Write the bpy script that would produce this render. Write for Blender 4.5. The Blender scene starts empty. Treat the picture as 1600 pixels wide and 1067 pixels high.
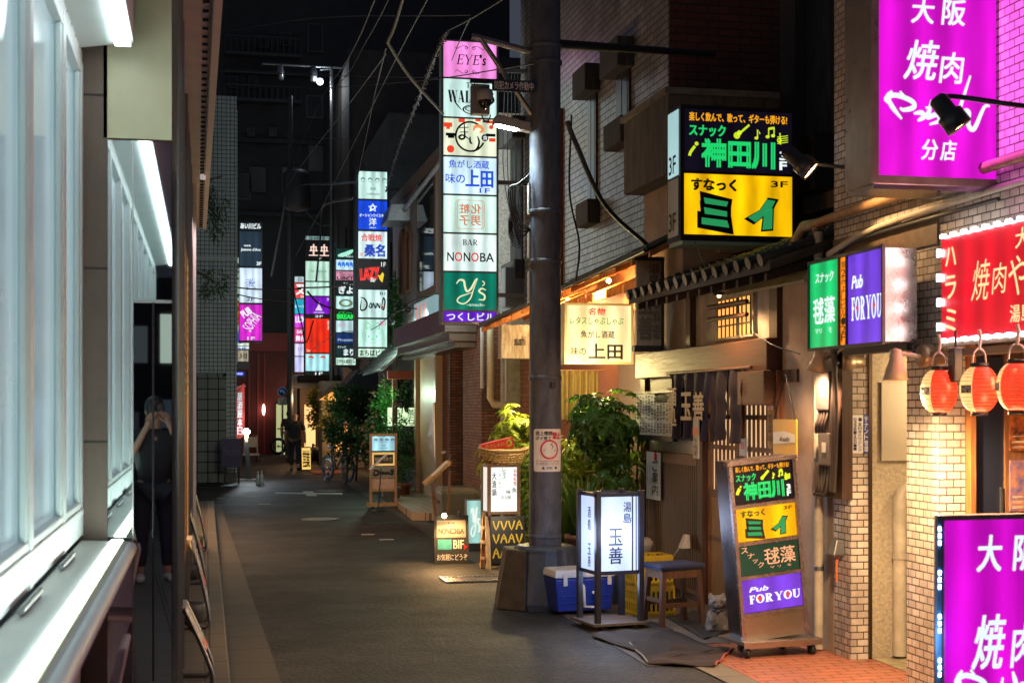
import bpy, bmesh, math, random
from mathutils import Vector, Matrix
random.seed(11)
sc = bpy.context.scene
COL = sc.collection
PI = math.pi
R = math.radians
sin, cos = math.sin, math.cos

# ------------------------------------------------------------------ camera, world, exposure
H, FPX = 1.8, 2222.2
AZ = math.atan(480 / FPX)
SA, CA = sin(AZ), cos(AZ)
cam_d = bpy.data.cameras.new('camera'); cam = bpy.data.objects.new('camera', cam_d); COL.objects.link(cam)
cam.location = (0, 0, H); cam.rotation_euler = (R(90), 0, -AZ)
cam_d.sensor_width = 36; cam_d.lens = 50; cam_d.shift_y = 103.5 / 1600
cam_d.clip_start = .02; cam_d.clip_end = 600
cam_d.dof.use_dof = True; cam_d.dof.focus_distance = 18; cam_d.dof.aperture_fstop = 5.0
sc.camera = cam
w = bpy.data.worlds.new('World'); sc.world = w; w.use_nodes = True
wn = w.node_tree.nodes; wl = w.node_tree.links
sky = wn.new('ShaderNodeTexSky'); sky.sky_type = 'NISHITA'; sky.sun_disc = False
sky.sun_elevation = R(-6); sky.sun_rotation = R(200)
bgn = wn['Background']
mixs = wn.new('ShaderNodeMixRGB'); mixs.inputs[0].default_value = .92      # city glow over the last of the night sky
mixs.inputs[2].default_value = (.20, .235, .33, 1)
wl.new(sky.outputs[0], mixs.inputs[1]); wl.new(mixs.outputs[0], bgn.inputs[0]); bgn.inputs[1].default_value = .10
sc.view_settings.view_transform = 'Standard'; sc.view_settings.look = 'None'
sc.view_settings.exposure = 1.25; sc.view_settings.gamma = 1
sc.render.engine = 'CYCLES'
cy = sc.cycles
cy.use_denoising = True
try: cy.denoiser = 'OPENIMAGEDENOISE'
except Exception: pass
cy.max_bounces = 6; cy.diffuse_bounces = 3; cy.glossy_bounces = 4; cy.transmission_bounces = 4
cy.sample_clamp_indirect = 4; cy.caustics_reflective = False; cy.caustics_refractive = False

# ------------------------------------------------------------------ pixel rays of the 1600x1067 photograph -> points of the place
def _x(u): return (u - 800) / FPX
def WD(u, v, D):
    x = _x(u); return Vector((D * (SA + x * CA), D * (CA - x * SA), H + (637 - v) / FPX * D))
def WY(u, v, Y): return WD(u, v, Y / (CA - _x(u) * SA))
def WX(u, v, X): return WD(u, v, X / (SA + _x(u) * CA))
def WZ(u, v, z=0): return WD(u, v, (H - z) * FPX / (v - 637))
def yX(u, X): return WX(u, 637, X).y

# ------------------------------------------------------------------ materials
def S(r, g, b):
    f = lambda c: (c / 255 / 12.92) if c <= 10 else ((c / 255 + .055) / 1.055) ** 2.4
    return (f(r), f(g), f(b))
_m = {}
def mat(name, col, rough=.6, metal=0.0, ns=0, amt=.35, bump=0, col2=None, coat=0, spec=.5, stretch=(1, 1, 1)):
    if name in _m: return _m[name]
    m = bpy.data.materials.new(name); m.use_nodes = True; _m[name] = m
    nt = m.node_tree; N = nt.nodes; L = nt.links; b = N['Principled BSDF']
    b.inputs['Base Color'].default_value = (*col, 1); b.inputs['Roughness'].default_value = rough
    b.inputs['Metallic'].default_value = metal; b.inputs['Coat Weight'].default_value = coat
    b.inputs['Specular IOR Level'].default_value = spec
    if ns:
        tc = N.new('ShaderNodeTexCoord'); mp = N.new('ShaderNodeMapping'); mp.inputs['Scale'].default_value = stretch
        L.new(tc.outputs['Object'], mp.inputs[0])
        n = N.new('ShaderNodeTexNoise'); n.inputs['Scale'].default_value = ns; n.inputs['Detail'].default_value = 6
        n.inputs['Roughness'].default_value = .65
        L.new(mp.outputs[0], n.inputs['Vector'])
        rp = N.new('ShaderNodeValToRGB'); rp.color_ramp.elements[0].position = .32; rp.color_ramp.elements[1].position = .68
        c2 = col2 or tuple(c * (1 - amt) for c in col)
        rp.color_ramp.elements[0].color = (*c2, 1); rp.color_ramp.elements[1].color = (*col, 1)
        L.new(n.outputs['Fac'], rp.inputs[0]); L.new(rp.outputs[0], b.inputs['Base Color'])
        mr = N.new('ShaderNodeMapRange'); mr.inputs[3].default_value = max(.05, rough - .12); mr.inputs[4].default_value = min(1, rough + .15)
        L.new(n.outputs['Fac'], mr.inputs[0]); L.new(mr.outputs[0], b.inputs['Roughness'])
        if bump:
            bp = N.new('ShaderNodeBump'); bp.inputs['Strength'].default_value = bump; bp.inputs['Distance'].default_value = .02
            L.new(n.outputs['Fac'], bp.inputs['Height']); L.new(bp.outputs[0], b.inputs['Normal'])
    return m
def brick(name, c1, c2, mort, bw, bh, ms=.006, rough=.35, off=.5, dirt=.4, dcol=(.04, .035, .03), bump=.5, flat=False, dscale=1.3):
    if name in _m: return _m[name]
    m = bpy.data.materials.new(name); m.use_nodes = True; _m[name] = m
    nt = m.node_tree; N = nt.nodes; L = nt.links; b = N['Principled BSDF']
    tc = N.new('ShaderNodeTexCoord'); sp = N.new('ShaderNodeSeparateXYZ'); L.new(tc.outputs['Object'], sp.inputs[0])
    cb = N.new('ShaderNodeCombineXYZ')
    if flat:
        L.new(sp.outputs[0], cb.inputs[0]); L.new(sp.outputs[1], cb.inputs[1])
    else:
        ad = N.new('ShaderNodeMath'); ad.operation = 'SUBTRACT'; L.new(sp.outputs[0], ad.inputs[0]); L.new(sp.outputs[1], ad.inputs[1])
        L.new(ad.outputs[0], cb.inputs[0]); L.new(sp.outputs[2], cb.inputs[1])
    bt = N.new('ShaderNodeTexBrick'); bt.offset = off; bt.inputs['Scale'].default_value = 1
    bt.inputs['Brick Width'].default_value = bw; bt.inputs['Row Height'].default_value = bh
    bt.inputs['Mortar Size'].default_value = ms; bt.inputs['Mortar Smooth'].default_value = .15
    bt.inputs['Color1'].default_value = (*c1, 1); bt.inputs['Color2'].default_value = (*c2, 1); bt.inputs['Mortar'].default_value = (*mort, 1)
    L.new(cb.outputs[0], bt.inputs['Vector'])
    n = N.new('ShaderNodeTexNoise'); n.inputs['Scale'].default_value = dscale; n.inputs['Detail'].default_value = 8; n.inputs['Roughness'].default_value = .7
    mp = N.new('ShaderNodeMapping'); mp.inputs['Scale'].default_value = (1, 1, .45); L.new(tc.outputs['Object'], mp.inputs[0]); L.new(mp.outputs[0], n.inputs['Vector'])
    mr = N.new('ShaderNodeMapRange'); mr.inputs[1].default_value = .42; mr.inputs[2].default_value = .72; mr.inputs[4].default_value = dirt
    L.new(n.outputs['Fac'], mr.inputs[0])
    mx = N.new('ShaderNodeMixRGB'); mx.inputs[2].default_value = (*dcol, 1); L.new(mr.outputs[0], mx.inputs[0]); L.new(bt.outputs['Color'], mx.inputs[1])
    L.new(mx.outputs[0], b.inputs['Base Color'])
    rr = N.new('ShaderNodeMapRange'); rr.inputs[3].default_value = rough; rr.inputs[4].default_value = .85; L.new(bt.outputs['Fac'], rr.inputs[0]); L.new(rr.outputs[0], b.inputs['Roughness'])
    bp = N.new('ShaderNodeBump'); bp.invert = True; bp.inputs['Strength'].default_value = bump; bp.inputs['Distance'].default_value = .008
    L.new(bt.outputs['Fac'], bp.inputs['Height']); L.new(bp.outputs[0], b.inputs['Normal'])
    return m
def wood(name, col, rough=.55, sc_=6, amt=.5, axis='z', bump=.25):
    st = {'z': (6, 6, .5), 'y': (6, .5, 6), 'x': (.5, 6, 6)}[axis]
    return mat(name, col, rough, 0, sc_, amt, bump, stretch=st)
def em(col, s=1.0, light=True, uneven=0.0, rough=.35):
    """backlit acrylic or a lit lamp surface: gives off light of this colour"""
    if s < 2: s *= 2 ** -1.25        # panels are given as they look at this exposure
    key = 'lit_%02x%02x%02x_%d_%d%d' % (*[int(max(0, min(1, c)) * 255) for c in col], int(s * 1000), light, int(uneven * 10))
    if key in _m: return _m[key]
    m = bpy.data.materials.new(key); m.use_nodes = True; _m[key] = m
    N = m.node_tree.nodes; L = m.node_tree.links; b = N['Principled BSDF']
    b.inputs['Base Color'].default_value = (*[c * .25 for c in col], 1); b.inputs['Roughness'].default_value = rough
    b.inputs['Emission Color'].default_value = (*col, 1); b.inputs['Emission Strength'].default_value = s
    if uneven:      # fluorescent tubes behind the acrylic: soft vertical bands, slightly grimy sheet
        tc = N.new('ShaderNodeTexCoord'); n = N.new('ShaderNodeTexNoise'); n.inputs['Scale'].default_value = 2.2; n.inputs['Detail'].default_value = 5
        mp = N.new('ShaderNodeMapping'); mp.inputs['Scale'].default_value = (2.5, 1, .6); L.new(tc.outputs['Object'], mp.inputs[0]); L.new(mp.outputs[0], n.inputs['Vector'])
        mr = N.new('ShaderNodeMapRange'); mr.inputs[1].default_value = .3; mr.inputs[2].default_value = .7
        mr.inputs[3].default_value = s * (1 - uneven); mr.inputs[4].default_value = s * (1 + uneven * .4)
        L.new(n.outputs['Fac'], mr.inputs[0])
        wv = N.new('ShaderNodeTexWave'); wv.wave_type = 'BANDS'; wv.bands_direction = 'X'; wv.inputs['Scale'].default_value = 1.45; wv.inputs['Distortion'].default_value = .35; wv.inputs['Detail'].default_value = 0
        L.new(tc.outputs['Object'], wv.inputs['Vector'])
        m2 = N.new('ShaderNodeMapRange'); m2.inputs[3].default_value = 1 - uneven * .75; m2.inputs[4].default_value = 1 + uneven * .35; L.new(wv.outputs['Fac'], m2.inputs[0])
        ml = N.new('ShaderNodeMath'); ml.operation = 'MULTIPLY'; L.new(mr.outputs[0], ml.inputs[0]); L.new(m2.outputs[0], ml.inputs[1]); L.new(ml.outputs[0], b.inputs['Emission Strength'])
    m.cycles.emission_sampling = 'AUTO' if light else 'NONE'
    return m
def ink(r, g, b): return em(S(r, g, b), 1.0, False)
def dark(r, g, b): return mat('ink_%d_%d_%d' % (r, g, b), S(r, g, b), .5)

# ------------------------------------------------------------------ mesh builder
def _catmull(pts, k=6):
    pts = [Vector(p) for p in pts]
    if len(pts) < 3: return pts
    P = [pts[0] * 2 - pts[1]] + pts + [pts[-1] * 2 - pts[-2]]; out = []
    for i in range(1, len(P) - 2):
        a, b, c, d = P[i - 1], P[i], P[i + 1], P[i + 2]
        for j in range(k):
            t = j / k
            out.append(.5 * ((2 * b) + (c - a) * t + (2 * a - 5 * b + 4 * c - d) * t * t + (3 * b - a - 3 * c + d) * t ** 3))
    out.append(pts[-1]); return out
_tc = {}
def glyphs(s, shear):
    key = (s, shear)
    if key not in _tc:
        c = bpy.data.curves.new('txt', 'FONT'); c.body = s; c.size = 1; c.shear = shear; c.resolution_u = 3
        o = bpy.data.objects.new('txt', c); COL.objects.link(o)
        me = bpy.data.meshes.new_from_object(o.evaluated_get(bpy.context.evaluated_depsgraph_get()))
        vs = [(v.co.x, v.co.y) for v in me.vertices]; fs = [tuple(p.vertices) for p in me.polygons]
        bpy.data.objects.remove(o); bpy.data.curves.remove(c); bpy.data.meshes.remove(me)
        _tc[key] = (vs, fs)
    return _tc[key]
class MB:
    def __init__(s): s.v = []; s.f = []; s.s = []
    def add(s, vs, fs, sm=False):
        o = len(s.v); s.v += [tuple(v) for v in vs]
        for f in fs: s.f.append(tuple(i + o for i in f)); s.s.append(sm)
        return s
    def box(s, x0, y0, z0, x1, y1, z1):
        x0, x1 = sorted((x0, x1)); y0, y1 = sorted((y0, y1)); z0, z1 = sorted((z0, z1))
        return s.hexa([(x0, y0, z0), (x1, y0, z0), (x1, y1, z0), (x0, y1, z0), (x0, y0, z1), (x1, y0, z1), (x1, y1, z1), (x0, y1, z1)])
    def hexa(s, p): return s.add(p, [(0, 3, 2, 1), (4, 5, 6, 7), (0, 1, 5, 4), (1, 2, 6, 5), (2, 3, 7, 6), (3, 0, 4, 7)])
    def quad(s, *p): return s.add(p, [tuple(range(len(p)))])
    def slab(s, p, t):
        """convex polygon p given a thickness vector t"""
        n = len(p); t = Vector(t); a = [Vector(q) for q in p]; b = [q + t for q in a]
        return s.add(a + b, [tuple(range(n))[::-1], tuple(range(n, 2 * n))] + [(i, (i + 1) % n, n + (i + 1) % n, n + i) for i in range(n)])
    def tube(s, pts, r, n=8, cap=True, smooth=True, k=0):
        P = _catmull(pts, k) if k else [Vector(p) for p in pts]
        rs = r if isinstance(r, (list, tuple)) else [r] * len(P)
        if len(rs) != len(P): rs = [rs[0] + (rs[-1] - rs[0]) * i / (len(P) - 1) for i in range(len(P))]
        vs = []; up = None
        for i, p in enumerate(P):
            d = (P[min(i + 1, len(P) - 1)] - P[max(i - 1, 0)]).normalized()
            if up is None:
                up = Vector((0, 0, 1)) if abs(d.z) < .9 else Vector((1, 0, 0))
            e = (up - d * up.dot(d)).normalized(); f = d.cross(e); up = e
            vs += [p + e * (rs[i] * cos(2 * PI * j / n)) + f * (rs[i] * sin(2 * PI * j / n)) for j in range(n)]
        fs = [(i * n + j, i * n + (j + 1) % n, (i + 1) * n + (j + 1) % n, (i + 1) * n + j) for i in range(len(P) - 1) for j in range(n)]
        s.add(vs, fs, smooth)
        if cap:
            s.add(vs[:n], [tuple(range(n))[::-1]]); s.add(vs[-n:], [tuple(range(n))])
        return s
    def lathe(s, prof, cx=0, cy=0, n=20, ax=None, smooth=True):
        """profile of (r, z); ax turns the result (Matrix)"""
        vs = []
        for r, z in prof:
            for j in range(n):
                p = Vector((cx + r * cos(2 * PI * j / n), cy + r * sin(2 * PI * j / n), z)); vs.append(ax @ p if ax else p)
        fs = [(i * n + j, i * n + (j + 1) % n, (i + 1) * n + (j + 1) % n, (i + 1) * n + j) for i in range(len(prof) - 1) for j in range(n)]
        return s.add(vs, fs, smooth)
    def ball(s, c, r, n=12, m=8):
        rx, ry, rz = r if isinstance(r, (list, tuple)) else (r, r, r); vs = []
        for i in range(m + 1):
            t = PI * i / m
            for j in range(n): vs.append((c[0] + rx * sin(t) * cos(2 * PI * j / n), c[1] + ry * sin(t) * sin(2 * PI * j / n), c[2] - rz * cos(t)))
        return s.add(vs, [(i * n + j, i * n + (j + 1) % n, (i + 1) * n + (j + 1) % n, (i + 1) * n + j) for i in range(m) for j in range(n)], True)
    def text(s, t, x0, z0, x1, z1, y=-.004, bold=.012, shear=0, flip=False, rot=0):
        """letters of t filling the box x0..x1, z0..z1 of the plane y"""
        vs, fs = glyphs(t, shear)
        if not vs: return s
        ax = min(v[0] for v in vs); bx = max(v[0] for v in vs); az = min(v[1] for v in vs); bz = max(v[1] for v in vs)
        kx = (x1 - x0) / max(1e-6, bx - ax); kz = (z1 - z0) / max(1e-6, bz - az)
        cx = (x0 + x1) / 2; cz = (z0 + z1) / 2; cr, sr = cos(rot), sin(rot)
        bb = max(0, bold) * kz
        for q, (ox, oz) in enumerate([(0, 0)] if bb == 0 else [(-bb, -bb * .7), (bb, -bb * .7), (-bb, bb * .7), (bb, bb * .7)]):
            out = []
            for a, b in vs:
                X = (a - ax) * kx + x0 - cx + ox; Z = (b - az) * kz + z0 - cz + oz
                if flip: X = -X
                out.append((cx + X * cr - Z * sr, y - .00012 * q, cz + X * sr + Z * cr))
            s.add(out, fs)
        return s
    def vtext(s, t, x0, z0, x1, z1, y=-.004, bold=.012, gap=.1):
        n = len(t); h = (z1 - z0) / n
        for i, ch in enumerate(t):
            if ch == ' ': continue
            if ch in 'ー-': s.box(x0 + (x1 - x0) * .42, y - .0005, z1 - h * (i + .9), x0 + (x1 - x0) * .58, y, z1 - h * (i + .1)); continue
            s.text(ch, x0, z1 - h * (i + 1 - gap / 2), x1, z1 - h * (i + gap / 2), y, bold)
        return s
    def stroke(s, pts, w, y=-.004, k=6, taper=True):
        """a brush stroke in the x-z plane"""
        P = _catmull([(a, 0, b) for a, b in pts], k); n = len(P); vs = []
        for i, p in enumerate(P):
            d = (P[min(i + 1, n - 1)] - P[max(i - 1, 0)]).normalized(); nn = Vector((-d.z, 0, d.x))
            ww = w * (.5 if not taper else .5 * min(1, .45 + 2.2 * min(i, n - 1 - i) / n))
            vs += [(p.x + nn.x * ww, y, p.z + nn.z * ww), (p.x - nn.x * ww, y, p.z - nn.z * ww)]
        return s.add(vs, [(2 * i, 2 * i + 1, 2 * i + 3, 2 * i + 2) for i in range(n - 1)])
    def ring(s, cx, cz, ra, rb, y=-.004, a0=0, a1=2 * PI, n=28, sx=1):
        vs = []
        for i in range(n + 1):
            t = a0 + (a1 - a0) * i / n
            vs += [(cx + ra * cos(t) * sx, y, cz + ra * sin(t)), (cx + rb * cos(t) * sx, y, cz + rb * sin(t))]
        return s.add(vs, [(2 * i, 2 * i + 1, 2 * i + 3, 2 * i + 2) for i in range(n)])
    def disc(s, cx, cz, r, y=-.004, n=24, sx=1):
        return s.add([(cx + r * sx * cos(2 * PI * i / n), y, cz + r * sin(2 * PI * i / n)) for i in range(n)], [tuple(range(n))])
    def poly(s, pts, y=-.004): return s.add([(a, y, b) for a, b in pts], [tuple(range(len(pts)))])
    def scribble(s, x0, z0, x1, z1, n, y=-.004, w=.004, rng=random):
        """handwriting too small to read: a column of short brush marks"""
        h = (z1 - z0) / n; cw = x1 - x0
        for i in range(n):
            c = z1 - h * (i + .5)
            for q in range(4):
                a, b = x0 + rng.random() * cw, c + (rng.random() - .5) * h * .75
                if rng.random() < .55: s.stroke([(x0 + cw * .1 * rng.random(), b), (x1 - cw * .1 * rng.random(), b + h * .08)], w, y, 1, False)
                else: s.stroke([(a, c + h * .36), (a + (rng.random() - .5) * cw * .5, c - h * .36)], w, y, 1, False)
        return s
    def move(s, M):
        s.v = [tuple(M @ Vector(v)) for v in s.v]; return s
    def build(s, name, m, parent=None, bev=0, loc=None):
        me = bpy.data.meshes.new(name); me.from_pydata(s.v, [], s.f)
        me.polygons.foreach_set('use_smooth', s.s)
        if bev:
            bm = bmesh.new(); bm.from_mesh(me)
            bmesh.ops.remove_doubles(bm, verts=bm.verts, dist=1e-5)
            es = [e for e in bm.edges if len(e.link_faces) == 2 and e.calc_face_angle(0) > .6]
            bmesh.ops.bevel(bm, geom=es, offset=bev, segments=2, affect='EDGES', profile=.6, clamp_overlap=True); bm.to_mesh(me); bm.free()
        me.materials.append(m); o = bpy.data.objects.new(name, me); COL.objects.link(o)
        if parent: o.parent = parent
        if loc: o.location = loc
        return o
def thing(name, label, cat, loc=(0, 0, 0), rz=0, group=None):
    o = bpy.data.objects.new(name, None); COL.objects.link(o); o.empty_display_size = .1
    o.location = loc; o.rotation_euler = (0, 0, rz); o['label'] = label; o['category'] = cat
    if group: o['group'] = group
    return o
def tag(o, label, cat, group=None):
    o['label'] = label; o['category'] = cat
    if group: o['group'] = group
    return o
def struct(o, kind='structure', label=None, cat=None):
    o['kind'] = kind
    if label: o['label'] = label
    if cat: o['category'] = cat
    return o
def copy_tree(o, parent=None):
    c = o.copy(); COL.objects.link(c)
    if parent: c.parent = parent
    for ch in o.children: copy_tree(ch, c)
    return c
def lamp(kind, parent, loc, power, col, aim=None, angle=80, size=.05, blend=.5):
    d = bpy.data.lights.new('lamp_light', kind); d.energy = power; d.color = col
    d.shadow_soft_size = size
    if kind == 'SPOT': d.spot_size = R(angle); d.spot_blend = blend
    o = bpy.data.objects.new('lamp_light', d); COL.objects.link(o); o.location = loc
    if aim is not None: o.rotation_euler = Vector(aim).to_track_quat('-Z', 'Y').to_euler()
    if parent: o.parent = parent
    return o
def arealamp(parent, loc, w_, h_, power, col, back=False):
    d = bpy.data.lights.new('lamp_light', 'AREA'); d.shape = 'RECTANGLE'; d.size = w_; d.size_y = h_; d.energy = power; d.color = col
    o = bpy.data.objects.new('lamp_light', d); COL.objects.link(o); o.location = loc; o.rotation_euler = (R(90 if back else -90), 0, 0); o.parent = parent; return o
WARM = (1, .62, .28); COOL = (.82, .93, 1)
# Roman capitals with serifs (the built-in font has none)
def roman(mb, s, x0, z0, x1, z1, y=-.004, T=.2, t=.07, gap=.08, slant=0, scale={}):
    W = {'E': .72, 'F': .68, 'Y': .95, 'A': .95, 'B': .78, 'R': .85, 'N': .98, 'O': .98, 'U': .9, 'P': .72, 'T': .85, 'H': .95, 'W': 1.35, 'L': .7, 'S': .62, 'D': .9, 'I': .35, ' ': .3, 'u': .7}
    tot = sum(W[c] for c in s) + gap * (len(s) - 1); k = (x1 - x0) / tot; h0 = z1 - z0
    x = 0
    for c in s:
        wd = W[c]; f = scale.get(c, 1.0)
        def q(*p):
            mb.add([(x0 + (x + a) * k + slant * h0 * b * f, y, z0 + b * h0 * f + (1 - f) * h0 * .0) for a, b in p], [tuple(range(len(p)))])
        def r(a, b, c_, d): q((a, b), (c_, b), (c_, d), (a, d))
        def stem(a, T=T, lo=0, hi=1, s0=True, s1=True):
            r(a, lo, a + T, hi)
            if s0: r(a - .09, lo, a + T + .09, lo + t * .6)
            if s1: r(a - .09, hi - t * .6, a + T + .09, hi)
        def diag(a, b, T, lo=0, hi=1): q((a, lo), (a + T, lo), (b + T, hi), (b, hi))
        def bowl(a, lo, hi, wr, th=T):
            n = 10; cz = (lo + hi) / 2; ro = (hi - lo) / 2
            for i in range(n):
                u0 = -PI / 2 + PI * i / n; u1 = -PI / 2 + PI * (i + 1) / n
                q((a + wr * cos(u0), cz + ro * sin(u0)), (a + wr * cos(u1), cz + ro * sin(u1)), (a + (wr - th) * cos(u1), cz + (ro - t) * sin(u1)), (a + (wr - th) * cos(u0), cz + (ro - t) * sin(u0)))
        def hb(a, b, zc): r(a, zc - t / 2, b, zc + t / 2)
        if c in 'EFL':
            stem(.09)
            if c != 'L': hb(.1, wd, 1 - t / 2); q((wd - t, .72), (wd, .72), (wd, 1), (wd - t, 1)); hb(.1, wd - .14, .53); r(wd - .2, .42, wd - .14, .64)
            if c != 'F': hb(.1, wd, t / 2); r(wd - t, 0, wd, .28)
        elif c == 'Y': diag(wd / 2 - T / 2, .02, T, .45, 1); diag(wd / 2, wd - .16, t, .45, 1); stem(wd / 2 - T / 2, T, 0, .47, True, False); r(-.05, 1 - t * .6, .3, 1); r(wd - .3, 1 - t * .6, wd + .05, 1)
        elif c == 'A': diag(.08, wd / 2 - .08, t); diag(wd - .06 - T, wd / 2 - T / 2 - .02, T); hb(.2, wd - .25, .3); r(-.05, 0, .24, t * .6); r(wd - .36, 0, wd + .04, t * .6)
        elif c in 'BRPD':
            stem(.09)
            if c == 'D': bowl(.2, 0, 1, wd - .2)
            else: bowl(.3, .48, 1, wd - .36); hb(.2, .34, 1 - t / 2); hb(.2, .34, .48 + t / 2)
            if c == 'B': bowl(.3, 0, .52, wd - .3); hb(.2, .34, t / 2)
            if c == 'R': diag(wd - T, .3, T, 0, .5); r(wd - .3, 0, wd + .08, t * .6)
        elif c == 'N': r(.1, 0, .1 + t, 1); diag(wd - .12 - T + .04, .06, T); r(wd - .14, 0, wd - .14 + t, 1); r(-.02, 0, .26, t * .6); r(-.05, 1 - t * .6, .2, 1); r(wd - .28, 1 - t * .6, wd + .02, 1)
        elif c == 'O' or c == 'D':
            n = 24
            for i in range(n):
                u0 = 2 * PI * i / n; u1 = 2 * PI * (i + 1) / n; c0 = wd / 2
                q((c0 + c0 * cos(u0), .5 + .52 * sin(u0)), (c0 + c0 * cos(u1), .5 + .52 * sin(u1)), (c0 + (c0 - T) * cos(u1), .5 + (.52 - t) * sin(u1)), (c0 + (c0 - T) * cos(u0), .5 + (.52 - t) * sin(u0)))
        elif c == 'U':
            stem(.09, T, .28, 1, False); r(wd - .17, .28, wd - .17 + t, 1); r(wd - .3, 1 - t * .6, wd + .02, 1)
            n = 10; c0 = (.09 + wd - .1) / 2; ro = c0 - .09
            for i in range(n):
                u0 = PI + PI * i / n; u1 = PI + PI * (i + 1) / n
                q((c0 + ro * cos(u0), .28 + .29 * sin(u0)), (c0 + ro * cos(u1), .28 + .29 * sin(u1)), (c0 + (ro - T * .7) * cos(u1), .28 + (.29 - t) * sin(u1)), (c0 + (ro - T * .7) * cos(u0), .28 + (.29 - t) * sin(u0)))
        elif c == 'T': stem(wd / 2 - T / 2, T, 0, 1, True, False); hb(0, wd, 1 - t / 2); r(0, .76, t, 1); r(wd - t, .76, wd, 1)
        elif c == 'H': stem(.09); stem(wd - .09 - T); hb(.2, wd - .2, .5)
        elif c == 'I': stem(.08)
        elif c == 'W': diag(.32, .03, T); diag(.36, .62, t); diag(.92, .52, T); diag(.98, wd - .12, t); r(-.05, 1 - t * .6, .32, 1); r(wd - .3, 1 - t * .6, wd + .05, 1)
        elif c == 'S':
            mb.text('S', x0 + x * k, z0, x0 + (x + wd) * k, z0 + h0 * f, y, .02)
        x += wd + gap
    return mb

# ------------------------------------------------------------------ shared materials
def asphalt_mat():
    m = mat('asphalt', (.03, .029, .028), .75, spec=.3); N = m.node_tree.nodes; L = m.node_tree.links; b = N['Principled BSDF']
    tc = N.new('ShaderNodeTexCoord')
    v = N.new('ShaderNodeTexVoronoi'); v.inputs['Scale'].default_value = 34; L.new(tc.outputs['Object'], v.inputs['Vector'])
    n = N.new('ShaderNodeTexNoise'); n.inputs['Scale'].default_value = .8; n.inputs['Detail'].default_value = 10; n.inputs['Roughness'].default_value = .7; L.new(tc.outputs['Object'], n.inputs['Vector'])
    f = N.new('ShaderNodeTexNoise'); f.inputs['Scale'].default_value = 90; f.inputs['Detail'].default_value = 3; L.new(tc.outputs['Object'], f.inputs['Vector'])
    r1 = N.new('ShaderNodeValToRGB'); r1.color_ramp.elements[0].position = .4; r1.color_ramp.elements[1].position = .62    # worn and patched areas
    r1.color_ramp.elements[0].color = (.005, .005, .005, 1); r1.color_ramp.elements[1].color = (.02, .0185, .017, 1); L.new(n.outputs['Fac'], r1.inputs[0])
    r2 = N.new('ShaderNodeValToRGB'); r2.color_ramp.elements[0].position = .0; r2.color_ramp.elements[1].position = .75      # single pale stones
    r2.color_ramp.elements[0].color = (.35, .35, .35, 1); r2.color_ramp.elements[1].color = (1.7, 1.7, 1.7, 1); L.new(v.outputs['Color'], r2.inputs[0])
    r3 = N.new('ShaderNodeValToRGB'); r3.color_ramp.elements[0].position = .6; r3.color_ramp.elements[1].position = .72
    r3.color_ramp.elements[0].color = (0, 0, 0, 1); r3.color_ramp.elements[1].color = (.07, .068, .065, 1); L.new(f.outputs['Fac'], r3.inputs[0])
    m1 = N.new('ShaderNodeMixRGB'); m1.blend_type = 'MULTIPLY'; m1.inputs[0].default_value = 1; L.new(r1.outputs[0], m1.inputs[1]); L.new(r2.outputs[0], m1.inputs[2])
    m2 = N.new('ShaderNodeMixRGB'); m2.blend_type = 'ADD'; m2.inputs[0].default_value = 1; L.new(m1.outputs[0], m2.inputs[1]); L.new(r3.outputs[0], m2.inputs[2])
    L.new(m2.outputs[0], b.inputs['Base Color'])
    mr = N.new('ShaderNodeMapRange'); mr.inputs[3].default_value = .85; mr.inputs[4].default_value = .5; L.new(n.outputs['Fac'], mr.inputs[0]); L.new(mr.outputs[0], b.inputs['Roughness'])
    bp = N.new('ShaderNodeBump'); bp.inputs['Strength'].default_value = .6; bp.inputs['Distance'].default_value = .008; L.new(v.outputs['Distance'], bp.inputs['Height']); L.new(bp.outputs[0], b.inputs['Normal'])
    return m
asphalt = asphalt_mat()
ground_m = mat('ground_asphalt', (.04, .039, .038), .6, 0, 60, .4, .3)
concrete = mat('concrete', (.25, .23, .2), .8, 0, 7, .45, .4)
gutter_m = brick('gutter_concrete', (.062, .055, .048), (.046, .041, .036), (.05, .045, .04), 9, .6, .012, .7, 0, .5, (.06, .05, .045), .4, True, 5)
kerb_m = brick('kerb_concrete', (.14, .12, .1), (.11, .095, .08), (.06, .05, .045), 9, .6, .01, .7, 0, .5, (.08, .07, .06), .4, True, 6)
pave_m = brick('pavement_slabs', (.12, .09, .075), (.1, .08, .07), (.05, .04, .035), .3, .3, .006, .6, 0, .4, (.05, .045, .04), .4, True, 4)
redtile = brick('red_floor_tile', (.36, .12, .07), (.3, .095, .055), (.09, .05, .035), .2, .1, .006, .42, .5, .35, (.1, .05, .04), .5, True, 3)
whitetile = brick('cream_tile', (.68, .6, .52), (.48, .4, .34), (.05, .042, .038), .1, .05, .0046, .25, .5, .85, (.13, .095, .075), .5, False, 1.7)
whitetile2 = brick('grimy_white_tile', (.38, .38, .375), (.24, .235, .23), (.04, .036, .034), .24, .082, .006, .35, .5, .9, (.06, .05, .043), .5, False, 1.1)
gridtile = brick('grey_square_tile', (.52, .57, .58), (.46, .5, .52), (.05, .055, .06), .1, .1, .008, .3, 0, .4, (.12, .12, .12), .5)
darkbrick = brick('dark_red_brick', (.22, .07, .055), (.16, .05, .042), (.06, .035, .03), .24, .08, .007, .6, .5, .5, (.03, .02, .018))
roughbrick = brick('split_face_brick', (.20, .085, .05), (.09, .04, .026), (.05, .028, .02), .19, .05, .008, .75, .5, .5, (.07, .03, .02), 1.0, False, 4)
redbrick = brick('orange_brick', (.2, .075, .045), (.13, .05, .032), (.1, .06, .04), .22, .07, .008, .6, .5, .4, (.1, .05, .03))
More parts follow.
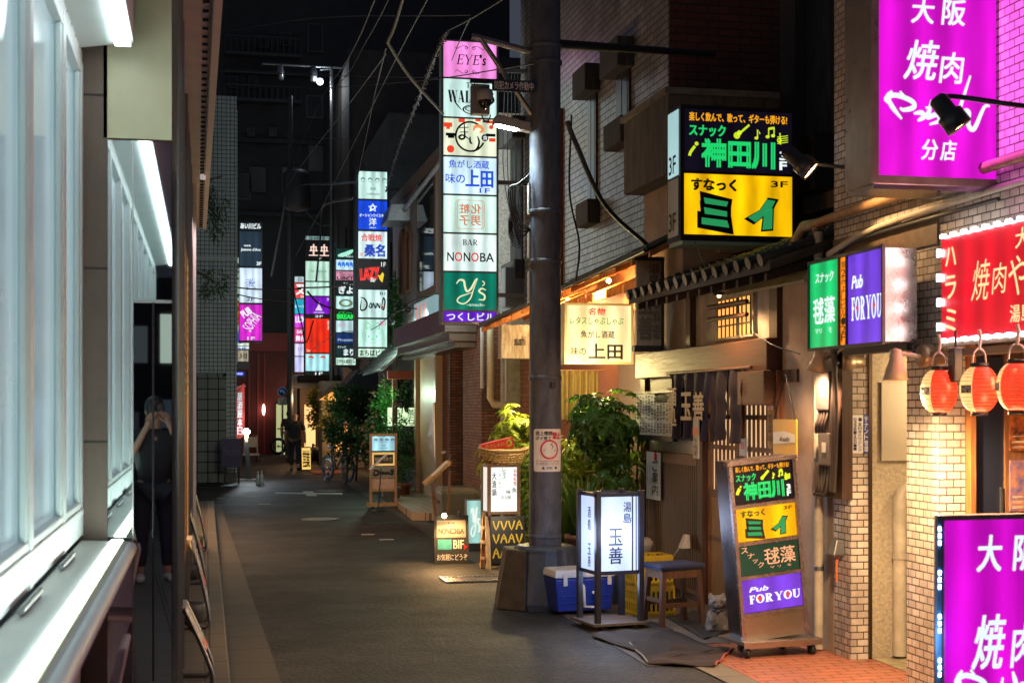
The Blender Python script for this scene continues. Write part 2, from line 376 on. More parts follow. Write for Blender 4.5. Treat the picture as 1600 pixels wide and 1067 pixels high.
plaster = mat('beige_plaster', (.42, .33, .26), .85, 0, 3.5, .5, .35, col2=(.27, .2, .155))
stucco = mat('cream_stucco', (.5, .42, .3), .85, 0, 40, .35, .6)
whiteplaster = mat('grey_white_plaster', (.42, .4, .37), .85, 0, 5, .45, .3)
wood_d = wood('dark_brown_wood', (.075, .034, .02)); wood_m = wood('brown_wood', (.19, .085, .042)); wood_r = wood('reddish_wood', (.26, .1, .045))
wood_l = wood('pale_wood', (.5, .3, .14)); wood_h = wood('dark_beam_wood', (.13, .05, .022), axis='y'); wood_bk = wood('black_stained_wood', (.022, .016, .013))
metal_d = mat('dark_metal', (.03, .03, .033), .45, .6); metal_g = mat('grey_metal', (.32, .33, .35), .38, .9, 14, .3)
metal_s = mat('brushed_steel', (.62, .58, .55), .3, 1.0, 25, .25, .05, stretch=(1, 1, 18)); bronze = mat('bronze_anodised', (.1, .07, .05), .35, .8)
frame_w = mat('white_coated_frame', (.72, .81, .79), .4, 0, 3, .12); blackp = mat('black_plastic', (.018, .018, .02), .4); greyp = mat('grey_plastic', (.28, .29, .3), .5, 0, 9, .25)
cream = mat('cream_pipe_paint', (.5, .43, .33), .5, 0, 8, .35); rubber = mat('black_rubber', (.016, .016, .017), .75, 0, 90, .4, .3)
glass_d = mat('dark_glass', (.02, .024, .028), .04, 0, spec=.8); mirror = mat('tinted_mirror', (.62, .68, .68), .015, 1.0)
poleg = mat('grey_pole_paint', (.10, .122, .175), .55, 0, 3.5, .45, .3, col2=(.045, .055, .08), stretch=(5, 5, 1.6)); wire_m = mat('black_cable', (.018, .018, .02), .5); wire_g = mat('grey_cable', (.12, .12, .13), .5)
dkwall = mat('night_wall', (.055, .05, .055), .8, 0, 2, .4); dkwall2 = mat('night_wall_blue', (.05, .055, .065), .8, 0, 2, .4)
redwall = mat('red_painted_wall', (.15, .022, .018), .6, 0, 4, .4); darkpane = mat('unlit_pane', (.012, .013, .016), .35)

# ------------------------------------------------------------------ ground
def sheet(name, pts, z, m):
    o = MB().quad(*[(x, y, z) for x, y in pts]).build(name, m); struct(o); return o
sheet('ground', [(-250, -60), (250, -60), (250, 400), (-250, 400)], -.012, ground_m)
sheet('asphalt_road', [(.3, -12), (3.5, -12), (4.1, 30), (4.4, 62), (-.6, 62), (.3, 30)], -.004, asphalt)
g = [(WZ(u, v).x, WZ(u, v).y) for u, v in ((440, 1067), (400, 950), (344, 787))]
sheet('gutter', [(.15, -6), (.56, -6), g[0], g[1], g[2], (.15, g[2][1])], .001, gutter_m)
struct(MB().box(.03, -6, -.01, .155, 26.2, .125).build('kerb', kerb_m, bev=.012))
struct(MB().box(-1.2, -6, -.01, .03, 26.2, .12).build('pavement', pave_m))
# crossing street that leaves to the left, and the right-hand aprons in front of the shops
sheet('side_street', [(-40, 26.3), (.3, 26.3), (.3, 34.4), (-40, 34.4)], -.008, asphalt)
p = [WZ(u, v) for u, v in ((600, 793), (690, 838), (745, 795), (652, 770))]
struct(MB().slab([(3.25, 22.6, -.01), (4.9, 22.0, -.01), (4.9, 29.6, -.01), (3.55, 29.2, -.01)], (0, 0, .13)).build('raised_tile_apron', brick('apron_tile', (.36, .27, .19), (.3, .22, .16), (.1, .07, .05), .3, .15, .008, .5, .5, .3, (.12, .09, .07), .4, True, 3), bev=.01))
sheet('right_gutter', [(3.02, 9.5), (3.3, 9.5), (3.45, 22.3), (3.6, 36), (3.3, 36), (3.12, 22.3)], .001, gutter_m)
sheet('shop_apron', [(3.3, 10.3), (4.9, 10.3), (4.9, 21.9), (3.45, 21.9)], .004, mat('apron_concrete', (.12, .11, .1), .7, 0, 9, .4, .3))
sheet('red_tiled_pavement', [(3.55, 5), (7.5, 5), (7.5, 9.66), (4.6, 9.66), (4.3, 10.28), (3.55, 10.25)], .006, redtile)
sheet('kerb_edge_strip', [(3.42, 5), (3.548, 5), (3.548, 10.25), (3.46, 10.6), (3.3, 10.6)], .005, kerb_m)
wp = mat('worn_white_paint', (.55, .55, .52), .6, 0, 30, .6, 0, (.2, .2, .19))
def gpt(u, v, z=0): q = WZ(u, v); return (q.x, q.y)
sheet('painted_line', [gpt(430, 771), gpt(535, 772.5), gpt(535, 770), gpt(430, 769)], .002, wp)
sheet('painted_mark', [gpt(480, 775), gpt(496, 775), gpt(488, 767.5), gpt(472, 767.5)], .006, wp)
for n_, (u, v, wd) in enumerate(((413, 787.5, 9), (482, 741, 7), (575, 835, 10), (604, 843, 11), (346, 778, 6))):
    q = WZ(u, v); s_ = wd * q.y / FPX
    o = MB().box(q.x - s_, q.y - .06, .0, q.x + s_, q.y + .06, .006).build('road_stud', wp); tag(o, ('small white marker set in the asphalt near the corner', 'small white marker behind the walking man', 'white marker on the road left of the tan bar board', 'white marker on the road nearest the tan bar board', 'faint white marker by the left kerb')[n_], 'road marker', 'white markers set in the road')
def manhole(u, v, r, lab):
    q = WZ(u, v); t = thing('manhole_cover', lab, 'manhole', (q.x, q.y, 0))
    MB().lathe([(0, .007), (r * .86, .007), (r * .87, .004), (r * .9, .004), (r * .91, .008), (r, .008), (r, -.003)], n=36, smooth=False).build('cover', mat('cast_iron_cover', (.22, .22, .22), .42, .8, 60, .5, .6), t)
manhole(501, 811, .31, 'round pale manhole cover in the middle of the alley')
manhole(515, 767, .36, 'round manhole cover beside the white line farther off')
t = thing('drain_grate', 'rectangular steel drain grate in the road by the pole', 'drain grate', (WZ(740, 905).x, WZ(740, 905).y, 0))
m1 = MB()
for i in range(16): m1.box(-.3 + i * .04, -.2, .001, -.29 + i * .04, .2, .012)
m1.build('bars', metal_g, t); MB().box(-.33, -.225, 0, .33, -.2, .014).box(-.33, .2, 0, .33, .225, .014).box(-.33, -.2, 0, -.305, .2, .014).box(.312, -.2, 0, .33, .2, .014).build('frame', metal_g, t)
MB().quad((-.3, -.2, .0005), (.31, -.2, .0005), (.31, .2, .0005), (-.3, .2, .0005)).build('pit', blackp, t)  # flat black sheet painted in for the shade below the bars

# ------------------------------------------------------------------ near right: tiled building with the barbecue shop
t = thing('tiled_building', 'cream tiled building with a passage beside its barbecue shop', 'building', (0, 0, 0))
MB().box(4.5, 2, 2.2, 8, 9.67, 9.5).build('upper_wall', whitetile, t)
MB().box(4.5, 8.15, 0, 4.68, 8.57, 2.2).build('tiled_column', whitetile, t)
MB().box(4.5, 9.4, 0, 4.64, 9.67, 2.2).build('tiled_pillar', whitetile, t)
MB().box(4.68, 8.4, 0, 8, 8.57, 2.2).box(4.64, 9.42, 0, 8, 9.66, 2.2).box(6.6, 8.57, 0, 6.8, 9.42, 2.2).build('passage_wall', stucco, t)
MB().box(4.635, 9.385, .01, 4.66, 9.41, 2.2).build('corner_trim', bronze, t)
MB().box(4.63, 9.395, 1.98, 4.9, 9.42, 2.2).build('passage_lintel', stucco, t)
MB().box(4.74, 9.4, 1.42, 5.0, 9.43, 2.05).build('service_panel', mat('cream_panel', (.42, .36, .27), .6), t)
MB().box(4.93, 8.1, 0, 8, 8.39, 2.2).build('shop_front_wall', wood('orange_brown_wood', (.3, .13, .055)), t)
MB().box(4.685, 8.09, 0, 4.72, 8.39, 2.2).build('door_frame', wood('orange_frame_wood', (.45, .17, .05)), t)
d = MB().box(4.72, 8.12, 0, 4.93, 8.38, 2.12).build('door', mat('navy_door', (.018, .022, .04), .3), t)
MB().box(4.9, 8.1, .95, 4.915, 8.119, 1.3).build('handle', metal_g, d)
MB().box(4.935, 8.085, 1.8, 6, 8.099, 2.2).build('lintel_board', wood_d, t)
# frieze, old lettering ledge, pipes along the wall
MB().box(4.485, 9.7 - 1.55, 2.83, 4.5, 9.66, 3.02).build('grimy_band', mat('grimy_brown_tile', (.14, .085, .05), .6, 0, 12, .5), t)
MB().tube([(4.42, 9.85, 3.16), (4.40, 9.3, 3.17), (4.42, 7.6, 3.19), (4.42, 5.5, 3.19)], .035, 8).build('conduit', mat('rusty_pipe', (.36, .2, .09), .5, .3, 14, .5), t)
MB().tube([(4.45, 9.66, 2.92), (4.45, 8.9, 3.02), (4.45, 7.2, 3.06), (4.45, 5.5, 3.06)], .022, 8, k=4).build('conduit', cream, t)
MB().tube([(4.47, 9.6, 2.6), (4.46, 9.55, 2.86), (4.46, 9.2, 2.97), (4.46, 7.4, 3.0)], .014, 6, k=4).build('cable', wire_m, t)
MB().box(4.44, 7.63, 3.04, 4.5, 7.72, 3.3).build('bracket_box', blackp, t)
for k, (x0, x1, z0, z1) in enumerate(((4.955, 5.25, 1.53, 1.75), (4.955, 5.06, 1.15, 1.47), (5.075, 5.2, 1.15, 1.47), (4.96, 5.2, .72, 1.08))):
    po = MB().box(x0, 8.088, z0, x1, 8.099, z1).build('poster', (mat('orange_poster', (.7, .2, .04), .4, 0, 16, .9, 0, (.04, .02, .02)), mat('blue_poster', (.05, .1, .32), .4, 0, 12, .9, 0, (.6, .25, .12)), mat('white_poster', (.6, .56, .48), .4, 0, 20, .4), mat('sunset_poster', (.4, .12, .12), .4, 0, 7, .9, 0, (.03, .06, .2)))[k], t)
    mm = MB(); mm.v = []
    for q in range(3): mm.scribble(x0 + .01, z0 + .015 + q * .03, x1 - .01, z0 + .035 + q * .03, 1, 8.085, .003)
    mm.build('lettering', mat('poster_ink', (.75, .68, .5), .5) if k != 2 else mat('poster_dark_ink', (.1, .08, .1), .5), po)
# pipe inside the passage
MB().tube([(5.35, 9.36, 1.22), (4.93, 9.36, 1.22), (4.88, 9.36, 1.2), (4.86, 9.36, 1.14), (4.86, 9.36, .03)], .05, 12).tube([(4.86, 9.36, .72), (4.86, 9.36, .76)], .056, 12).build('drain_pipe', cream, t)
MB().box(4.95, 9.36, 0, 4.99, 9.41, .95).build('side_pipe', bronze, t)
MB().box(4.66, 8.6, .0, 6.5, 9.38, .012).build('passage_floor', mat('worn_cream_floor', (.4, .33, .2), .5, 0, 12, .6, .3), t)
lamp('POINT', t, (5.3, 8.95, 2.0), 18, (1, .72, .4), size=.1)
MB().ball((5.3, 8.95, 2.13), .06).build('ceiling_lamp', em((1, .75, .4), 6), t)
lamp('POINT', t, (4.72, 6.8, 2.1), 14, (1, .5, .22), size=.1)
MB().box(4.62, 6.7, 2.15, 4.8, 6.9, 2.195).build('downlight', em((1, .55, .25), 5), t)

# ------------------------------------------------------------------ old two-storey house of the sake restaurant
hx = 4.5
t = thing('timber_house', 'old timber and plaster restaurant with a tiled eave and lattice door', 'house', (0, 0, 0))
MB().box(hx, 9.68, 0, 8, 10.62, 2.93).build('plaster_wall', plaster, t)
MB().box(hx + .02, 10.62, 2.34, 8, 13.1, 2.92).build('upper_plaster_wall', whiteplaster, t)
MB().box(hx + .03, 10.62, 2.0, 8, 14.34, 2.36).build('core_wall', wood_d, t)
MB().box(hx + .02, 13.1, 2.34, 8, 14.34, 4.05).build('side_plaster', plaster, t)
MB().box(hx - .12, 10.66, 2.1, hx + .03, 14.2, 2.36).build('beam', wood_h, t, bev=.01)
MB().box(hx - .05, 10.62, 2.36, hx + .05, 10.78, 2.9).build('post', wood_d, t); MB().box(hx - .04, 12.72, 2.36, hx + .04, 12.84, 2.9).build('post', wood_d, t)
MB().box(hx - .06, 10.585, 0, hx + .06, 10.72, 2.1).build('post', wood_r, t)
MB().box(hx - .05, 12.36, 0, hx + .06, 12.5, 2.1).build('post', wood_d, t)
MB().box(hx - .05, 14.1, 0, hx + .06, 14.24, 2.1).build('post', wood_d, t)
MB().box(hx - .02, 10.3, 2.0, hx + .4, 10.6, 2.1).build('shelf', wood_d, t)
# barred upstairs window with warm light behind
wz = lambda u, v: WX(u, v, hx).z
y1, y0, z0, z1 = yX(1126, hx), yX(1178, hx), WX(1150, 525, hx).z, WX(1150, 467, hx).z
wnd = MB().box(hx - .02, y0 - .03, z0 - .02, hx + .02, y1 + .14, z1 + .05).build('window', whiteplaster, t)
MB().quad((hx - .024, y0, z0), (hx - .024, y0, z1), (hx - .024, y1, z1), (hx - .024, y1, z0)).build('pane', em((1, .42, .09), 1.5), wnd)
m1 = MB()
for i in range(9):
    yy = y0 + (y1 - y0) * i / 8; ww = .009 if i != 3 else .03
    m1.box(hx - .034, yy - ww, z0, hx - .026, yy + ww, z1)
for k in (.3, .8): m1.box(hx - .036, y0, z0 + (z1 - z0) * k - .008, hx - .03, y1, z0 + (z1 - z0) * k + .008)
m1.build('lattice', wood_bk, wnd)
MB().tube([(hx - .07, y0 - .02, z0 + .16), (hx - .07, y1 + .12, z0 + .17)], .02, 8).tube([(hx - .07, y0 - .02, z0 + .27), (hx - .07, y1 + .12, z0 + .28)], .02, 8).build('bar', wood_d, wnd)
el_ = MB().lathe([(0, .03), (.05, .02), (.055, 0), (0, 0)], hx - .3, 11.25, 14).move(Matrix.Translation((0, 0, 2.74))).build('eave_lamp', blackp, t); MB().ball((hx - .3, 11.25, 2.735), .018).build('bulb', em((1, .6, .25), 3), el_)  # lamp added under the eave to brighten the beam, curtain and door
lamp('SPOT', t, (hx - .3, 11.25, 2.70), 26, (1, .55, .24), (-.12, -.03, -1), 165, .04)
# eave with round tiles
rf = thing('x', '', '', (0, 0, 0)); rf.parent = t; rf.name = 'tiled_roof'
del rf['label']; del rf['category']
ex, ez, rx, rz_ = 4.02, 2.80, 5.5, 3.32
MB().hexa([(ex, 9.72, ez), (rx, 9.72, rz_), (rx, 13.25, rz_), (ex, 13.25, ez), (ex, 9.72, ez + .05), (rx, 9.72, rz_ + .05), (rx, 13.25, rz_ + .05), (ex, 13.25, ez + .05)]).build('roof_board', wood_bk, rf)
m1 = MB()
tilem = mat('roof_tile', (.03, .034, .03), .45, 0, 9, .6, .3)
for i in range(15):
    yy = 9.84 + i * .24
    for k in range(6):
        a, b = k / 6, (k + 1.08) / 6
        m1.tube([(ex - .03 + (rx - ex) * a, yy, ez + .085 + (rz_ - ez) * a), (ex - .03 + (rx - ex) * b, yy, ez + .075 + (rz_ - ez) * b)], [.05, .042], 10)
for i in range(15):
    yy = 9.72 + i * .24
    m1.hexa([(ex, yy, ez + .05), (rx, yy, rz_ + .05), (rx, yy + .2, rz_ + .05), (ex, yy + .2, ez + .05), (ex, yy, ez + .075), (rx, yy, rz_ + .075), (rx, yy + .2, rz_ + .075), (ex, yy + .2, ez + .075)])
m1.build('roof_tiles', tilem, rf)
for i in range(12): MB().hexa([(ex + .05, 9.9 + i * .29, ez - .06), (hx, 9.9 + i * .29, ez + .06), (hx, 9.95 + i * .29, ez + .06), (ex + .05, 9.95 + i * .29, ez - .06), (ex + .05, 9.9 + i * .29, ez - .002), (hx, 9.9 + i * .29, ez + .15), (hx, 9.95 + i * .29, ez + .15), (ex + .05, 9.95 + i * .29, ez - .002)]).build('rafter', wood_bk, rf)
MB().slab([(4.3, 9.75, 2.72), (4.34, 11.5, 2.74), (4.52, 11.5, 2.95), (4.52, 9.75, 2.93)], (0, 0, .02)).build('corrugated_sheet', mat('weathered_sheet', (.3, .3, .22), .6, 0, 10, .5), rf)
# sliding lattice door, slatted wall
dr = MB().box(hx + .02, 10.73, .02, hx + .04, 12.36, 2.0).build('sliding_door', em((1, .62, .32), .95, True), t)  # warm glow put into the door panes so they look lit
m1 = MB()
for yy, ww in ((10.75, .03), (11.5, .045), (11.56, .045), (12.33, .03)): m1.box(hx - .012, yy - ww, 0, hx + .018, yy + ww, 2.0)
for zz, ww in ((.04, .05), (1.03, .035), (1.45, .02), (1.72, .02), (1.97, .03), (.62, .02)): m1.box(hx - .008, 10.73, zz - ww, hx + .016, 12.36, zz + ww)
for i in range(1, 8):
    m1.box(hx - .004, 10.75 + i * .098 - .012, .1, hx + .014, 10.75 + i * .098 + .012, 2.0); m1.box(hx - .004, 11.55 + i * .098 - .012, 1.03, hx + .014, 11.55 + i * .098 + .012, 2.0)
m1.build('lattice', wood_m, dr)
MB().box(hx + .0, 11.6, .1, hx + .016, 12.3, .62).box(hx + .0, 11.6, .64, hx + .016, 12.3, 1.0).build('kick_panel', wood('honey_wood', (.42, .22, .07)), dr)
sw = MB().box(hx - .02, 12.5, .05, hx + .03, 14.1, 1.3).build('slatted_wall', wood_m, t)
m1 = MB()
for i in range(26): m1.box(hx - .045, 12.53 + i * .06, .1, hx - .022, 12.565 + i * .06, 1.26)
m1.build('slats', wood('brown_slat', (.15, .07, .036)), sw)
MB().box(hx - .055, 12.5, 1.26, hx + .02, 14.1, 1.36).build('sill', wood_m, t)
MB().box(hx, 12.5, 1.36, hx + .03, 14.1, 1.52).build('window_strip', mat('frosted_pane', (.36, .4, .42), .3), t)
MB().box(hx - .01, 12.5, 1.52, hx + .03, 14.1, 2.1).build('boarded_wall', wood_d, t)
m1 = MB(); m1.box(hx - .16, 10.62, 1.82, hx + .01, 11.2, 2.1); m1.build('bracket_board', wood_h, t, bev=.01)
MB().box(hx - .14, 12.95, 1.84, hx + .01, 13.5, 2.08).build('bracket_board', wood_h, t, bev=.01)

# ------------------------------------------------------------------ the tiled restaurant building behind, with its concrete bay
t = thing('white_brick_building', 'tall grimy white tiled building with dark windows behind the utility pole', 'building', (0, 0, 0))
bx, ya, yb = 4.8, 14.36, 21.6
MB().box(bx, ya + .02, 2.9, 9, yb, 10).build('tiled_wall', whitetile2, t)
MB().box(bx, ya + .02, 0, 9, ya + 1.9, 2.9).build('wooden_wall', wood_d, t)
MB().box(bx - .03, ya + .02, 2.9, bx - .002, yb - 1.2, 3.42).build('soffit_board', wood('orange_soffit', (.24, .08, .025), axis='y'), t)
for k in range(9): MB().hexa([(bx - .42, ya + .25 + k * .62, 3.02), (bx - .031, ya + .25 + k * .62, 3.16), (bx - .031, ya + .33 + k * .62, 3.16), (bx - .42, ya + .33 + k * .62, 3.02), (bx - .42, ya + .25 + k * .62, 3.12), (bx - .031, ya + .25 + k * .62, 3.28), (bx - .031, ya + .33 + k * .62, 3.28), (bx - .42, ya + .33 + k * .62, 3.12)]).build('soffit_rafter', wood('orange_rafter', (.5, .2, .06), .5), t)
MB().box(bx, yb - 1.2, 0, 9, yb, 2.9).build('lower_wall', redbrick, t)
MB().box(bx + .01, ya, 2.9, 9, ya + .02, 10).build('brick_end_wall', darkbrick, t)
MB().box(bx + .25, ya + 1.9, 0, 9, yb - 1.2, 2.9).build('shop_wall', wood_r, t)
def bwin(u0, u1, v0, v1, ledge=True):
    a, b = yX(u1, bx), yX(u0, bx); z1_, z0_ = WX((u0 + u1) / 2, v0, bx).z, WX((u0 + u1) / 2, v1, bx).z
    o = MB().box(bx - .03, a, z0_, bx + .01, b, z1_).build('window', bronze, t)
    MB().box(bx - .034, a + .05, z0_ + .05, bx - .029, (a + b) / 2 - .02, z1_ - .05).box(bx - .034, (a + b) / 2 + .02, z0_ + .05, bx - .029, b - .05, z1_ - .05).build('pane', darkpane, o)
    if ledge:
        MB().box(bx - .2, a - .12, z1_, bx + .01, b + .12, z1_ + .34).build('hood', mat('stained_concrete', (.09, .085, .08), .85, 0, 6, .75, .6, stretch=(5, 5, .4)), o, bev=.015)
        MB().box(bx - .16, a - .1, z0_ - .3, bx + .01, b + .1, z0_).build('sill', mat('stained_concrete', (.13, .12, .11)), o, bev=.015)
bwin(921, 934, 150, 316); bwin(966, 986, 115, 190); bwin(800, 818, 225, 410)
# vertical orange-red panel between the pole and the wall
MB().box(bx - .04, 18.9, 3.3, bx + .0, 19.9, 5.9).build('rust_panel', mat('rust_red_panel', (.3, .09, .05), .6, 0, 5, .4), t)
MB().hexa([(4.3, 12.95, 4.03), (bx + 3, 12.95, 4.03), (bx + 3, 14.355, 4.03), (4.3, 14.355, 4.03), (4.3, 12.9, 4.78), (bx + 3, 12.9, 4.78), (bx + 3, 14.355, 4.78), (4.3, 14.355, 4.78)]).build('concrete_bay', mat('stained_bay_concrete', (.16, .15, .135), .85, 0, 5, .65, .4, stretch=(3, 3, .5)), t, bev=.015)
MB().box(4.26, 12.86, 4.78, bx + 3, 14.355, 4.84).build('bay_cap', concrete, t)
MB().box(4.86, 13.0, 3.3, 5.3, 14.3, 4.03).build('bay_wall', plaster, t)
# dark corrugated house between
t = thing('corrugated_house', 'dark weathered corrugated metal wall rising behind the yellow and black bar sign', 'house', (0, 0, 0))
m1 = MB()
n_ = 60
pts = [(5.5 + i * .06, 12.7 + (.03 if i % 2 else 0)) for i in range(n_)]
for i in range(n_ - 1):
    (a, b), (c, d_) = pts[i], pts[i + 1]; m1.quad((a, b, 3.2), (c, d_, 3.2), (c, d_, 9), (a, b, 9))
m1.box(5.5, 12.74, 3.2, 9, 12.85, 9).build('metal_wall', mat('weathered_corrugated', (.14, .12, .10), .7, .2, 4, .6, .3, stretch=(3, 3, .5)), t)
MB().box(5.5, 9.7, 3.6, 9, 12.69, 3.75).build('low_roof', mat('weathered_corrugated', (.14, .12, .10)), t)
MB().box(5.42, 12.5, 3.2, 5.52, 12.86, 9).build('corner_post', wood_bk, t)
MB().tube([(5.9, 12.6, 5.9), (6.4, 12.6, 6.2), (7.6, 12.6, 6.6)], .05, 8).build('pipe', metal_d, t)
MB().box(5.3, 11.8, 3.75, 6.4, 12.3, 4.25).build('vent_box', metal_d, t)
# ------------------------------------------------------------------ left: bright stall front, mirror, dark glazed shop
t = thing('shop_stall', 'brightly lit white shop front with window frames and a glowing counter', 'shop', (0, 0, 0))
wx_ = -.59
posts = [6.95, 6.1, 4.95, 3.85, 2.7, 1.5, .3, -.9, -2.1, -3.2]
MB().box(wx_ - .3, -3.2, .0, wx_ + .02, 6.96, 1.12).build('lower_wall', mat('white_panel', (.5, .5, .5), .5, 0, 4, .2), t)
fr = MB()
for i, yy in enumerate(posts): fr.box(wx_ - .04, yy - (.05 if i else .04), 1.2, wx_ + .03, yy + (.05 if i else .04), 3.42); fr.box(wx_ + .0, yy - .1, 1.3, wx_ + .022, yy - .06, 3.36)
fr.box(wx_ - .05, -3.2, 1.2, wx_ + .026, 6.98, 1.36).box(wx_ - .05, -3.2, 3.36, wx_ + .026, 6.98, 3.48).box(wx_ + .02, -3.2, 1.3, wx_ + .034, 6.98, 1.33)
fr.build('window_frame', frame_w, t, bev=.006)
paneM = mat('hazy_glass', (.34, .4, .42), .05, 0, 1.6, .45, 0, (.16, .2, .22), spec=.9)
pb = paneM.node_tree.nodes['Principled BSDF']; pb.inputs['Emission Color'].default_value = (.5, .72, .8, 1); pb.inputs['Emission Strength'].default_value = .15   # the lit room behind the hazy film
for i in range(len(posts) - 1):
    MB().quad((wx_ - .01, posts[i] - .04, 1.35), (wx_ - .01, posts[i], 3.4), (wx_ - .01, posts[i + 1], 3.4), (wx_ - .01, posts[i + 1] + .04, 1.35)).build('window_pane', paneM, t)
ct = MB().hexa([(wx_ + .025, -3.2, 1.11), (-.35, -3.2, 1.10), (-.35, 6.9, 1.10), (wx_ + .025, 6.9, 1.11), (wx_ + .025, -3.2, 1.185), (-.35, -3.2, 1.175), (-.35, 6.9, 1.175), (wx_ + .025, 6.9, 1.185)]).build('counter', mat('white_counter', (.6, .62, .6), .35, 0, 5, .15), t, bev=.01)
MB().tube([(-.345, -3.2, 1.14), (-.345, 6.9, 1.14)], .034, 12).build('counter_edge', frame_w, ct)
MB().box(-.425, -3.2, 1.176, -.375, 6.88, 1.186).build('led_strip', em((.80, 1, .93), 8.5), ct)
MB().box(-.374, -3.2, 1.176, -.366, 6.88, 1.183).build('led_edge', mat('greenish_led_edge', (.4, .45, .2), .4), ct)
for yy in (2.0, 3.2, 4.4, 5.6): MB().tube([(-.53, yy, 1.20), (-.53, yy + .5, 1.20)], .012, 6).build('window_catch', metal_g, t)
vs = MB().hexa([(wx_, -3.2, 3.46), (-.325, -3.2, 3.5), (-.325, 6.85, 3.5), (wx_, 6.85, 3.46), (wx_, -3.2, 4.6), (-.325, -3.2, 4.6), (-.325, 6.85, 4.6), (wx_, 6.85, 4.6)]).build('visor', frame_w, t)
MB().box(-.405, -3.2, 3.468, -.335, 6.8, 3.484).build('led_strip', em((.85, .97, 1), 3.5), vs)
m1 = MB()
for i in range(9): m1.ball((-.57, 5.2 + i * .2, 3.455), .01, 6, 4)
m1.build('rivets', metal_g, vs)
MB().box(-3.2, 7.0, 0, -.452, 7.3, 6).build('stone_pier', brick('brown_stone_slabs', (.22, .16, .125), (.2, .145, .11), (.06, .05, .04), 1.4, .82, .006, .6, 0, .5, (.1, .07, .055), .4, False, 6), t)
pa = MB().box(-.015, -.02, 3.08, .12, .02, 6).box(.1201, -.02, 3.08, .30, .02, 6).build('cream_fascia', mat('cream_fascia', (.86, .80, .5), .4, 0, 2, .15), t); pa.location = (-.455, 7.02, 0)
# mirror turned very slightly so that it shows the photographer
mp_ = Vector((-.22, 7.0)); rz = math.atan2(.44, 14.0)
t = thing('mirror_panel', 'tall mirror-like glass panels reflecting the photographer beside the white stall', 'mirror', (-.22, 7.0, 0), 0)
MB().box(-.23, 0, .48, -.117, .02, 3.07).build('side_glass', mirror, t)
gl = MB().box(-.112, 0, .48, .065, .02, 2.3).build('glass', mirror, t); gl.rotation_euler = (0, 0, rz)
MB().box(-.112, 0, 2.315, .065, .02, 3.07).build('upper_glass', mirror, t)
MB().box(-.112, -.006, 2.3, .065, .022, 2.315).build('transom', metal_s, t)
MB().box(-.117, -.008, .46, -.112, .022, 3.07).build('edge_trim', metal_s, t)
MB().box(-.3, -.004, 0, .08, .1, .46).build('plinth', mat('grey_granite', (.26, .26, .26), .4, 0, 120, .6), t)
MB().tube([(-.02, -.02, .5), (-.02, -.02, 2.3)], .005, 6).build('hanging_cord', blackp, t)
t = thing('glazed_shop', 'dark bronze glazed shop under a long pinkish canopy', 'shop', (0, 0, 0))
gx = -.15
MB().box(gx - 3, 7.35, 0, gx - .0, 9.5, 9).box(gx - 3, 11.6, 0, gx, 16.35, 9).box(gx - 3, 9.5, 0, gx, 11.6, .7).box(gx - 3, 9.5, 3.0, gx, 11.6, 9).box(gx - 3, 9.5, .7, gx - .5, 11.6, 3).build('dark_glazing', glass_d, t)
m1 = MB()
for i, yy in enumerate((7.36, 7.8, 8.3, 8.8, 9.45, 11.62, 12.4, 13.2, 14, 15, 16.3)): m1.box(gx - .01, yy - .02, 0, gx + .022, yy + .02, 4.3)
m1.build('mullions', metal_s, t)
MB().quad((gx - .0, 9.5, .72), (gx - .0, 11.6, .72), (gx - .0, 11.6, 2.98), (gx - .0, 9.5, 2.98)).build('lit_window', em((1, .5, .16), 2.0, uneven=.5), t)
m1 = MB()
for i in range(16): m1.box(gx + .002, 9.5 + i * .14, .7, gx + .014, 9.52 + i * .14, 3)
for i in range(14): m1.box(gx + .004, 9.5, 1.9 + i * .08, gx + .016, 11.6, 1.915 + i * .08)
m1.build('lattice', wood_d, t)
cp = MB().hexa([(gx, 7.4, 4.32), (.12, 7.4, 4.3), (.02, 20.4, 4.3), (gx, 20.4, 4.32), (gx, 7.4, 5.2), (.12, 7.4, 5.2), (.02, 20.4, 5.2), (gx, 20.4, 5.2)]).build('canopy', mat('pinkish_panel', (.8, .64, .62), .5, 0, 3, .2), t)
m1 = MB(); m2 = MB()
for i in range(60): m1.box(.0 - .005 - i * .0012, 7.7 + i * .21, 4.29, .035 - i * .0012, 7.72 + i * .21, 4.305)
m1.build('vent_grille', metal_d, cp)
MB().hexa([(.055, 7.4, 4.285), (.065, 7.4, 4.285), (-.03, 20.4, 4.285), (-.04, 20.4, 4.285), (.055, 7.4, 4.31), (.065, 7.4, 4.31), (-.03, 20.4, 4.31), (-.04, 20.4, 4.31)]).build('seam', metal_d, cp)
lamp('SPOT', t, (-.02, 15.6, 4.2), 26, (1, .8, .78), (-.1, .5, -1.2), 90, .06); MB().lathe([(0, 0), (.03, 0), (.03, .05), (0, .05)], -.02, 15.6, 12).move(Matrix.Translation((0, 0, 4.245))).build('soffit_light', em((1, .82, .8), .4), t)  # downlight added under the canopy to brighten the post
MB().box(-.2, 16.36, 0, -.095, 16.5, 4.3).build('post', mat('pinkish_post', (.8, .66, .65), .5), t)
t = thing('lit_shop', 'warmly lit shop front hidden past the pinkish canopy post', 'shop', (0, 0, 0))
MB().box(-3, 16.6, 0, -.24, 26, 5).build('wall', wood_d, t)
MB().box(-.235, 17.5, .6, -.225, 24.5, 2.3).build('lit_window', em((1, .58, .3), 2.0), t)  # unseen glowing window placed to warm the street
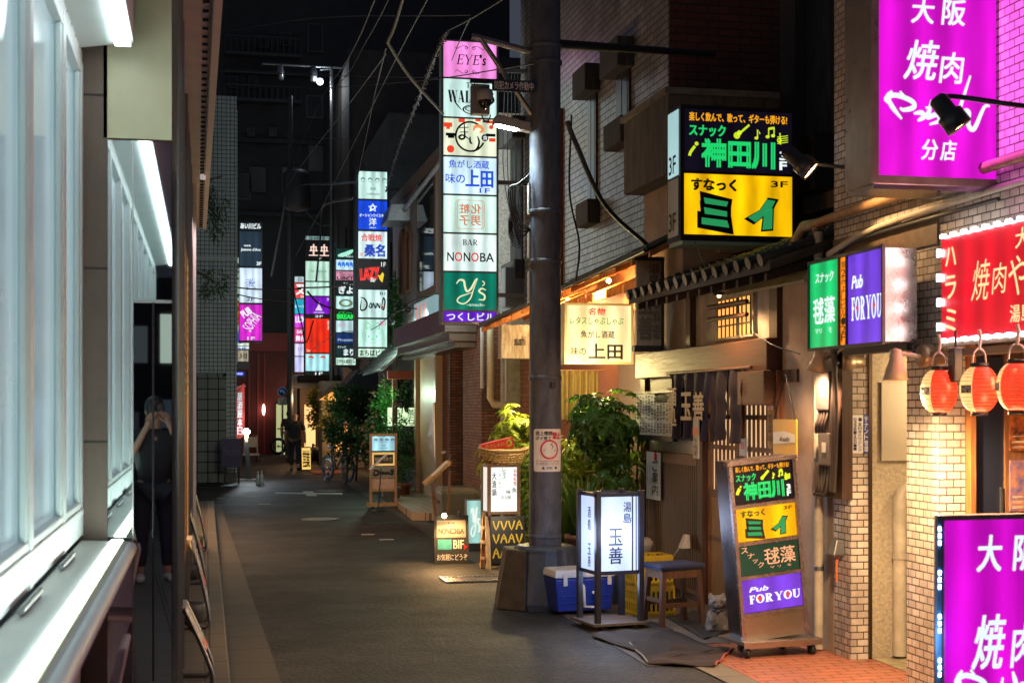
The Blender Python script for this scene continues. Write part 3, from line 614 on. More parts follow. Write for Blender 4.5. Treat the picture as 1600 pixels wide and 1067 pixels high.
# buildings across the street behind the photographer, seen only in the mirror and the glass
t = thing('street_corner_building', 'dark building with lit windows across the street, reflected in the mirror panel', 'building', (0, 0, 0))
MB().box(-14, -26, 0, 14, -22, 14).build('wall', dkwall, t)
for i in range(9):
    for k in range(5):
        x, z = -4.5 + i * 1.05, .8 + k * 2.1
        c_ = ((150, 190, 235), (40, 50, 60), (240, 200, 150), (60, 66, 70), (120, 135, 150), (30, 34, 40), (190, 205, 190))[(i * 3 + k * 5) % 7]
        MB().box(x, -22.02, z, x + .55 + .2 * ((i + k) % 2), -21.98, z + .9 + .3 * (i % 2)).build('window', em(S(*c_), .9, False), t)
# tiled corner tower on the far left corner
t = thing('grid_tiled_building', 'grey corner building covered in small square tiles above a grid shutter', 'building', (0, 0, 0))
MB().box(-8, 34.9, 0, .75, 50, 9.3).build('tiled_wall', gridtile, t)
MB().box(-2, 34.82, 0, .42, 34.9, 2.55).box(.42, 34.8, 0, .5, 34.9, 2.62).box(-2, 34.8, 2.55, .5, 34.9, 2.64).build('shutter', brick('grey_shutter_grid', (.2, .22, .21), (.18, .2, .19), (.03, .03, .03), .25, .25, .014, .4, 0, .2), t)
MB().box(-8, 34.85, 0, .76, 34.9, .25).build('base_course', concrete, t)
MB().box(-2, 34.86, 5.35, .755, 34.9, 5.42).build('string_course', mat('pale_course', (.45, .5, .52), .5), t)
MB().box(.756, 36, 2.9, .8, 44, 9.2).build('side_panel', gridtile, t)

# ------------------------------------------------------------------ far end of the alley
t = thing('red_fronted_building', 'dark tall building closing the alley with a red painted ground floor', 'building', (0, 0, 0))
MB().box(-14, 56, 4.72, 12, 70, 30).build('upper_wall', dkwall, t)
MB().box(-14, 55.95, 0, 12, 56, 4.72).build('red_front', redwall, t)
MB().box(-14, 55.9, 4.0, 12, 55.96, 4.7).build('red_band', mat('deep_red_band', (.3, .045, .04), .6), t)
def fw(u0, u1, v0, v1, m=darkpane, rail=False, Y=55.9):
    a = WY(u0, v1, Y); b = WY(u1, v0, Y)
    o = MB().box(a.x, Y - .04, a.z, b.x, Y + .2, b.z).build('window', mat('dim_frame', (.07, .07, .075), .5), t)
    e = .1 * (b.x - a.x); MB().box(a.x + e, Y - .06, a.z + e, b.x - e, Y - .045, b.z - e).build('pane', m, o)
    if rail:
        m_ = MB()
        for i in range(9): m_.box(a.x - .3 + (b.x - a.x + .6) * i / 8 - .015, Y - .5, a.z - .2, a.x - .3 + (b.x - a.x + .6) * i / 8 + .015, Y - .47, a.z + .55)
        m_.box(a.x - .35, Y - .52, a.z + .52, b.x + .35, Y - .45, a.z + .58).box(a.x - .35, Y - .52, a.z - .25, b.x + .35, Y, a.z - .18).build('balcony', mat('dim_rail', (.05, .05, .055), .5), t)
for r_ in ((402, 420, 56, 75), (437, 455, 52, 72), (480, 505, 38, 82), (356, 372, 120, 138), (388, 403, 118, 138), (386, 398, 200, 214), (420, 432, 200, 214), (370, 392, 272, 312)): fw(*r_)
for r_ in ((478, 505, 150, 185), (440, 470, 262, 300), (390, 415, 262, 300), (482, 506, 225, 268)): fw(*r_)
for (v0, v1) in ((136, 152), (60, 80)):
    m_ = MB(); a = WY(352, v1, 55.5); b = WY(470, v0, 55.5)
    for i in range(14): m_.box(a.x + (b.x - a.x) * i / 13 - .02, 55.5, a.z, a.x + (b.x - a.x) * i / 13 + .02, 55.54, b.z)
    m_.box(a.x, 55.48, b.z - .06, b.x, 55.56, b.z).box(a.x, 55.4, a.z - .12, b.x, 56, a.z).build('balcony_rail', mat('dim_rail', (.05, .05, .055)), t)
for (u0, u1, v) in ((350, 535, 108), (350, 535, 215), (350, 520, 330)):
    a = WY(u0, v, 55.8); b = WY(u1, v, 55.8); MB().box(a.x, 55.7, a.z - .15, b.x, 56, a.z).build('ledge', dkwall2, t)
# lit doorway, vents, pipes at its foot
a = WY(429, 715, 55.8); b = WY(452, 628, 55.8)
dd = MB().box(a.x, 55.7, a.z, b.x, 55.94, b.z).build('doorway', wood_d, t)
MB().box(a.x + .06, 55.66, a.z + .05, b.x - .06, 55.69, b.z - .08).build('lit_pane', em((.75, .8, .38), .55), dd)
MB().box(a.x + .28, 55.62, a.z + .05, a.x + .33, 55.655, b.z - .08).box(a.x + .1, 55.62, a.z + 1.1, b.x - .1, 55.655, a.z + 1.15).build('bars', wood_d, dd)
for uu in (388, 402, 412): a = WY(uu, 640, 55.9); MB().box(a.x, 55.88, 0, a.x + .06, 55.955, 3.9).build('pilaster', mat('deep_red_band', (.3, .045, .04)), t)
a = WY(412, 640, 55.8); MB().ball((a.x, 55.82, a.z), (.06, .06, .22)).build('wall_lamp', em((1, .5, .35), 3), t)
lamp('POINT', t, (a.x, 55.3, a.z), 3, (1, .5, .4), size=.2); lamp('POINT', t, (3.4, 55.0, 2.4), 15, (1, .8, .5), size=.2)
t = thing('slate_tower_block', 'dark blue-grey tower block rising behind the red fronted building', 'building', (0, 0, 0))
MB().box(-4, 86, 0, 9, 100, 60).build('wall', dkwall2, t)
MB().box(-30, 95, 0, -4, 110, 42).build('wing', dkwall, t)
# right side of the far alley: pale corner building with tall round column and small canopies
t = thing('corner_shop_building', 'narrow building with a pale round column behind the pink and red stacked signs', 'building', (0, 0, 0))
MB().box(4.5, 44.5, 0, 14, 55.7, 13).build('wall', mat('brown_grey_wall', (.1, .085, .08), .8, 0, 2, .4), t)
q = WY(467, 700, 50); MB().lathe([(.32, 0), (.32, 2.6), (.34, 2.7), (.3, 2.95), (0, 2.95)], q.x + .05, 50.2, 16).build('column', mat('pale_column', (.36, .34, .34), .5), t)
a = WY(480, 712, 48.5); b = WY(497, 632, 48.5)
MB().box(a.x - .25, 48.4, 0, 5, 55, 2.9).build('ground_floor', wood_d, t)
MB().box(a.x - .1, 48.3, .15, a.x + .26, 48.39, b.z).build('lit_door', em((1, .52, .2), 1.5), t)
MB().box(a.x - .7, 47.4, 2.45, 5, 48.6, 2.62).build('canopy', metal_d, t)
MB().box(4.4, 44.4, 3, 4.5, 44.5, 13).box(4.42, 46, 6, 4.5, 48, 7.6).box(4.42, 50, 6, 4.5, 52, 7.6).build('trim', dkwall2, t)
t = thing('canvas_awning_shop', 'small warm-lit shop with a tan awning half hidden by trees', 'shop', (0, 0, 0))
MB().box(4.7, 37, 0, 12, 44.3, 9.5).build('wall', mat('dim_grey_wall', (.1, .1, .105), .8, 0, 2, .4), t)
a = WY(503, 715, 43); MB().box(a.x, 42.9, 0, 5, 44.2, 2.6).build('front_wall', mat('pale_tile_wall', (.45, .36, .27), .6, 0, 5, .3), t)
l_, r_ = WY(494, 625, 42.5), WY(545, 606, 42.5)
MB().hexa([(l_.x, 41.6, l_.z), (r_.x, 41.6, l_.z), (r_.x, 43, l_.z), (l_.x, 43, l_.z), (l_.x + .3, 41.9, l_.z + .15), (r_.x, 41.9, r_.z + .2), (r_.x, 43, r_.z + .2), (l_.x + .6, 43, r_.z + .2)]).build('awning', mat('tan_canvas', (.42, .26, .1), .8, 0, 6, .3), t)
q = WY(530, 640, 42.8); MB().box(q.x - .12, 42.75, .5, q.x + .28, 42.88, 2.35).build('lit_window', em((1, .42, .1), 1.7), t)
q = WY(541, 560, 40); MB().hexa([(q.x - .25, 39, 2.25), (5, 39, 2.25), (5, 42, 2.25), (q.x - .25, 42, 2.25), (q.x + .3, 39.6, 2.85), (5, 39.6, 2.95), (5, 42, 2.95), (q.x + .3, 42, 2.85)]).build('dark_roof', mat('dark_shingle', (.03, .032, .036), .6, 0, 12, .4), t)
lamp('POINT', t, (3.7, 41.2, 2.0), 30, (1, .6, .25), size=.15)
lamp('POINT', t, (3.0, 47.0, 2.1), 28, (1, .6, .3), size=.15)

# ------------------------------------------------------------------ mid right: rough plaster house with arches, brown entrance, split brick
t = thing('arched_window_house', 'rough grey house with arched windows above the brown entrance canopy', 'house', (0, 0, 0))
ax_ = 4.35
rough = mat('rough_render', (.5, .46, .42), .9, 0, 26, .5, 1.0)
MB().box(ax_, 23.2, 2.9, 9, 33.5, 6.6).build('upper_wall', rough, t)
MB().box(ax_ - .06, 23.15, 6.45, 9, 33.6, 6.7).build('cornice', mat('tan_cornice', (.3, .23, .17), .8, 0, 6, .4), t)
m1 = MB()
for uc in (630, 640):
    yc = yX(uc, ax_); pts = []
    hw, zb, zt = .34, 4.35, 5.35
    prof = [(yc - hw, zb), (yc + hw, zb)] + [(yc + hw * cos(PI * i / 10), zt + hw * 1.2 * sin(PI * i / 10)) for i in range(11)]
    o = MB().slab([(ax_ - .012, a, b) for a, b in prof], (.01, 0, 0)).build('arched_window', darkpane, t)
    m2 = MB()
    for i in range(len(prof)):
        p_, q_ = prof[i], prof[(i + 1) % len(prof)]; m2.tube([(ax_ - .02, *p_), (ax_ - .02, *q_)], .05, 6)
    m2.build('surround', mat('arch_brick', (.3, .17, .11), .8, 0, 30, .4), o)
ya_, yb_ = yX(684, ax_), yX(655, ax_)
wn_ = MB().box(ax_ - .05, ya_ - .05, 4.0, ax_ + .02, yb_ + .1, 6.55).build('tall_window', mat('brown_frame', (.2, .13, .08), .5), t)
MB().box(ax_ - .06, ya_ + .12, 4.15, ax_ - .045, yb_ - .1, 6.4).build('pane', mat('reflective_pane', (.03, .035, .04), .03, 0, spec=1.0), wn_)
MB().box(ax_ - .08, ya_ - .1, 2.95, ax_ - .0, yb_ + .2, 3.95).build('poster_board', em(S(150, 190, 195), .6), t)
mm = MB()
for i in range(3): mm.box(.25 + i * .55, -.006, .15, .42 + i * .55, -.003, .95)
mm.move(Matrix.Translation((ax_ - .08, yb_ + .1, 2.95)) @ Matrix.Rotation(-PI / 2, 4, 'Z')).build('board_stripes', ink(215, 120, 100), t)
mm = MB(); mm.scribble(0, 0, 1.3, .24, 1, -.006, .03).move(Matrix.Translation((ax_ - .085, yb_ - .3, 2.98)) @ Matrix.Rotation(-PI / 2, 4, 'Z')).build('board_marks', dark(20, 22, 24), t)
MB().tube([(ax_ - .12, 23.2, 6.4), (ax_ - .12, 31.4, 6.05)], .05, 8).build('gutter_pipe', mat('pale_blue_pipe', (.4, .46, .55), .4), t)
MB().hexa([(ax_ - .5, 30.6, 5.85), (ax_, 30.6, 5.85), (ax_, 31.8, 5.85), (ax_ - .5, 31.8, 5.85), (ax_ - .4, 30.6, 6.2), (ax_, 30.6, 6.2), (ax_, 31.8, 6.2), (ax_ - .4, 31.8, 6.2)]).build('vent_hood', metal_g, t)
# ground floor
MB().box(4.25, 21.95, 0, 9, 23.6, 3.3).build('split_brick_wall', roughbrick, t)
MB().box(4.25, 24.9, 0, 9, 25.7, 2.9).build('split_brick_pier', roughbrick, t)
MB().box(4.55, 23.6, 0, 9, 24.9, 2.9).build('door_recess', wood('louvre_wood', (.22, .1, .055), axis='y'), t)
m1 = MB()
for i in range(24): m1.box(4.5, 23.62, .1 + i * .095, 4.555, 24.25, .17 + i * .095)
m1.build('louvres', wood('louvre_wood', (.22, .1, .055)), t)
dr = MB().box(4.46, 24.28, 0, 4.52, 24.88, 2.3).build('door', mat('dark_door', (.02, .014, .012), .4), t)
MB().tube([(4.43, 24.36, .5), (4.43, 24.36, 1.7)], .018, 8).build('handle', metal_s, dr)
MB().box(4.2, 25.9, 0, 4.6, 28.2, 2.8).build('beige_wall', mat('beige_metal_panel', (.62, .42, .24), .45, 0, 2, .15), t)
MB().box(4.12, 25.7, 0, 4.3, 25.9, 2.8).build('door_post', mat('tan_post', (.35, .25, .17), .4, .4), t); MB().box(4.12, 28.2, 0, 4.3, 28.4, 2.8).build('door_post', mat('tan_post', (.35, .25, .17), .4, .4), t)
MB().box(4.16, 26.05, 1.55, 4.2, 26.3, 1.95).build('intercom_panel', mat('grey_intercom', (.4, .37, .36), .4), t)
MB().box(4.15, 26.1, 1.6, 4.165, 26.16, 1.9).build('button_row', blackp, t)
MB().tube([(4.12, 25.72, .9), (4.1, 25.72, 1.9)], .02, 8).build('pull_handle', metal_s, t)
cpy = thing('entrance_canopy', 'dark brown stepped metal canopy over the beige entrance door', 'canopy', (0, 0, 0))
L0, R0 = 22.3, 28.6
for i, (xx, za, zb_) in enumerate(((3.72, 3.0, 3.38), (3.8, 2.86, 3.0), (3.9, 2.76, 2.86))):
    MB().box(xx, L0 + i * .05, za, 4.25, R0 - i * .05, zb_).build(('fascia', 'lower_step', 'soffit_step')[i], mat('brown_metal', (.075, .052, .04), .35, .4, 8, .25), cpy, bev=.01)
cpy.parent = t; del cpy['label']; del cpy['category']
# gap between houses with pipes
t = thing('stucco_gap_house', 'recessed pale stucco wall with drain pipes between brick and tiled buildings', 'building', (0, 0, 0))
MB().box(4.9, 21.62, 0, 9, 21.94, 8.4).build('wall', mat('greenish_stucco', (.42, .42, .36), .85, 0, 8, .4, .4), t)
MB().box(4.55, 21.7, 0, 9, 21.93, 3.3).build('front_wall', mat('greenish_stucco', (.42, .42, .36)), t)
q = WY(766, 600, 21.6)
MB().tube([(q.x, 21.6, 3.4), (q.x, 21.6, 1.95), (q.x + .05, 21.6, 1.85), (q.x + .45, 21.6, 1.83)], .055, 10).build('drain_pipe', mat('cream_drain_pipe', (.5, .45, .3), .5, 0, 8, .3), t)
MB().tube([(q.x - .13, 21.6, 3.4), (q.x - .13, 21.6, 2.1)], .03, 8).tube([(q.x + .25, 21.6, 3.2), (q.x + .25, 21.6, 1.9)], .025, 8).build('thin_pipe', mat('grey_thin_pipe', (.35, .36, .36), .5), t)
MB().slab([(4.5, 21.2, 2.62), (4.95, 21.2, 2.85), (4.95, 21.7, 2.85), (4.5, 21.7, 2.62)], (0, 0, .06)).build('small_roof', mat('green_patina', (.05, .08, .07), .6), t)
MB().slab([(4.3, 21.55, .75), (4.9, 21.55, 1.35), (4.9, 21.68, 1.35), (4.3, 21.68, .75)], (0, 0, .08)).build('stair_side', concrete, t)
m1 = MB()
for k in range(5):
    r0 = .12 + .03 * k; m1.tube([(4.72 + r0 * cos(a * .7) * .6, 21.52 - .012 * k, 4.6 + r0 * sin(a * .7) * 1.4) for a in range(10)], .008, 5)
for k in range(6): m1.tube([(4.55 + k * .05, 21.55, 7), (4.5 + k * .07, 21.5, 5.6), (4.62 + k * .03, 21.52, 4.8), (4.8, 21.56, 4.2)], .008, 5, k=4)
m1.build('cable_bundle', wire_m, t)
MB().box(4.5, 21.3, 3.35, 5.0, 21.6, 3.95).build('grey_box', mat('grey_service_box', (.16, .16, .17), .5), t)
# ivy-clad cafe with striped corrugated lean-to
t = thing('ivy_cafe', 'low cafe with a pale slatted lean-to roof half covered by plants', 'cafe', (0, 0, 0))
MB().box(4.4, 29.5, 0, 9, 36.8, 5.8).build('wall', mat('dim_brown_wall', (.08, .06, .05), .8, 0, 3, .4), t)
a, b = WY(581, 583, 31.5), WY(645, 545, 29.6)
rf = [(a.x, 33.4, 2.55), (4.35, 33.4, 3.3), (4.35, 28.7, 3.3), (a.x - .1, 28.7, 2.55)]
MB().slab(rf, (0, 0, .03)).build('lean_to_roof', mat('pale_green_sheet', (.6, .74, .66), .35, 0, 5, .2), t)
m1 = MB()
for i in range(13): yy = 28.7 + 4.7 * i / 12; m1.slab([(a.x - .1, yy - .045, 2.585), (4.35, yy - .045, 3.335), (4.35, yy + .045, 3.335), (a.x - .1, yy + .045, 2.585)], (0, 0, .02))
for i in range(1, 6): k = i / 6; m1.slab([(a.x + (4.35 - a.x) * k - .015, 28.7, 2.585 + .75 * k), (a.x + (4.35 - a.x) * k + .015, 28.7, 2.6 + .75 * k), (a.x + (4.35 - a.x) * k + .015, 33.4, 2.6 + .75 * k), (a.x + (4.35 - a.x) * k - .015, 33.4, 2.585 + .75 * k)], (0, 0, .015))
m1.build('roof_ribs', mat('dark_rib', (.02, .03, .026), .6), t)
MB().box(a.x, 28.7, 2.38, 4.35, 28.8, 2.55).build('red_fascia', mat('dark_red_board', (.3, .07, .04), .5), t)
MB().box(3.75, 28.9, 0, 3.85, 29.0, 2.5).build('post', wood_d, t)
for k, uu in enumerate((619, 641)):
    q = WY(uu, 651, 29.5)
    lb = MB().box(q.x - .17, 29.4, q.z - .19, q.x + .17, 29.6, q.z + .19).build('lit_box', em(S(215, 240, 190), 1.0), t)
    mm = MB(); mm.vtext('茶石', q.x - .08, q.z - .16, q.x + .08, q.z + .16, 29.395).build('lettering', dark(30, 60, 40), lb)
lamp('POINT', t, (3.5, 28.9, 2.1), 24, (.7, 1, .7), size=.1)
# ------------------------------------------------------------------ signs
frame_d = mat('dark_sign_frame', (.07, .075, .08), .4, .6, 10, .3); frame_s = mat('steel_sign_frame', (.34, .34, .35), .35, .8, 10, .3)
def panel(root, x0, z0, x1, z1, bg, items, y=-.006, name='panel'):
    """one backlit sheet of a sign with its lettering; items are (material, drawing function) or (material, text, box, keywords)"""
    if not hasattr(bg, 'node_tree'): bg = em(S(*bg), 1.25, True, .4)
    p = MB().box(x0, y, z0, x1, y + .012, z1).build(name, bg, root)
    w_, h_ = x1 - x0, z1 - z0; by = {}
    for it in items:
        m = it[0]; mb = by.setdefault(m.name, (m, MB()))[1]; yy = y - .003 - .0006 * list(by).index(m.name)
        if callable(it[1]): it[1](mb, lambda a, b: (x0 + a * w_, z1 - b * h_), w_, h_, yy)
        else:
            a0, b0, a1, b1 = it[2]; kw = dict(it[3]) if len(it) > 3 else {}
            v = kw.pop('v', 0); rm = kw.pop('roman', None)
            X0, X1, Z0, Z1 = x0 + a0 * w_, x0 + a1 * w_, z1 - b1 * h_, z1 - b0 * h_
            if v: mb.vtext(it[1], X0, Z0, X1, Z1, yy, **kw)
            elif rm is not None: roman(mb, it[1], X0, Z0, X1, Z1, yy, **rm)
            else: mb.text(it[1], X0, Z0, X1, Z1, yy, **kw)
    for m, mb in by.values():
        if mb.v: mb.build('lettering', m, p)
    return p
def sign_root(name, label, cat, u0, u1, v0, v1, Y, depth, frame=frame_d, group=None, back=True, fw=.02):
    """box sign facing down the alley; returns (root, pixel -> local function)"""
    a = WY(u0, v1, Y); b = WY(u1, v1, Y); um = (u0 + u1) / 2
    zt, zb = WY(um, v0, Y).z, WY(um, v1, Y).z; w_ = b.x - a.x
    r = thing(name, label, cat, (a.x, Y, zb), 0, group)
    MB().box(0, 0, 0, w_, depth, zt - zb).build('casing', frame, r)
    m_ = MB().box(-.002, -.015, 0, fw, 0, zt - zb).box(w_ - fw, -.015, 0, w_ + .002, 0, zt - zb).box(fw, -.015, 0, w_ - fw, 0, fw).box(fw, -.015, zt - zb - fw, w_ - fw, 0, zt - zb)
    m_.build('frame', frame, r)
    P = lambda u, v: ((u - u0) / (u1 - u0) * w_, (v1 - v) / (v1 - v0) * (zt - zb))
    return r, P, w_, zt - zb
def stack(name, label, u0, u1, v0, v1, Y, depth, rows, frame=frame_d, pad=2, arms=(), group=None, left=None):
    r, P, w_, h_ = sign_root(name, label, 'sign', u0, u1, v0, v1, Y, depth, frame, group)
    if left: MB().box(-.008, .04, .02, -.002, depth - .04, h_ - .02).build('side_panel', em(S(*left), .7, True, .3), r)
    for (a, b, bg, items) in rows:
        x0, z0 = P(u0 + pad, b); x1, z1 = P(u1 - pad, a); panel(r, x0, z0, x1, z1, bg, items)
    MB().box(.03, depth + .002, .05, w_ - .03, depth + .008, h_ - .05).build('back_panel', em(S(205, 225, 220), 1.9, True, .3), r)  # unseen back made to glow so it lights the alley beyond
    for zz in arms: MB().box(w_, depth * .3, zz * h_, w_ + .5, depth * .3 + .06, zz * h_ + .06).build('wall_bracket', frame, r)
    return r
K = dark(16, 18, 20); WH = ink(235, 250, 250); RED = ink(225, 40, 35); BLU = ink(30, 80, 215); PALE = (205, 240, 234)
def scrolls(mb, P, w, h, y):
    for sz in (1, -1):
        for sx in (1, -1):
            c = P(.5, .5); b = .33 * h * sz
            pts = [(c[0] + sx * w * a, c[1] + b + sz * h * bb) for a, bb in ((.04, .0), (.07, .05), (.1, .0), (.07, -.04), (.05, .0), (.12, .06), (.2, .01), (.25, -.03), (.28, .02))]
            mb.stroke(pts, .008, y, 5, False)
def waltz(mb, P, w, h, y):
    cx, cz = P(.55, .8); mb.ring(cx, cz, .09 * w, .075 * w, y, sx=2.2); mb.ring(cx - .02 * w, cz + .02 * h, .05 * w, .04 * w, y, sx=2.6)
    mb.stroke([P(.2, .45), P(.22, .62), P(.34, .82)], .02, y); mb.stroke([P(.9, .35), P(.95, .55), P(.8, .72)], .02, y)
def marimo_bg(mb, P, w, h, y):
    for a, b, c, d_ in ((.0, .12, .16, .24), (.05, .22, .12, .3), (.28, .0, .4, .1), (.8, .02, .98, .1), (.86, .5, .98, .6), (.6, .0, .7, .06)): mb.poly([P(a, d_), P(c, d_), P(c, b), P(a, b)], y)
    mb.disc(*P(.13, .84), .07 * w, y); mb.disc(*P(.9, .2), .04 * w, y)
def marimo_bk(mb, P, w, h, y):
    for a, b, c, d_ in ((.04, .4, .24, .48), (.08, .46, .2, .54), (.8, .38, .98, .46), (.74, .02, .86, .08)): mb.poly([P(a, d_), P(c, d_), P(c, b), P(a, b)], y)
    c = P(.5, .48); mb.ring(*c, .29 * w, .255 * w, y, a0=.9, a1=5.9)
    # ま
    mb.stroke([P(.3, .25), P(.47, .23)], .028, y); mb.stroke([P(.31, .37), P(.46, .36)], .028, y)
    mb.stroke([P(.39, .14), P(.395, .35), P(.39, .52), P(.33, .56), P(.29, .5), P(.36, .45), P(.48, .55)], .03, y)
    # り
    mb.stroke([P(.5, .48), P(.5, .62), P(.54, .68)], .03, y); mb.stroke([P(.64, .46), P(.67, .62), P(.64, .78), P(.56, .9)], .03, y)
    mb.disc(*P(.78, .5), .065 * w, y)
def shrimp(mb, P, w, h, y): mb.stroke([P(.56, .32), P(.6, .2), P(.7, .2), P(.74, .3), P(.68, .36)], .05, y)
def sq(mb, P, w, h, y):
    for e in (.06, .09):
        pts = [P(.2 + e, .12), P(.8 - e, .12), P(.83 - e, .18), P(.83 - e, .82), P(.8 - e, .9), P(.2 + e, .9), P(.17 + e, .84), P(.17 + e, .18)]
        for i in range(8):
            p_, q_ = pts[i], pts[(i + 1) % 8]; mb.stroke([p_, q_], .008, y, 1, False)
def ysnack(mb, P, w, h, y):
    mb.stroke([P(.24, .3), P(.3, .2), P(.38, .22), P(.4, .36), P(.44, .5), P(.52, .42), P(.6, .2), P(.64, .15)], .032, y)
    mb.stroke([P(.64, .15), P(.56, .46), P(.5, .7), P(.38, .84), P(.26, .78), P(.3, .66), P(.44, .58), P(.56, .52)], .02, y)
    mb.stroke([P(.8, .46), P(.72, .42), P(.67, .5), P(.77, .6), P(.76, .72), P(.66, .72)], .028, y)
    mb.ring(*P(.73, .28), .05 * w, .03 * w, y, a0=-1.6, a1=1.6)
stack('building_directory_sign', 'tall lit stack with a pink panel on top, nearest the pole', 690, 778.5, 64, 507, 21, .22, [
    (66.5, 122, (243, 140, 218), [(K, scrolls), (dark(38, 12, 34), 'EYE', (.24, .36, .66, .64), {'roman': {'slant': .2, 'T': .15}}), (dark(38, 12, 34), "'", (.69, .34, .72, .44)), (dark(38, 12, 34), 's', (.73, .44, .8, .64), {'shear': .2})]),
    (125, 183.5, PALE, [(K, 'THE', (.42, .08, .68, .22), {'roman': {}}), (K, 'WAL', (.08, .3, .5, .62), {'roman': {'T': .3, 't': .06}}), (K, 'S', (.82, .32, .95, .62)), (K, waltz)]),
    (186.5, 243.5, (226, 236, 205), [(ink(235, 70, 45), marimo_bg), (dark(14, 30, 28), marimo_bk), (ink(240, 150, 90), shrimp), (WH, '食', (.74, .44, .83, .56))]),
    (246.5, 303.5, (206, 235, 250), [(BLU, '魚がし酒蔵', (.1, .08, .86, .3)), (BLU, '味の', (.04, .45, .4, .72)), (BLU, '上田', (.42, .34, .93, .8), {'bold': .03}), (BLU, '1F', (.68, .83, .88, .96), {'bold': .02})]),
    (306.5, 363.5, (206, 242, 228), [(ink(205, 140, 110), sq), (ink(205, 135, 105), '化', (.52, .22, .7, .48), {'flip': True, 'bold': .025}), (ink(205, 135, 105), '粧', (.3, .22, .49, .48), {'flip': True, 'bold': .025}), (ink(205, 135, 105), '男', (.52, .54, .7, .8), {'flip': True, 'bold': .025}), (ink(205, 135, 105), '子', (.3, .54, .49, .8), {'flip': True, 'bold': .025})]),
    (366.5, 423.5, (222, 245, 240), [(dark(50, 60, 62), 'BAR', (.36, .14, .64, .3), {'roman': {}}), (dark(50, 60, 62), 'N', (.07, .5, .19, .74)), (RED, 'O', (.21, .5, .35, .74)), (dark(50, 60, 62), 'N', (.38, .5, .5, .74)), (RED, 'O', (.52, .5, .66, .74)), (dark(50, 60, 62), 'BA', (.69, .5, .95, .74))]),
    (426.5, 484, (8, 112, 92), [(ink(240, 238, 190), ysnack), (ink(220, 240, 220), '-snack-', (.44, .82, .78, .9))]),
    (487, 503, (92, 22, 190), [(WH, 'つくしビル', (.06, .12, .96, .88), {'bold': .02})])], frame_s, 3, (.1, .5, .9), left=(70, 80, 80))
A_ = [o for o in COL.objects if o.name.startswith('building_directory_sign')][0]
arealamp(A_, (.4, -.03, 2.1), .7, 3.9, 4, (.85, 1, .97)); arealamp(A_, (.4, .25, 2.1), .7, 3.9, 30, (.85, 1, .97), True)
def faces(mb, P, w, h, y):
    for i in range(4):
        c = P(.16 + i * .25, .32); mb.ring(*c, .075 * w, .062 * w, y, n=14); mb.stroke([(c[0] - .07 * w, c[1] + .03 * w), (c[0], c[1] + .075 * w), (c[0] + .07 * w, c[1] + .03 * w)], .03, y, 3, False)
        mb.disc(c[0] - .025 * w, c[1], .01 * w, y, 6); mb.disc(c[0] + .025 * w, c[1], .01 * w, y, 6)
def wheel(mb, P, w, h, y):
    mb.stroke([P(.4, .36), P(.5, .1), P(.6, .36), P(.36, .2), P(.64, .2), P(.4, .36)], .025, y, 2, False)
def donna(mb, P, w, h, y):
    mb.stroke([P(.1, .35), P(.08, .72), P(.24, .7), P(.3, .5), P(.2, .32), P(.06, .28)], .04, y)
    mb.stroke([P(.38, .56), P(.44, .48), P(.46, .64), P(.38, .62), P(.38, .54)], .03, y); mb.stroke([P(.5, .66), P(.52, .48), P(.6, .66), P(.62, .46)], .03, y)
    mb.stroke([P(.65, .66), P(.67, .48), P(.74, .66), P(.76, .46)], .03, y); mb.stroke([P(.8, .7), P(.87, .3), P(.93, .42), P(.88, .72), P(.8, .6)], .035, y)
def heart(cx, cz, s_):
    return lambda mb, P, w, h, y: mb.poly([(P(cx, cz)[0] + s_ * w * a, P(cx, cz)[1] + s_ * w * b) for a, b in [(0, -1), (.75, -.15), (1, .35), (.8, .8), (.4, .85), (0, .45), (-.4, .85), (-.8, .8), (-1, .35), (-.75, -.15)]], y)
def bow(mb, P, w, h, y):
    c = P(.5, .55); mb.ring(*c, .3 * w, .285 * w, y, sx=1.25); mb.ring(*c, .2 * w, .19 * w, y, sx=1.3)
    for sx in (-1, 1): mb.stroke([P(.5, .25), P(.5 + sx * .2, .12), P(.5 + sx * .22, .34), P(.5, .27)], .02, y)
    mb.disc(*P(.36, .62), .035 * w, y); mb.disc(*P(.64, .62), .035 * w, y); mb.disc(*P(.5, .7), .03 * w, y)
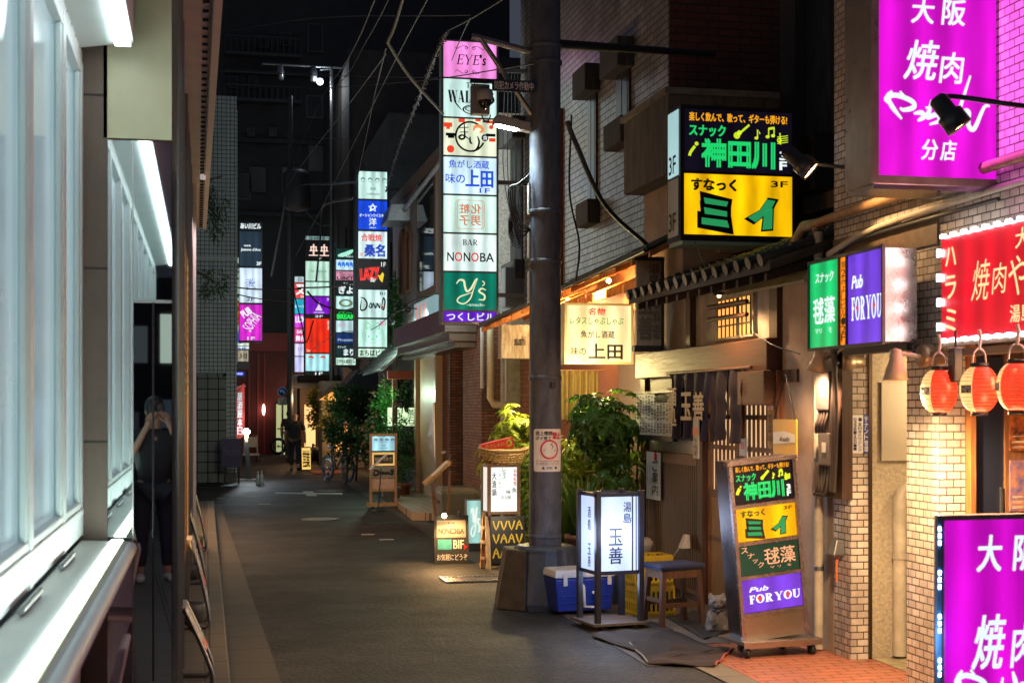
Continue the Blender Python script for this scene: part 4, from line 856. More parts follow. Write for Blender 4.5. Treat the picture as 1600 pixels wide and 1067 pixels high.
stack('building_directory_sign', 'lit stack with a deep blue panel second from the top', 555, 609.5, 266, 560, 34, .5, [
    (268.5, 311, (192, 228, 220), [(ink(95, 120, 118), faces), (ink(110, 135, 132), 'BAR', (.42, .58, .62, .68)), (ink(110, 135, 132), 'confession', (.28, .76, .74, .86))]),
    (314, 359, (12, 70, 225), [(WH, wheel), (WH, 'オーシャンウイスキー', (.04, .45, .97, .57), {'bold': .02}), (WH, '洋', (.37, .6, .63, .86), {'bold': .02}), (WH, 'taiyo', (.38, .9, .62, .97))]),
    (362, 404, (215, 238, 240), [(ink(230, 50, 30), '合戦焼', (.1, .1, .82, .36), {'bold': .02}), (ink(20, 60, 185), '桑名', (.22, .48, .92, .92), {'bold': .04}), (RED, '1F', (.05, .8, .16, .93))]),
    (407, 450, (16, 14, 16), [(ink(245, 50, 45), 'LAZY', (.06, .28, .74, .68), {'bold': .05, 'shear': .15, 'rot': .12}), (WH, 'Bar', (.42, .62, .62, .78), {'shear': .2}), (WH, '1F', (.8, .06, .96, .22)), (ink(240, 210, 50), lambda mb, P, w, h, y: mb.poly([P(.68, .52), P(.76, .55), P(.84, .42), P(.9, .5), P(.84, .8), P(.76, .72)], y))]),
    (453, 496, PALE, [(K, donna), (RED, heart(.87, .62, .045)), (dark(60, 80, 80), 'B1', (.76, .07, .94, .18))]),
    (499, 542, (190, 238, 222), [(ink(120, 205, 170), bow), (ink(235, 110, 175), 'B1', (.76, .06, .95, .22), {'bold': .02})]),
    (545, 557.5, (200, 240, 215), [(dark(12, 70, 45), 'まちばビル', (.05, .12, .95, .88), {'bold': .03})])], frame_d, 5, (.1, .5, .9))
# smaller stacks farther off
def flask(mb, P, w, h, y): mb.stroke([P(.5, .3), P(.5, .5)], .05, y, 2, False); mb.poly([P(.47, .5), P(.36, .8), P(.64, .8), P(.53, .5)], y); mb.poly([P(.3, .9), P(.7, .9), P(.7, .94), P(.3, .94)], y)
def insect(mb, P, w, h, y):
    for cx in (.3, .7):
        for (a, b, c, d_) in ((-.12, .3, .12, .36), (-.15, .5, .15, .56), (-.18, .74, .18, .8), (-.12, .3, -.07, .56), (.07, .3, .12, .56), (-.03, .18, .03, .8)): mb.poly([P(cx + a, d_), P(cx + c, d_), P(cx + c, b), P(cx + a, b)], y)
stack('building_directory_sign', 'lit stack with an orange-red blank panel over a curved red lettered panel', 476, 520.5, 368, 587, 49, .5, [
    (369.5, 375, (120, 150, 150), [(K, 'TS会館ビル', (.1, .15, .9, .85), {'bold': .03})]),
    (376.5, 406, (20, 16, 16), [(ink(250, 215, 200), insect), (ink(190, 190, 190), 'F', (.52, .88, .6, .99))]),
    (408.5, 439, (185, 225, 205), [(ink(120, 150, 135), 'la seule', (.2, .42, .8, .56))]),
    (441, 462, (190, 232, 215), [(ink(150, 190, 175), lambda mb, P, w, h, y: mb.poly([P(.2, .5), P(.8, .5), P(.8, .54), P(.2, .54)], y))]),
    (464, 490.5, (122, 18, 190), [(ink(230, 215, 245), flask), (WH, '2F', (.8, .06, .96, .2))]),
    (492, 496.5, (20, 22, 22), [(WH, '2F', (.35, .1, .65, .9))]),
    (498, 551, (228, 42, 18), [(ink(240, 215, 205), '昭和', (.82, .05, .94, .34), {'v': 1}), (ink(240, 225, 215), 'Bar', (.05, .9, .18, .97))]),
    (553, 579.5, (165, 222, 228), [(ink(228, 45, 30), lambda mb, P, w, h, y: [mb.stroke([P(x + .0, .2), P(x + .12, .16), P(x + .2, .26)], .06, y) or mb.stroke([P(x - .04, .5), P(x + .08, .72), P(x + .3, .64)], .07, y) for x in (.1, .55)])]),
    (581, 586, (14, 22, 26), [(WH, '1F', (.36, .1, .64, .9), {'bold': .03})])], frame_d, 1.5, (.1, .8))
stack('building_directory_sign', 'narrow lit stack with green and navy panels beside the blue paneled stack', 523.5, 557, 387, 573, 41, .4, [
    (388.5, 404, (10, 50, 44), [(ink(170, 240, 215), lambda mb, P, w, h, y: mb.stroke([P(.1, .75), P(.5, .55), P(.9, .15)], .12, y)), (WH, 'AQUA', (.5, .72, .95, .9))]),
    (406, 422, (190, 228, 240), [(ink(40, 120, 225), lambda mb, P, w, h, y: [mb.stroke([P(a, .6), P(a + .08, .3), P(a + .14, .7)], .06, y) for a in (.1, .3, .5, .7)])]),
    (424, 438, (205, 140, 165), [(dark(70, 20, 45), "MALTS", (.06, .1, .6, .25)), (dark(70, 20, 45), 'DEEP SOUL', (.2, .34, .95, .5)), (dark(70, 20, 45), 'LIBET', (.06, .6, .9, .95), {'bold': .04})]),
    (440, 461, (10, 26, 28), [(WH, 'スナック', (.35, .06, .95, .26)), (WH, 'ぎよ', (.15, .36, .85, .9), {'bold': .04})]),
    (463, 484, (175, 222, 215), [(ink(110, 120, 90), lambda mb, P, w, h, y: mb.ring(*P(.5, .5), .2 * w, .12 * w, y, sx=1.8))]),
    (486, 499, (8, 30, 18), [(ink(40, 235, 90), 'BREAK', (.06, .4, .95, .95), {'bold': .05}), (ink(40, 235, 90), 'バー', (.1, .05, .8, .34))]),
    (501, 519, (190, 225, 228), [(ink(220, 150, 190), 'gout', (.14, .25, .5, .55))]),
    (521, 537, (10, 45, 100), [(ink(180, 200, 225), 'Pirattim', (.1, .5, .9, .75))]),
    (539, 556, (12, 40, 45), [(WH, 'スナック', (.08, .08, .5, .3)), (WH, 'まり', (.4, .38, .9, .95), {'bold': .04})]),
    (559, 570, (190, 225, 205), [(dark(20, 60, 40), 'エクセル酒井ビル', (.04, .2, .96, .8), {'bold': .03})])], frame_d, 1.5, (.2, .8))
stack('building_directory_sign', 'slim lit stack of pink and blue panels partly behind the orange-red one', 459.5, 479, 431, 582, 52, .4, [
    (432.5, 441, (180, 200, 205), [(K, 'ビル', (.3, .2, .7, .8))]),
    (442.5, 466, (225, 60, 62), [(WH, '叉', (.15, .1, .9, .75), {'bold': .04}), (WH, '2F', (.5, .82, .9, .96))]),
    (467.5, 490, (12, 165, 195), [(WH, 'ピーチ', (.05, .4, .95, .6), {'bold': .03})]),
    (491.5, 512, (205, 50, 205), [(WH, 'LUX', (.08, .15, .92, .6), {'bold': .03})]),
    (513.5, 535, (225, 40, 140), [(WH, 'BAR', (.2, .1, .8, .35)), (WH, '舞台', (.1, .5, .9, .9), {'bold': .03})]),
    (537, 556, (205, 200, 235), [(ink(150, 140, 190), '1F', (.3, .3, .7, .6))]),
    (557.5, 581, (190, 190, 235), [])], frame_d, 1, (.5,))
def emblem(mb, P, w, h, y):
    c = P(.47, .42)
    for i in range(9):
        a = i * .75; mb.stroke([(c[0], c[1]), (c[0] + .12 * w * cos(a), c[1] + .16 * w * sin(a)), (c[0] + .24 * w * cos(a + .3), c[1] + .2 * w * sin(a + .3))], .02, y, 3)
stack('building_directory_sign', 'lit stack with a tilted magenta pub panel at its foot', 373, 410.5, 347, 535, 45, .35, [
    (348, 359, (26, 32, 38), [(WH, 'あい川ビル', (.05, .1, .95, .9), {'bold': .04})]),
    (362, 416, (34, 52, 66), [(WH, "Jeanne d'Arc", (.06, .48, .94, .58), {'bold': .03}), (WH, '***', (.2, .38, .5, .44)), (WH, '3F', (.76, .87, .97, .97), {'bold': .03})]),
    (419, 473, (205, 225, 245), [(ink(70, 85, 170), emblem), (K, 'S   I', (.32, .55, .7, .63)), (K, '2F', (.32, .85, .66, .95))]),
    (476, 532, (205, 30, 195), [(WH, 'PUB', (.08, .12, .52, .32), {'bold': .03, 'rot': .6}), (WH, 'SOPHIA', (.12, .33, .98, .62), {'bold': .0, 'rot': .95}), (WH, '1F', (.35, .9, .68, .98), {'bold': .02})])], frame_d, 1.2)
stack('building_directory_sign', 'partly hidden lit stack with orange and cream panels behind the magenta pub sign', 352, 390, 402, 552, 50, .35, [
    (403, 470, (200, 225, 200), [(K, 'ぢ', (.4, .1, .8, .5)), (K, 'ノ', (.4, .55, .8, .95))]),
    (473, 505, (250, 130, 12), [(dark(150, 50, 5), '2', (.5, .2, .8, .8))]),
    (507, 540, (205, 215, 190), [(ink(60, 80, 190), 'も', (.4, .3, .8, .9))]),
    (541, 551, (200, 215, 230), [(ink(40, 70, 200), 'FOR', (.2, .2, .9, .8))])], frame_d, 1)
r, P, w_, h_ = sign_root('box_sign', 'wide cream lit box sign lettered in capitals below the orange panels', 'sign', 352, 389, 545, 577, 49, .3)
x0, z0 = P(353, 576); x1, z1 = P(388, 560); panel(r, x0, z0 + .25, x1, z1 + .28, (150, 140, 120), [(K, 'LHI', (.45, .3, .95, .75), {'roman': {}})])
r, P, w_, h_ = sign_root('box_sign', 'small blue lit strip sign hanging below the cream box sign', 'sign', 360, 383, 580, 590, 47, .2)
panel(r, .03, .07, w_ - .03, h_ - .02, (40, 60, 220), [(WH, 'BAR', (.3, .25, .9, .75))])

# the yellow and black bar sign
def music(mb, P, w, h, y):
    mb.stroke([P(.5, .38), P(.6, .22)], .02, y, 1, False)
    for a, b, r_ in ((.485, .4, .03), (.508, .355, .022)): mb.disc(*P(a, b), r_ * w, y, 14)
    mb.disc(*P(.665, .43), .014 * w, y, 10, 1.3); mb.stroke([P(.676, .43), P(.676, .29), P(.7, .36)], .012, y, 1, False)
    for a in (.78, .83): mb.disc(*P(a - .01, .4 - (.0 if a < .8 else .02)), .015 * w, y, 10, 1.3); mb.stroke([P(a, .4), P(a, .26)], .011, y, 1, False)
    mb.stroke([P(.78, .27), P(.835, .25)], .022, y, 1, False)
    for k in range(4): mb.stroke([P(.86, .4 + k * .035), P(.96, .37 + k * .035)], .008, y, 1, False)
    mb.ring(*P(.88, .45), .022 * w, .012 * w, y, n=12); mb.stroke([P(.885, .33), P(.89, .52)], .012, y, 1, False)
    mb.disc(*P(.115, .56), .018 * w, y, 12); mb.stroke([P(.1, .6), P(.06, .7), P(.05, .76)], .026, y, 2, False)
def mi(mb, P, w, h, y, ex=0):
    for pts in ([(.19, .39), (.41, .45), (.395, .53), (.2, .49)], [(.19, .55), (.40, .61), (.40, .70), (.2, .66)], [(.17, .72), (.40, .76), (.42, .88), (.17, .83)]):
        cx = sum(a for a, b in pts) / 4; cz = sum(b for a, b in pts) / 4
        mb.poly([P(cx + (a - cx) * (1 + ex * .16) + (.02 * ex if a > cx else -.02 * ex), cz + (b - cz) * (1 + ex) + (.03 * ex if b > cz else -.03 * ex)) for a, b in pts][::-1], y)
    for pts in ([(.76, .39), (.84, .41), (.80, .56), (.66, .78), (.59, .70), (.70, .57)], [(.74, .56), (.815, .54), (.81, .88), (.72, .9)]):
        cx = sum(a for a, b in pts) / len(pts); cz = sum(b for a, b in pts) / len(pts)
        mb.poly([P(cx + (a - cx) * (1 + ex * .28), cz + (b - cz) * (1 + ex * .18)) for a, b in pts][::-1], y)
GRN = ink(30, 215, 110); LIM = ink(205, 230, 40); ORG = ink(250, 170, 30); DG = ink(38, 145, 85)
def kandagawa(t_=1.0):
    return [(ORG, '楽しく飲んで、歌って、ギターも弾ける!', (.05, .05, .95, .19), {'bold': .025}), (GRN, 'スナック', (.05, .25, .38, .43), {'bold': .03}), (GRN, '神田川', (.17, .48, .83, .92), {'bold': .045}), (LIM, music), (WH, '3', (.885, .64, .945, .77), {'bold': .05}), (WH, 'F', (.885, .80, .945, .93), {'bold': .05})]
def mii():
    return [(dark(30, 26, 18), lambda mb, P, w, h, y: mi(mb, P, w, h, y, 1)), (DG, mi), (dark(20, 60, 30), 'すなっく', (.08, .08, .48, .27), {'bold': .05}), (dark(50, 36, 10), '3F', (.8, .08, .95, .18), {'bold': .03})]
r, P, w_, h_ = sign_root('bar_sign', 'large projecting box sign, black panel over yellow panel with green letters', 'sign', 1063, 1242, 168, 378, 11.9, .36, mat('black_sign_casing', (.02, .02, .024), .35, .3), fw=.03)
x0, z0 = P(1068, 270); x1, z1 = P(1237, 174); panel(r, x0, z0, x1, z1, (14, 10, 24), kandagawa())
x0, z0 = P(1066, 368); x1, z1 = P(1238, 274); panel(r, x0, z0, x1, z1, (250, 190, 5), mii())
sp_ = MB().box(-.008, .04, h_ * .49, -.002, .32, h_ - .03).build('side_panel', em(S(190, 235, 240), .9, True, .2), r)
MB().text('3F', 0, 0, .19, .16, -.004).move(Matrix.Translation((-.008, .28, h_ * .51)) @ Matrix.Rotation(-PI / 2, 4, 'Z')).build('lettering', K, sp_)
sp_ = MB().box(-.008, .04, .05, -.002, .32, h_ * .47).build('side_panel', mat('unlit_acrylic', (.42, .45, .46), .3), r)
MB().text('3F', 0, 0, .19, .16, -.004).move(Matrix.Translation((-.008, .28, .1)) @ Matrix.Rotation(-PI / 2, 4, 'Z')).build('lettering', K, sp_)
MB().box(.02, .0, -.03, w_ - .02, .36, 0).build('lower_tray', mat('teal_tray', (.25, .4, .4), .4), r)
for zz in (.2, .8): MB().box(w_, .12, zz, w_ + .5, .2, zz + .08).build('wall_bracket', metal_d, r)

# the big magenta barbecue sign (twice: above, and the standing one with blue lights)
def yakiniku(parts, lay):
    out = []
    def yk(mb, P, w, h, y):
        P2 = lambda a, b: P(lay[0] + a * lay[2], lay[1] + b * lay[3]); k = w * lay[2]
        lw = .048 * k
        # や
        mb.stroke([P2(.02, .24), P2(.0, .15), P2(.1, .08), P2(.26, .18), P2(.28, .30), P2(.18, .36), P2(.14, .32)], lw, y)
        mb.stroke([P2(.06, .0), P2(.02, .12), P2(.06, .3), P2(.16, .54)], lw, y); mb.stroke([P2(.14, .0), P2(.18, .08)], lw, y)
        # っ
        mb.stroke([P2(.28, .42), P2(.36, .4), P2(.38, .48), P2(.32, .56)], lw, y)
        # ち
        mb.stroke([P2(.40, .3), P2(.52, .26)], lw, y); mb.stroke([P2(.46, .14), P2(.44, .34), P2(.42, .48), P2(.52, .42), P2(.54, .54), P2(.44, .62)], lw, y)
        # ゃ
        mb.stroke([P2(.58, .36), P2(.66, .26), P2(.72, .34), P2(.66, .42)], lw, y); mb.stroke([P2(.56, .06), P2(.6, .3), P2(.66, .72)], lw, y)
        # ん
        mb.stroke([P2(.86, -.38), P2(.78, .1), P2(.70, .6), P2(.78, .36), P2(.84, .34), P2(.84, .6), P2(.9, .66), P2(1.0, .24), P2(1.06, .2)], lw, y)
    out.append((WH, yk)); out += [(WH, *p) for p in parts]
    return out
mag = em(S(208, 14, 198), 1.3, True, .36)
r, P, w_, h_ = sign_root('barbecue_sign', 'huge magenta box sign projecting high from the tiled wall', 'sign', 1360, 1570, -60, 290, 7.5, .33, mat('bronze_sign_casing', (.5, .41, .33), .3, .75, 8, .3), fw=.045)
x0, z0 = P(1367, 279); x1, z1 = P(1563, -52)
panel(r, x0, z0, x1, z1, mag, yakiniku([('大', (.28, .155, .46, .275), {'bold': .02, 'shear': .1}), ('阪', (.52, .155, .71, .275), {'bold': .02, 'shear': .1}), ('焼', (.22, .355, .5, .54), {'bold': .014, 'shear': .25}), ('肉', (.5, .405, .7, .55), {'bold': .014, 'shear': .15}), ('分', (.36, .82, .49, .915), {'bold': .02, 'shear': .15}), ('店', (.51, .82, .64, .915), {'bold': .02, 'shear': .15})], (.08, .6, .78, .24)))
arealamp(r, (w_ * .5, -.04, .6), w_ * .9, 1.0, 6, (1, .12, .85))
MB().box(.02, -.0, -.03, w_ - .02, .33, 0).build('lower_tray', mat('chrome_tray', (.6, .6, .62), .12, 1), r)
MB().box(w_, .1, .3, w_ + .25, .2, .4).build('wall_bracket', metal_d, r)
# standing one
a = WY(1470, 1067, 5.95); zt = WY(1470, 805, 5.95).z
r = thing('barbecue_sign', 'magenta standing sign on the pavement edged with blue led modules', 'sign', (a.x, 5.95, 0), R(3))
w_, h_ = .72, zt
MB().box(-.005, 0, .06, w_ + .005, .055, h_).build('casing', mat('bronze_sign_casing', (.5, .41, .33)), r, bev=.008)
panel(r, .02, .1, w_ - .02, h_ - .025, mag, yakiniku([('大', (.24, .06, .43, .2), {'bold': .02, 'shear': .1}), ('阪', (.52, .06, .72, .2), {'bold': .02, 'shear': .1}), ('焼', (.2, .37, .46, .58), {'bold': .014, 'shear': .25}), ('肉', (.5, .41, .7, .58), {'bold': .014, 'shear': .15}), ('分', (.36, .84, .49, .94), {'shear': .15}), ('店', (.51, .84, .64, .94), {'shear': .15})], (.08, .58, .78, .26)))
for xx in (-.024, w_ + .004): MB().box(xx, -.012, .08, xx + .02, .006, h_).build('led_rail', mat('teal_led_rail', (.1, .2, .22), .4), r)
m1 = MB(); m2 = MB()
for i in range(6):
    for k in range(3):
        zz = h_ - .06 - i * .2 - k * .032
        MB().box(-.019, -.017, zz - .009, -.009, -.0121, zz + .009).build('led_module', em((.22, .38, 1), 22, True), r)
pass
for xx in (.06, w_ - .06):
    MB().lathe([(.0, 0), (.04, 0), (.04, .06), (0, .06)], xx, .03, 12).build('foot', blackp, r)
lamp('POINT', r, (-.08, -.05, .75), 2.2, (.25, .4, 1), size=.1); arealamp(r, (w_ / 2, -.04, h_ * .55), w_ * .9, h_ * .8, 4, (1, .12, .85))

# green, orange and purple double bar sign on the wall, with its chrome end
r = thing('bar_sign', 'wide wall sign with green, orange and purple panels and a chrome end', 'sign', (4.15, 9.3, 2.215), R(-90))
L_ = 1.11; hh = .585
MB().box(0, 0.002, 0, L_, .22, hh).build('casing', mat('chrome_casing', (.5, .46, .43), .26, 1.0, 6, .25, .15), r)
MB().box(-.012, -.02, -.02, L_ + .01, .0, .0).box(-.012, -.02, hh, L_ + .01, .0, hh + .02).box(-.012, -.02, 0, 0, 0, hh).box(L_ - .01, -.02, 0, L_ + .01, 0, hh).box(.475, -.02, 0, .49, 0, hh).box(.59, -.02, 0, .605, 0, hh).build('frame', frame_d, r)
panel(r, .003, .003, .473, hh - .003, (8, 190, 105), [(WH, 'スナック', (.2, .12, .82, .24), {'bold': .02, 'shear': .1}), (WH, '毬', (.14, .42, .48, .72), {'bold': .025}), (WH, '藻', (.52, .42, .86, .72), {'bold': .025}), (WH, 'マリ', (.2, .78, .42, .84)), (WH, 'モ', (.66, .78, .76, .84))])
panel(r, .492, .003, .588, hh - .003, (235, 130, 20), [(dark(70, 40, 20), '第2みよしビル・2F', (.15, .04, .85, .96), {'v': 1})])
def foryou(sx=1):
    return [(WH, 'Pub', (.12, .24, .44, .38), {'bold': .03, 'shear': .25}), (WH, 'FOR', (.11, .48, .5, .74), {'roman': {'T': .27, 't': .1}}), (WH, 'YOU', (.54, .48, .97, .74), {'roman': {'T': .27, 't': .1}}), (ink(230, 60, 50), heart(.285, .61, .04)), (ink(230, 60, 50), heart(.765, .61, .04))]
panel(r, .607, .003, L_ - .012, hh - .003, (110, 62, 220), foryou())
MB().box(.1, .2, -.05, L_ - .1, .3, 0).build('mounting_rail', metal_d, r)

# red barbecue fascia sign with a border of white bulbs
r = thing('barbecue_sign', 'wide red fascia sign bordered with bright white led modules', 'sign', (4.4, 7.94, 2.2), R(-90))
L_, hh = 1.75, .64
MB().box(0, .002, 0, L_, .1, hh).build('casing', frame_s, r)
CRM = ink(250, 235, 170)
panel(r, .012, .012, L_ - .012, hh - .012, em(S(225, 10, 40), 1.1, True, .3), [(CRM, 'ハ', (.03, .1, .1, .28), {'bold': .015}), (CRM, 'ラ', (.03, .38, .1, .6), {'bold': .015}), (CRM, 'ミ', (.03, .7, .1, .92), {'bold': .015}), (CRM, '焼', (.2, .28, .32, .66), {'bold': -.005, 'shear': .25}), (CRM, '肉', (.33, .34, .42, .62), {'bold': -.005, 'shear': .15}), (CRM, 'や', (.43, .3, .54, .66), {'bold': -.005}), (CRM, 'っちゃん', (.55, .36, .9, .66), {'bold': -.005}), (CRM, '大阪', (.47, .06, .64, .24)), (CRM, '湯島店', (.44, .74, .62, .9))])
m1 = MB(); m2 = MB()
for i in range(15):
    xx = .03 + i * .12
    for zz in (-.004, hh - .012): MB().box(xx, -.026, zz, xx + .045, -.01, zz + .022).build('led_module', em((1, .93, .95), 9), r)
for i in range(4): MB().box(-.012, -.026, .07 + i * .15, .012, -.01, .115 + i * .15).build('led_module', em((1, .93, .95), 9), r)
MB().box(-.01, -.012, -.03, L_, .04, -.005).build('lower_rail', metal_s, r)
arealamp(r, (L_ / 2, -.045, hh / 2), L_, hh, 8, (1, .3, .27))
MB().box(-.08, -.03, -.09, L_, .1, -.05).build('perforated_bar', mat('punched_steel', (.2, .17, .15), .5, .7), r)

# cream sign of the fish restaurant
r, P, w_, h_ = sign_root('restaurant_sign', 'cream lit box sign with red, green and black lettering behind the pole', 'sign', 882, 989, 474, 569, 15.2, .2, mat('cream_sign_frame', (.55, .42, .25), .4), fw=.025)
x0, z0 = P(884.5, 566); x1, z1 = P(986, 477)
panel(r, x0, z0, x1, z1, (250, 222, 165), [(ink(215, 45, 20), '名物', (.34, .05, .6, .17), {'bold': .02, 'shear': .15}), (ink(20, 150, 60), 'レタスしゃぶしゃぶ', (.06, .21, .88, .34), {'bold': .01, 'shear': .1}), (dark(22, 18, 6), '魚がし酒蔵', (.22, .45, .74, .58), {'bold': .01}), (dark(22, 18, 6), '味の', (.07, .74, .3, .88)), (dark(26, 20, 6), '上田', (.34, .68, .86, .94), {'bold': .025})])
# ------------------------------------------------------------------ helpers for plants, people, lamps
def leafmat(name, c, c2):
    if name in _m: return _m[name]
    m = mat(name, c, .38, 0, 9, .5, 0, c2); N = m.node_tree.nodes; L = m.node_tree.links
    tr = N.new('ShaderNodeBsdfTranslucent'); tr.inputs[0].default_value = (c[0] * 2.2, c[1] * 2, c[2] * 1.2, 1); mx = N.new('ShaderNodeMixShader'); mx.inputs[0].default_value = .4
    L.new(N['Principled BSDF'].outputs[0], mx.inputs[1]); L.new(tr.outputs[0], mx.inputs[2]); L.new(mx.outputs[0], N['Material Output'].inputs[0])
    return m
def leaflet(mb, p, d, nrm, L, w):
    d = d.normalized(); s_ = d.cross(nrm)
    if s_.length < 1e-4: s_ = d.cross(Vector((.3, .8, .5)))
    s_.normalize(); n_ = s_.cross(d)
    a = p; b = p + d * L * .45 + s_ * w * .5 - n_ * L * .02; c = p + d * L - n_ * L * .16; e = p + d * L * .45 - s_ * w * .5 - n_ * L * .02; m_ = p + d * L * .5 + n_ * L * .05
    mb.add([a, b, c, e, m_], [(0, 1, 4), (1, 2, 4), (2, 3, 4), (3, 0, 4)])
def rv(): 
    while True:
        v = Vector((random.uniform(-1, 1), random.uniform(-1, 1), random.uniform(-1, 1)))
        if .05 < v.length < 1: return v
def whorls(mb, c, rad, n, L, w, k=7, fill=.55, seed=1):
    """umbrella-like whorls of drooping leaflets through a crown"""
    random.seed(seed)
    for i in range(n):
        v = rv(); v = v.normalized() * (fill + (1 - fill) * random.random() ** .5)
        p = Vector(c) + Vector((v.x * rad[0], v.y * rad[1], v.z * rad[2])) * (1 + .18 * sin(5 * v.x + 3 * v.z + seed))
        ax = (v + Vector((0, 0, .7)) + rv() * .4).normalized(); t = ax.orthogonal().normalized(); b = ax.cross(t); a0 = random.random() * 6
        for j in range(k):
            a = a0 + 2 * PI * j / k; d = t * cos(a) + b * sin(a) - ax * (.15 + .3 * random.random())
            leaflet(mb, p, d, ax, L * random.uniform(.7, 1.15), w * random.uniform(.8, 1.2))
    return mb
def scatter(mb, c, rad, n, L, w, seed=1, up=.2, clumps=0):
    random.seed(seed); cl = [rv() for _ in range(clumps)]
    for i in range(n):
        v = rv()
        if clumps: v = random.choice(cl) * .85 + rv() * .33
        p = Vector(c) + Vector((v.x * rad[0], v.y * rad[1], v.z * rad[2]))
        leaflet(mb, p, rv() + Vector((v.x, v.y, up)), rv() + Vector((0, 0, .8)), L * random.uniform(.6, 1.2), w * random.uniform(.7, 1.2))
    return mb
def plant(name, label, cat, loc, crown, stems, leaf_m, pot=None, group=None):
    t = thing(name, label, cat, loc, 0, group)
    mb = MB(); crown(mb); mb.build('foliage', leaf_m, t)
    if stems:
        sm = MB()
        for s_ in stems: sm.tube(s_[0], s_[1], 7, k=4)
        sm.build('stem', mat('bark', (.12, .09, .06), .8, 0, 20, .5), t)
    if pot: MB().lathe([(0, 0), (pot[0] * .72, 0), (pot[0], pot[1]), (pot[0] * 1.06, pot[1]), (pot[0] * 1.06, pot[1] * 1.1), (pot[0] * .9, pot[1] * 1.1), (pot[0] * .88, pot[1] * .9), (0, pot[1] * .9)], n=18).build('pot', pot[2], t)
    return t
def skinned(name, V, E, Rr, m, parent, sub=2, root=0, extra=None):
    me = bpy.data.meshes.new(name); me.from_pydata([Vector(v) for v in V], E, []); o = bpy.data.objects.new(name, me); COL.objects.link(o)
    sk = o.modifiers.new('s', 'SKIN'); sk.use_smooth_shade = True
    for i, sv in enumerate(me.skin_vertices[0].data):
        r_ = Rr[i]; sv.radius = r_ if isinstance(r_, tuple) else (r_, r_); sv.use_root = (i == root)
    sb = o.modifiers.new('d', 'SUBSURF'); sb.levels = sub; sb.render_levels = sub
    nm = bpy.data.meshes.new_from_object(o.evaluated_get(bpy.context.evaluated_depsgraph_get()))
    bpy.data.objects.remove(o); bpy.data.meshes.remove(me)
    vs = [v.co[:] for v in nm.vertices]; fs = [tuple(p.vertices) for p in nm.polygons]; bpy.data.meshes.remove(nm)
    mb = MB(); mb.add(vs, fs, True)
    if extra: extra(mb)
    return mb.build(name, m, parent)
def fingers(mb, wrist, d, side, L=.085, curl=(0, 0, -.4)):
    d = Vector(d).normalized(); s_ = Vector(side).normalized(); wr = Vector(wrist); cu = Vector(curl)
    for i, k in enumerate((.9, 1, .95, .78)):
        a = wr + d * .085 + s_ * (.03 - .02 * i); b = a + d * L * .5 * k + cu * .012; c = b + (d * .6 + cu * .8).normalized() * L * .45 * k
        mb.tube([a - d * .02, a, b, c], [.0105, .0105, .009, .007], 7)
    a = wr + d * .03 + s_ * .03; mb.tube([a, a + d * .03 + s_ * .03, a + d * .065 + s_ * .04], [.013, .011, .008], 7)
def fuse(mb, name, m, parent, voxel=.012, smooth=6):
    o = mb.build(name, m); md = o.modifiers.new('r', 'REMESH'); md.mode = 'VOXEL'; md.voxel_size = voxel; md.use_smooth_shade = True
    s_ = o.modifiers.new('s', 'SMOOTH'); s_.iterations = smooth; s_.factor = .5
    nm = bpy.data.meshes.new_from_object(o.evaluated_get(bpy.context.evaluated_depsgraph_get())); nm.materials.clear(); nm.materials.append(m)
    for p_ in nm.polygons: p_.use_smooth = True
    o.modifiers.clear(); o.data = nm; o.parent = parent; return o
def aimM(loc, d):
    return Matrix.Translation(Vector(loc)) @ Vector(d).to_track_quat('Z', 'Y').to_matrix().to_4x4()

# ------------------------------------------------------------------ utility pole and what hangs on it
q = WZ(860, 952); px_, py_ = q.x, q.y + .2
t = thing('utility_pole', 'thick dark grey utility pole carrying the white no smoking sign', 'utility pole', (px_, py_, 0))
prof = [(.148, 0), (.146, 1), (.142, 3), (.139, 5.5), (.13, 9)]
MB().lathe(prof, n=32).build('shaft', poleg, t)
for zz in (.62, 2.05, 3.1, 3.55, 4.9, 5.05): MB().lathe([(.147, zz), (.153, zz + .005), (.153, zz + .035), (.146, zz + .04)], n=28).build('steel_band', poleg, t)
MB().box(.02, -.165, 1.98, .06, -.14, 2.03).build('junction_plug', blackp, t)
m1 = MB()
for zz in (2.75, 3.15, 3.55): m1.box(-.16, -.03, zz, -.145, .03, zz + .28)
m1.build('number_plate', mat('pale_plate', (.45, .46, .45), .5), t)
gd = MB()
nn = 18
vs = []
for zz, rr in ((0, .36), (.06, .365), (.50, .285), (.54, .285), (.56, .25)):
    for j in range(nn): vs.append((rr * cos(2 * PI * j / nn + .3), rr * sin(2 * PI * j / nn + .3), zz))
gd.add(vs, [(i * nn + j, i * nn + (j + 1) % nn, (i + 1) * nn + (j + 1) % nn, (i + 1) * nn + j) for i in range(4) for j in range(nn)])
gd.add(vs[-nn:], [tuple(range(nn))]); gd.build('base_guard', mat('blue_grey_plastic', (.05, .07, .105), .5, 0, 6, .5, .2), t, bev=.012)
MB().hexa([(-.46, -.06, 0), (-.25, -.3, 0), (-.2, .3, 0), (-.40, .35, 0), (-.36, -.02, .53), (-.22, -.22, .53), (-.2, .3, .53), (-.33, .3, .53)]).build('beige_guard', mat('dirty_beige_plastic', (.085, .068, .05), .7, 0, 5, .65, .4), t, bev=.015)
MB().tube([(-.14, 0, 5.02), (-.68, -.03, 5.12)], .03, 8).tube([(-.13, -.02, 4.45), (-.6, -.03, 5.1)], .024, 8).build('bracket_arm', metal_g, t)
MB().tube([(.13, 0, 5.1), (1.75, .35, 5.18)], [.045, .03], 10).build('cable_arm', metal_d, t)
m1 = MB()
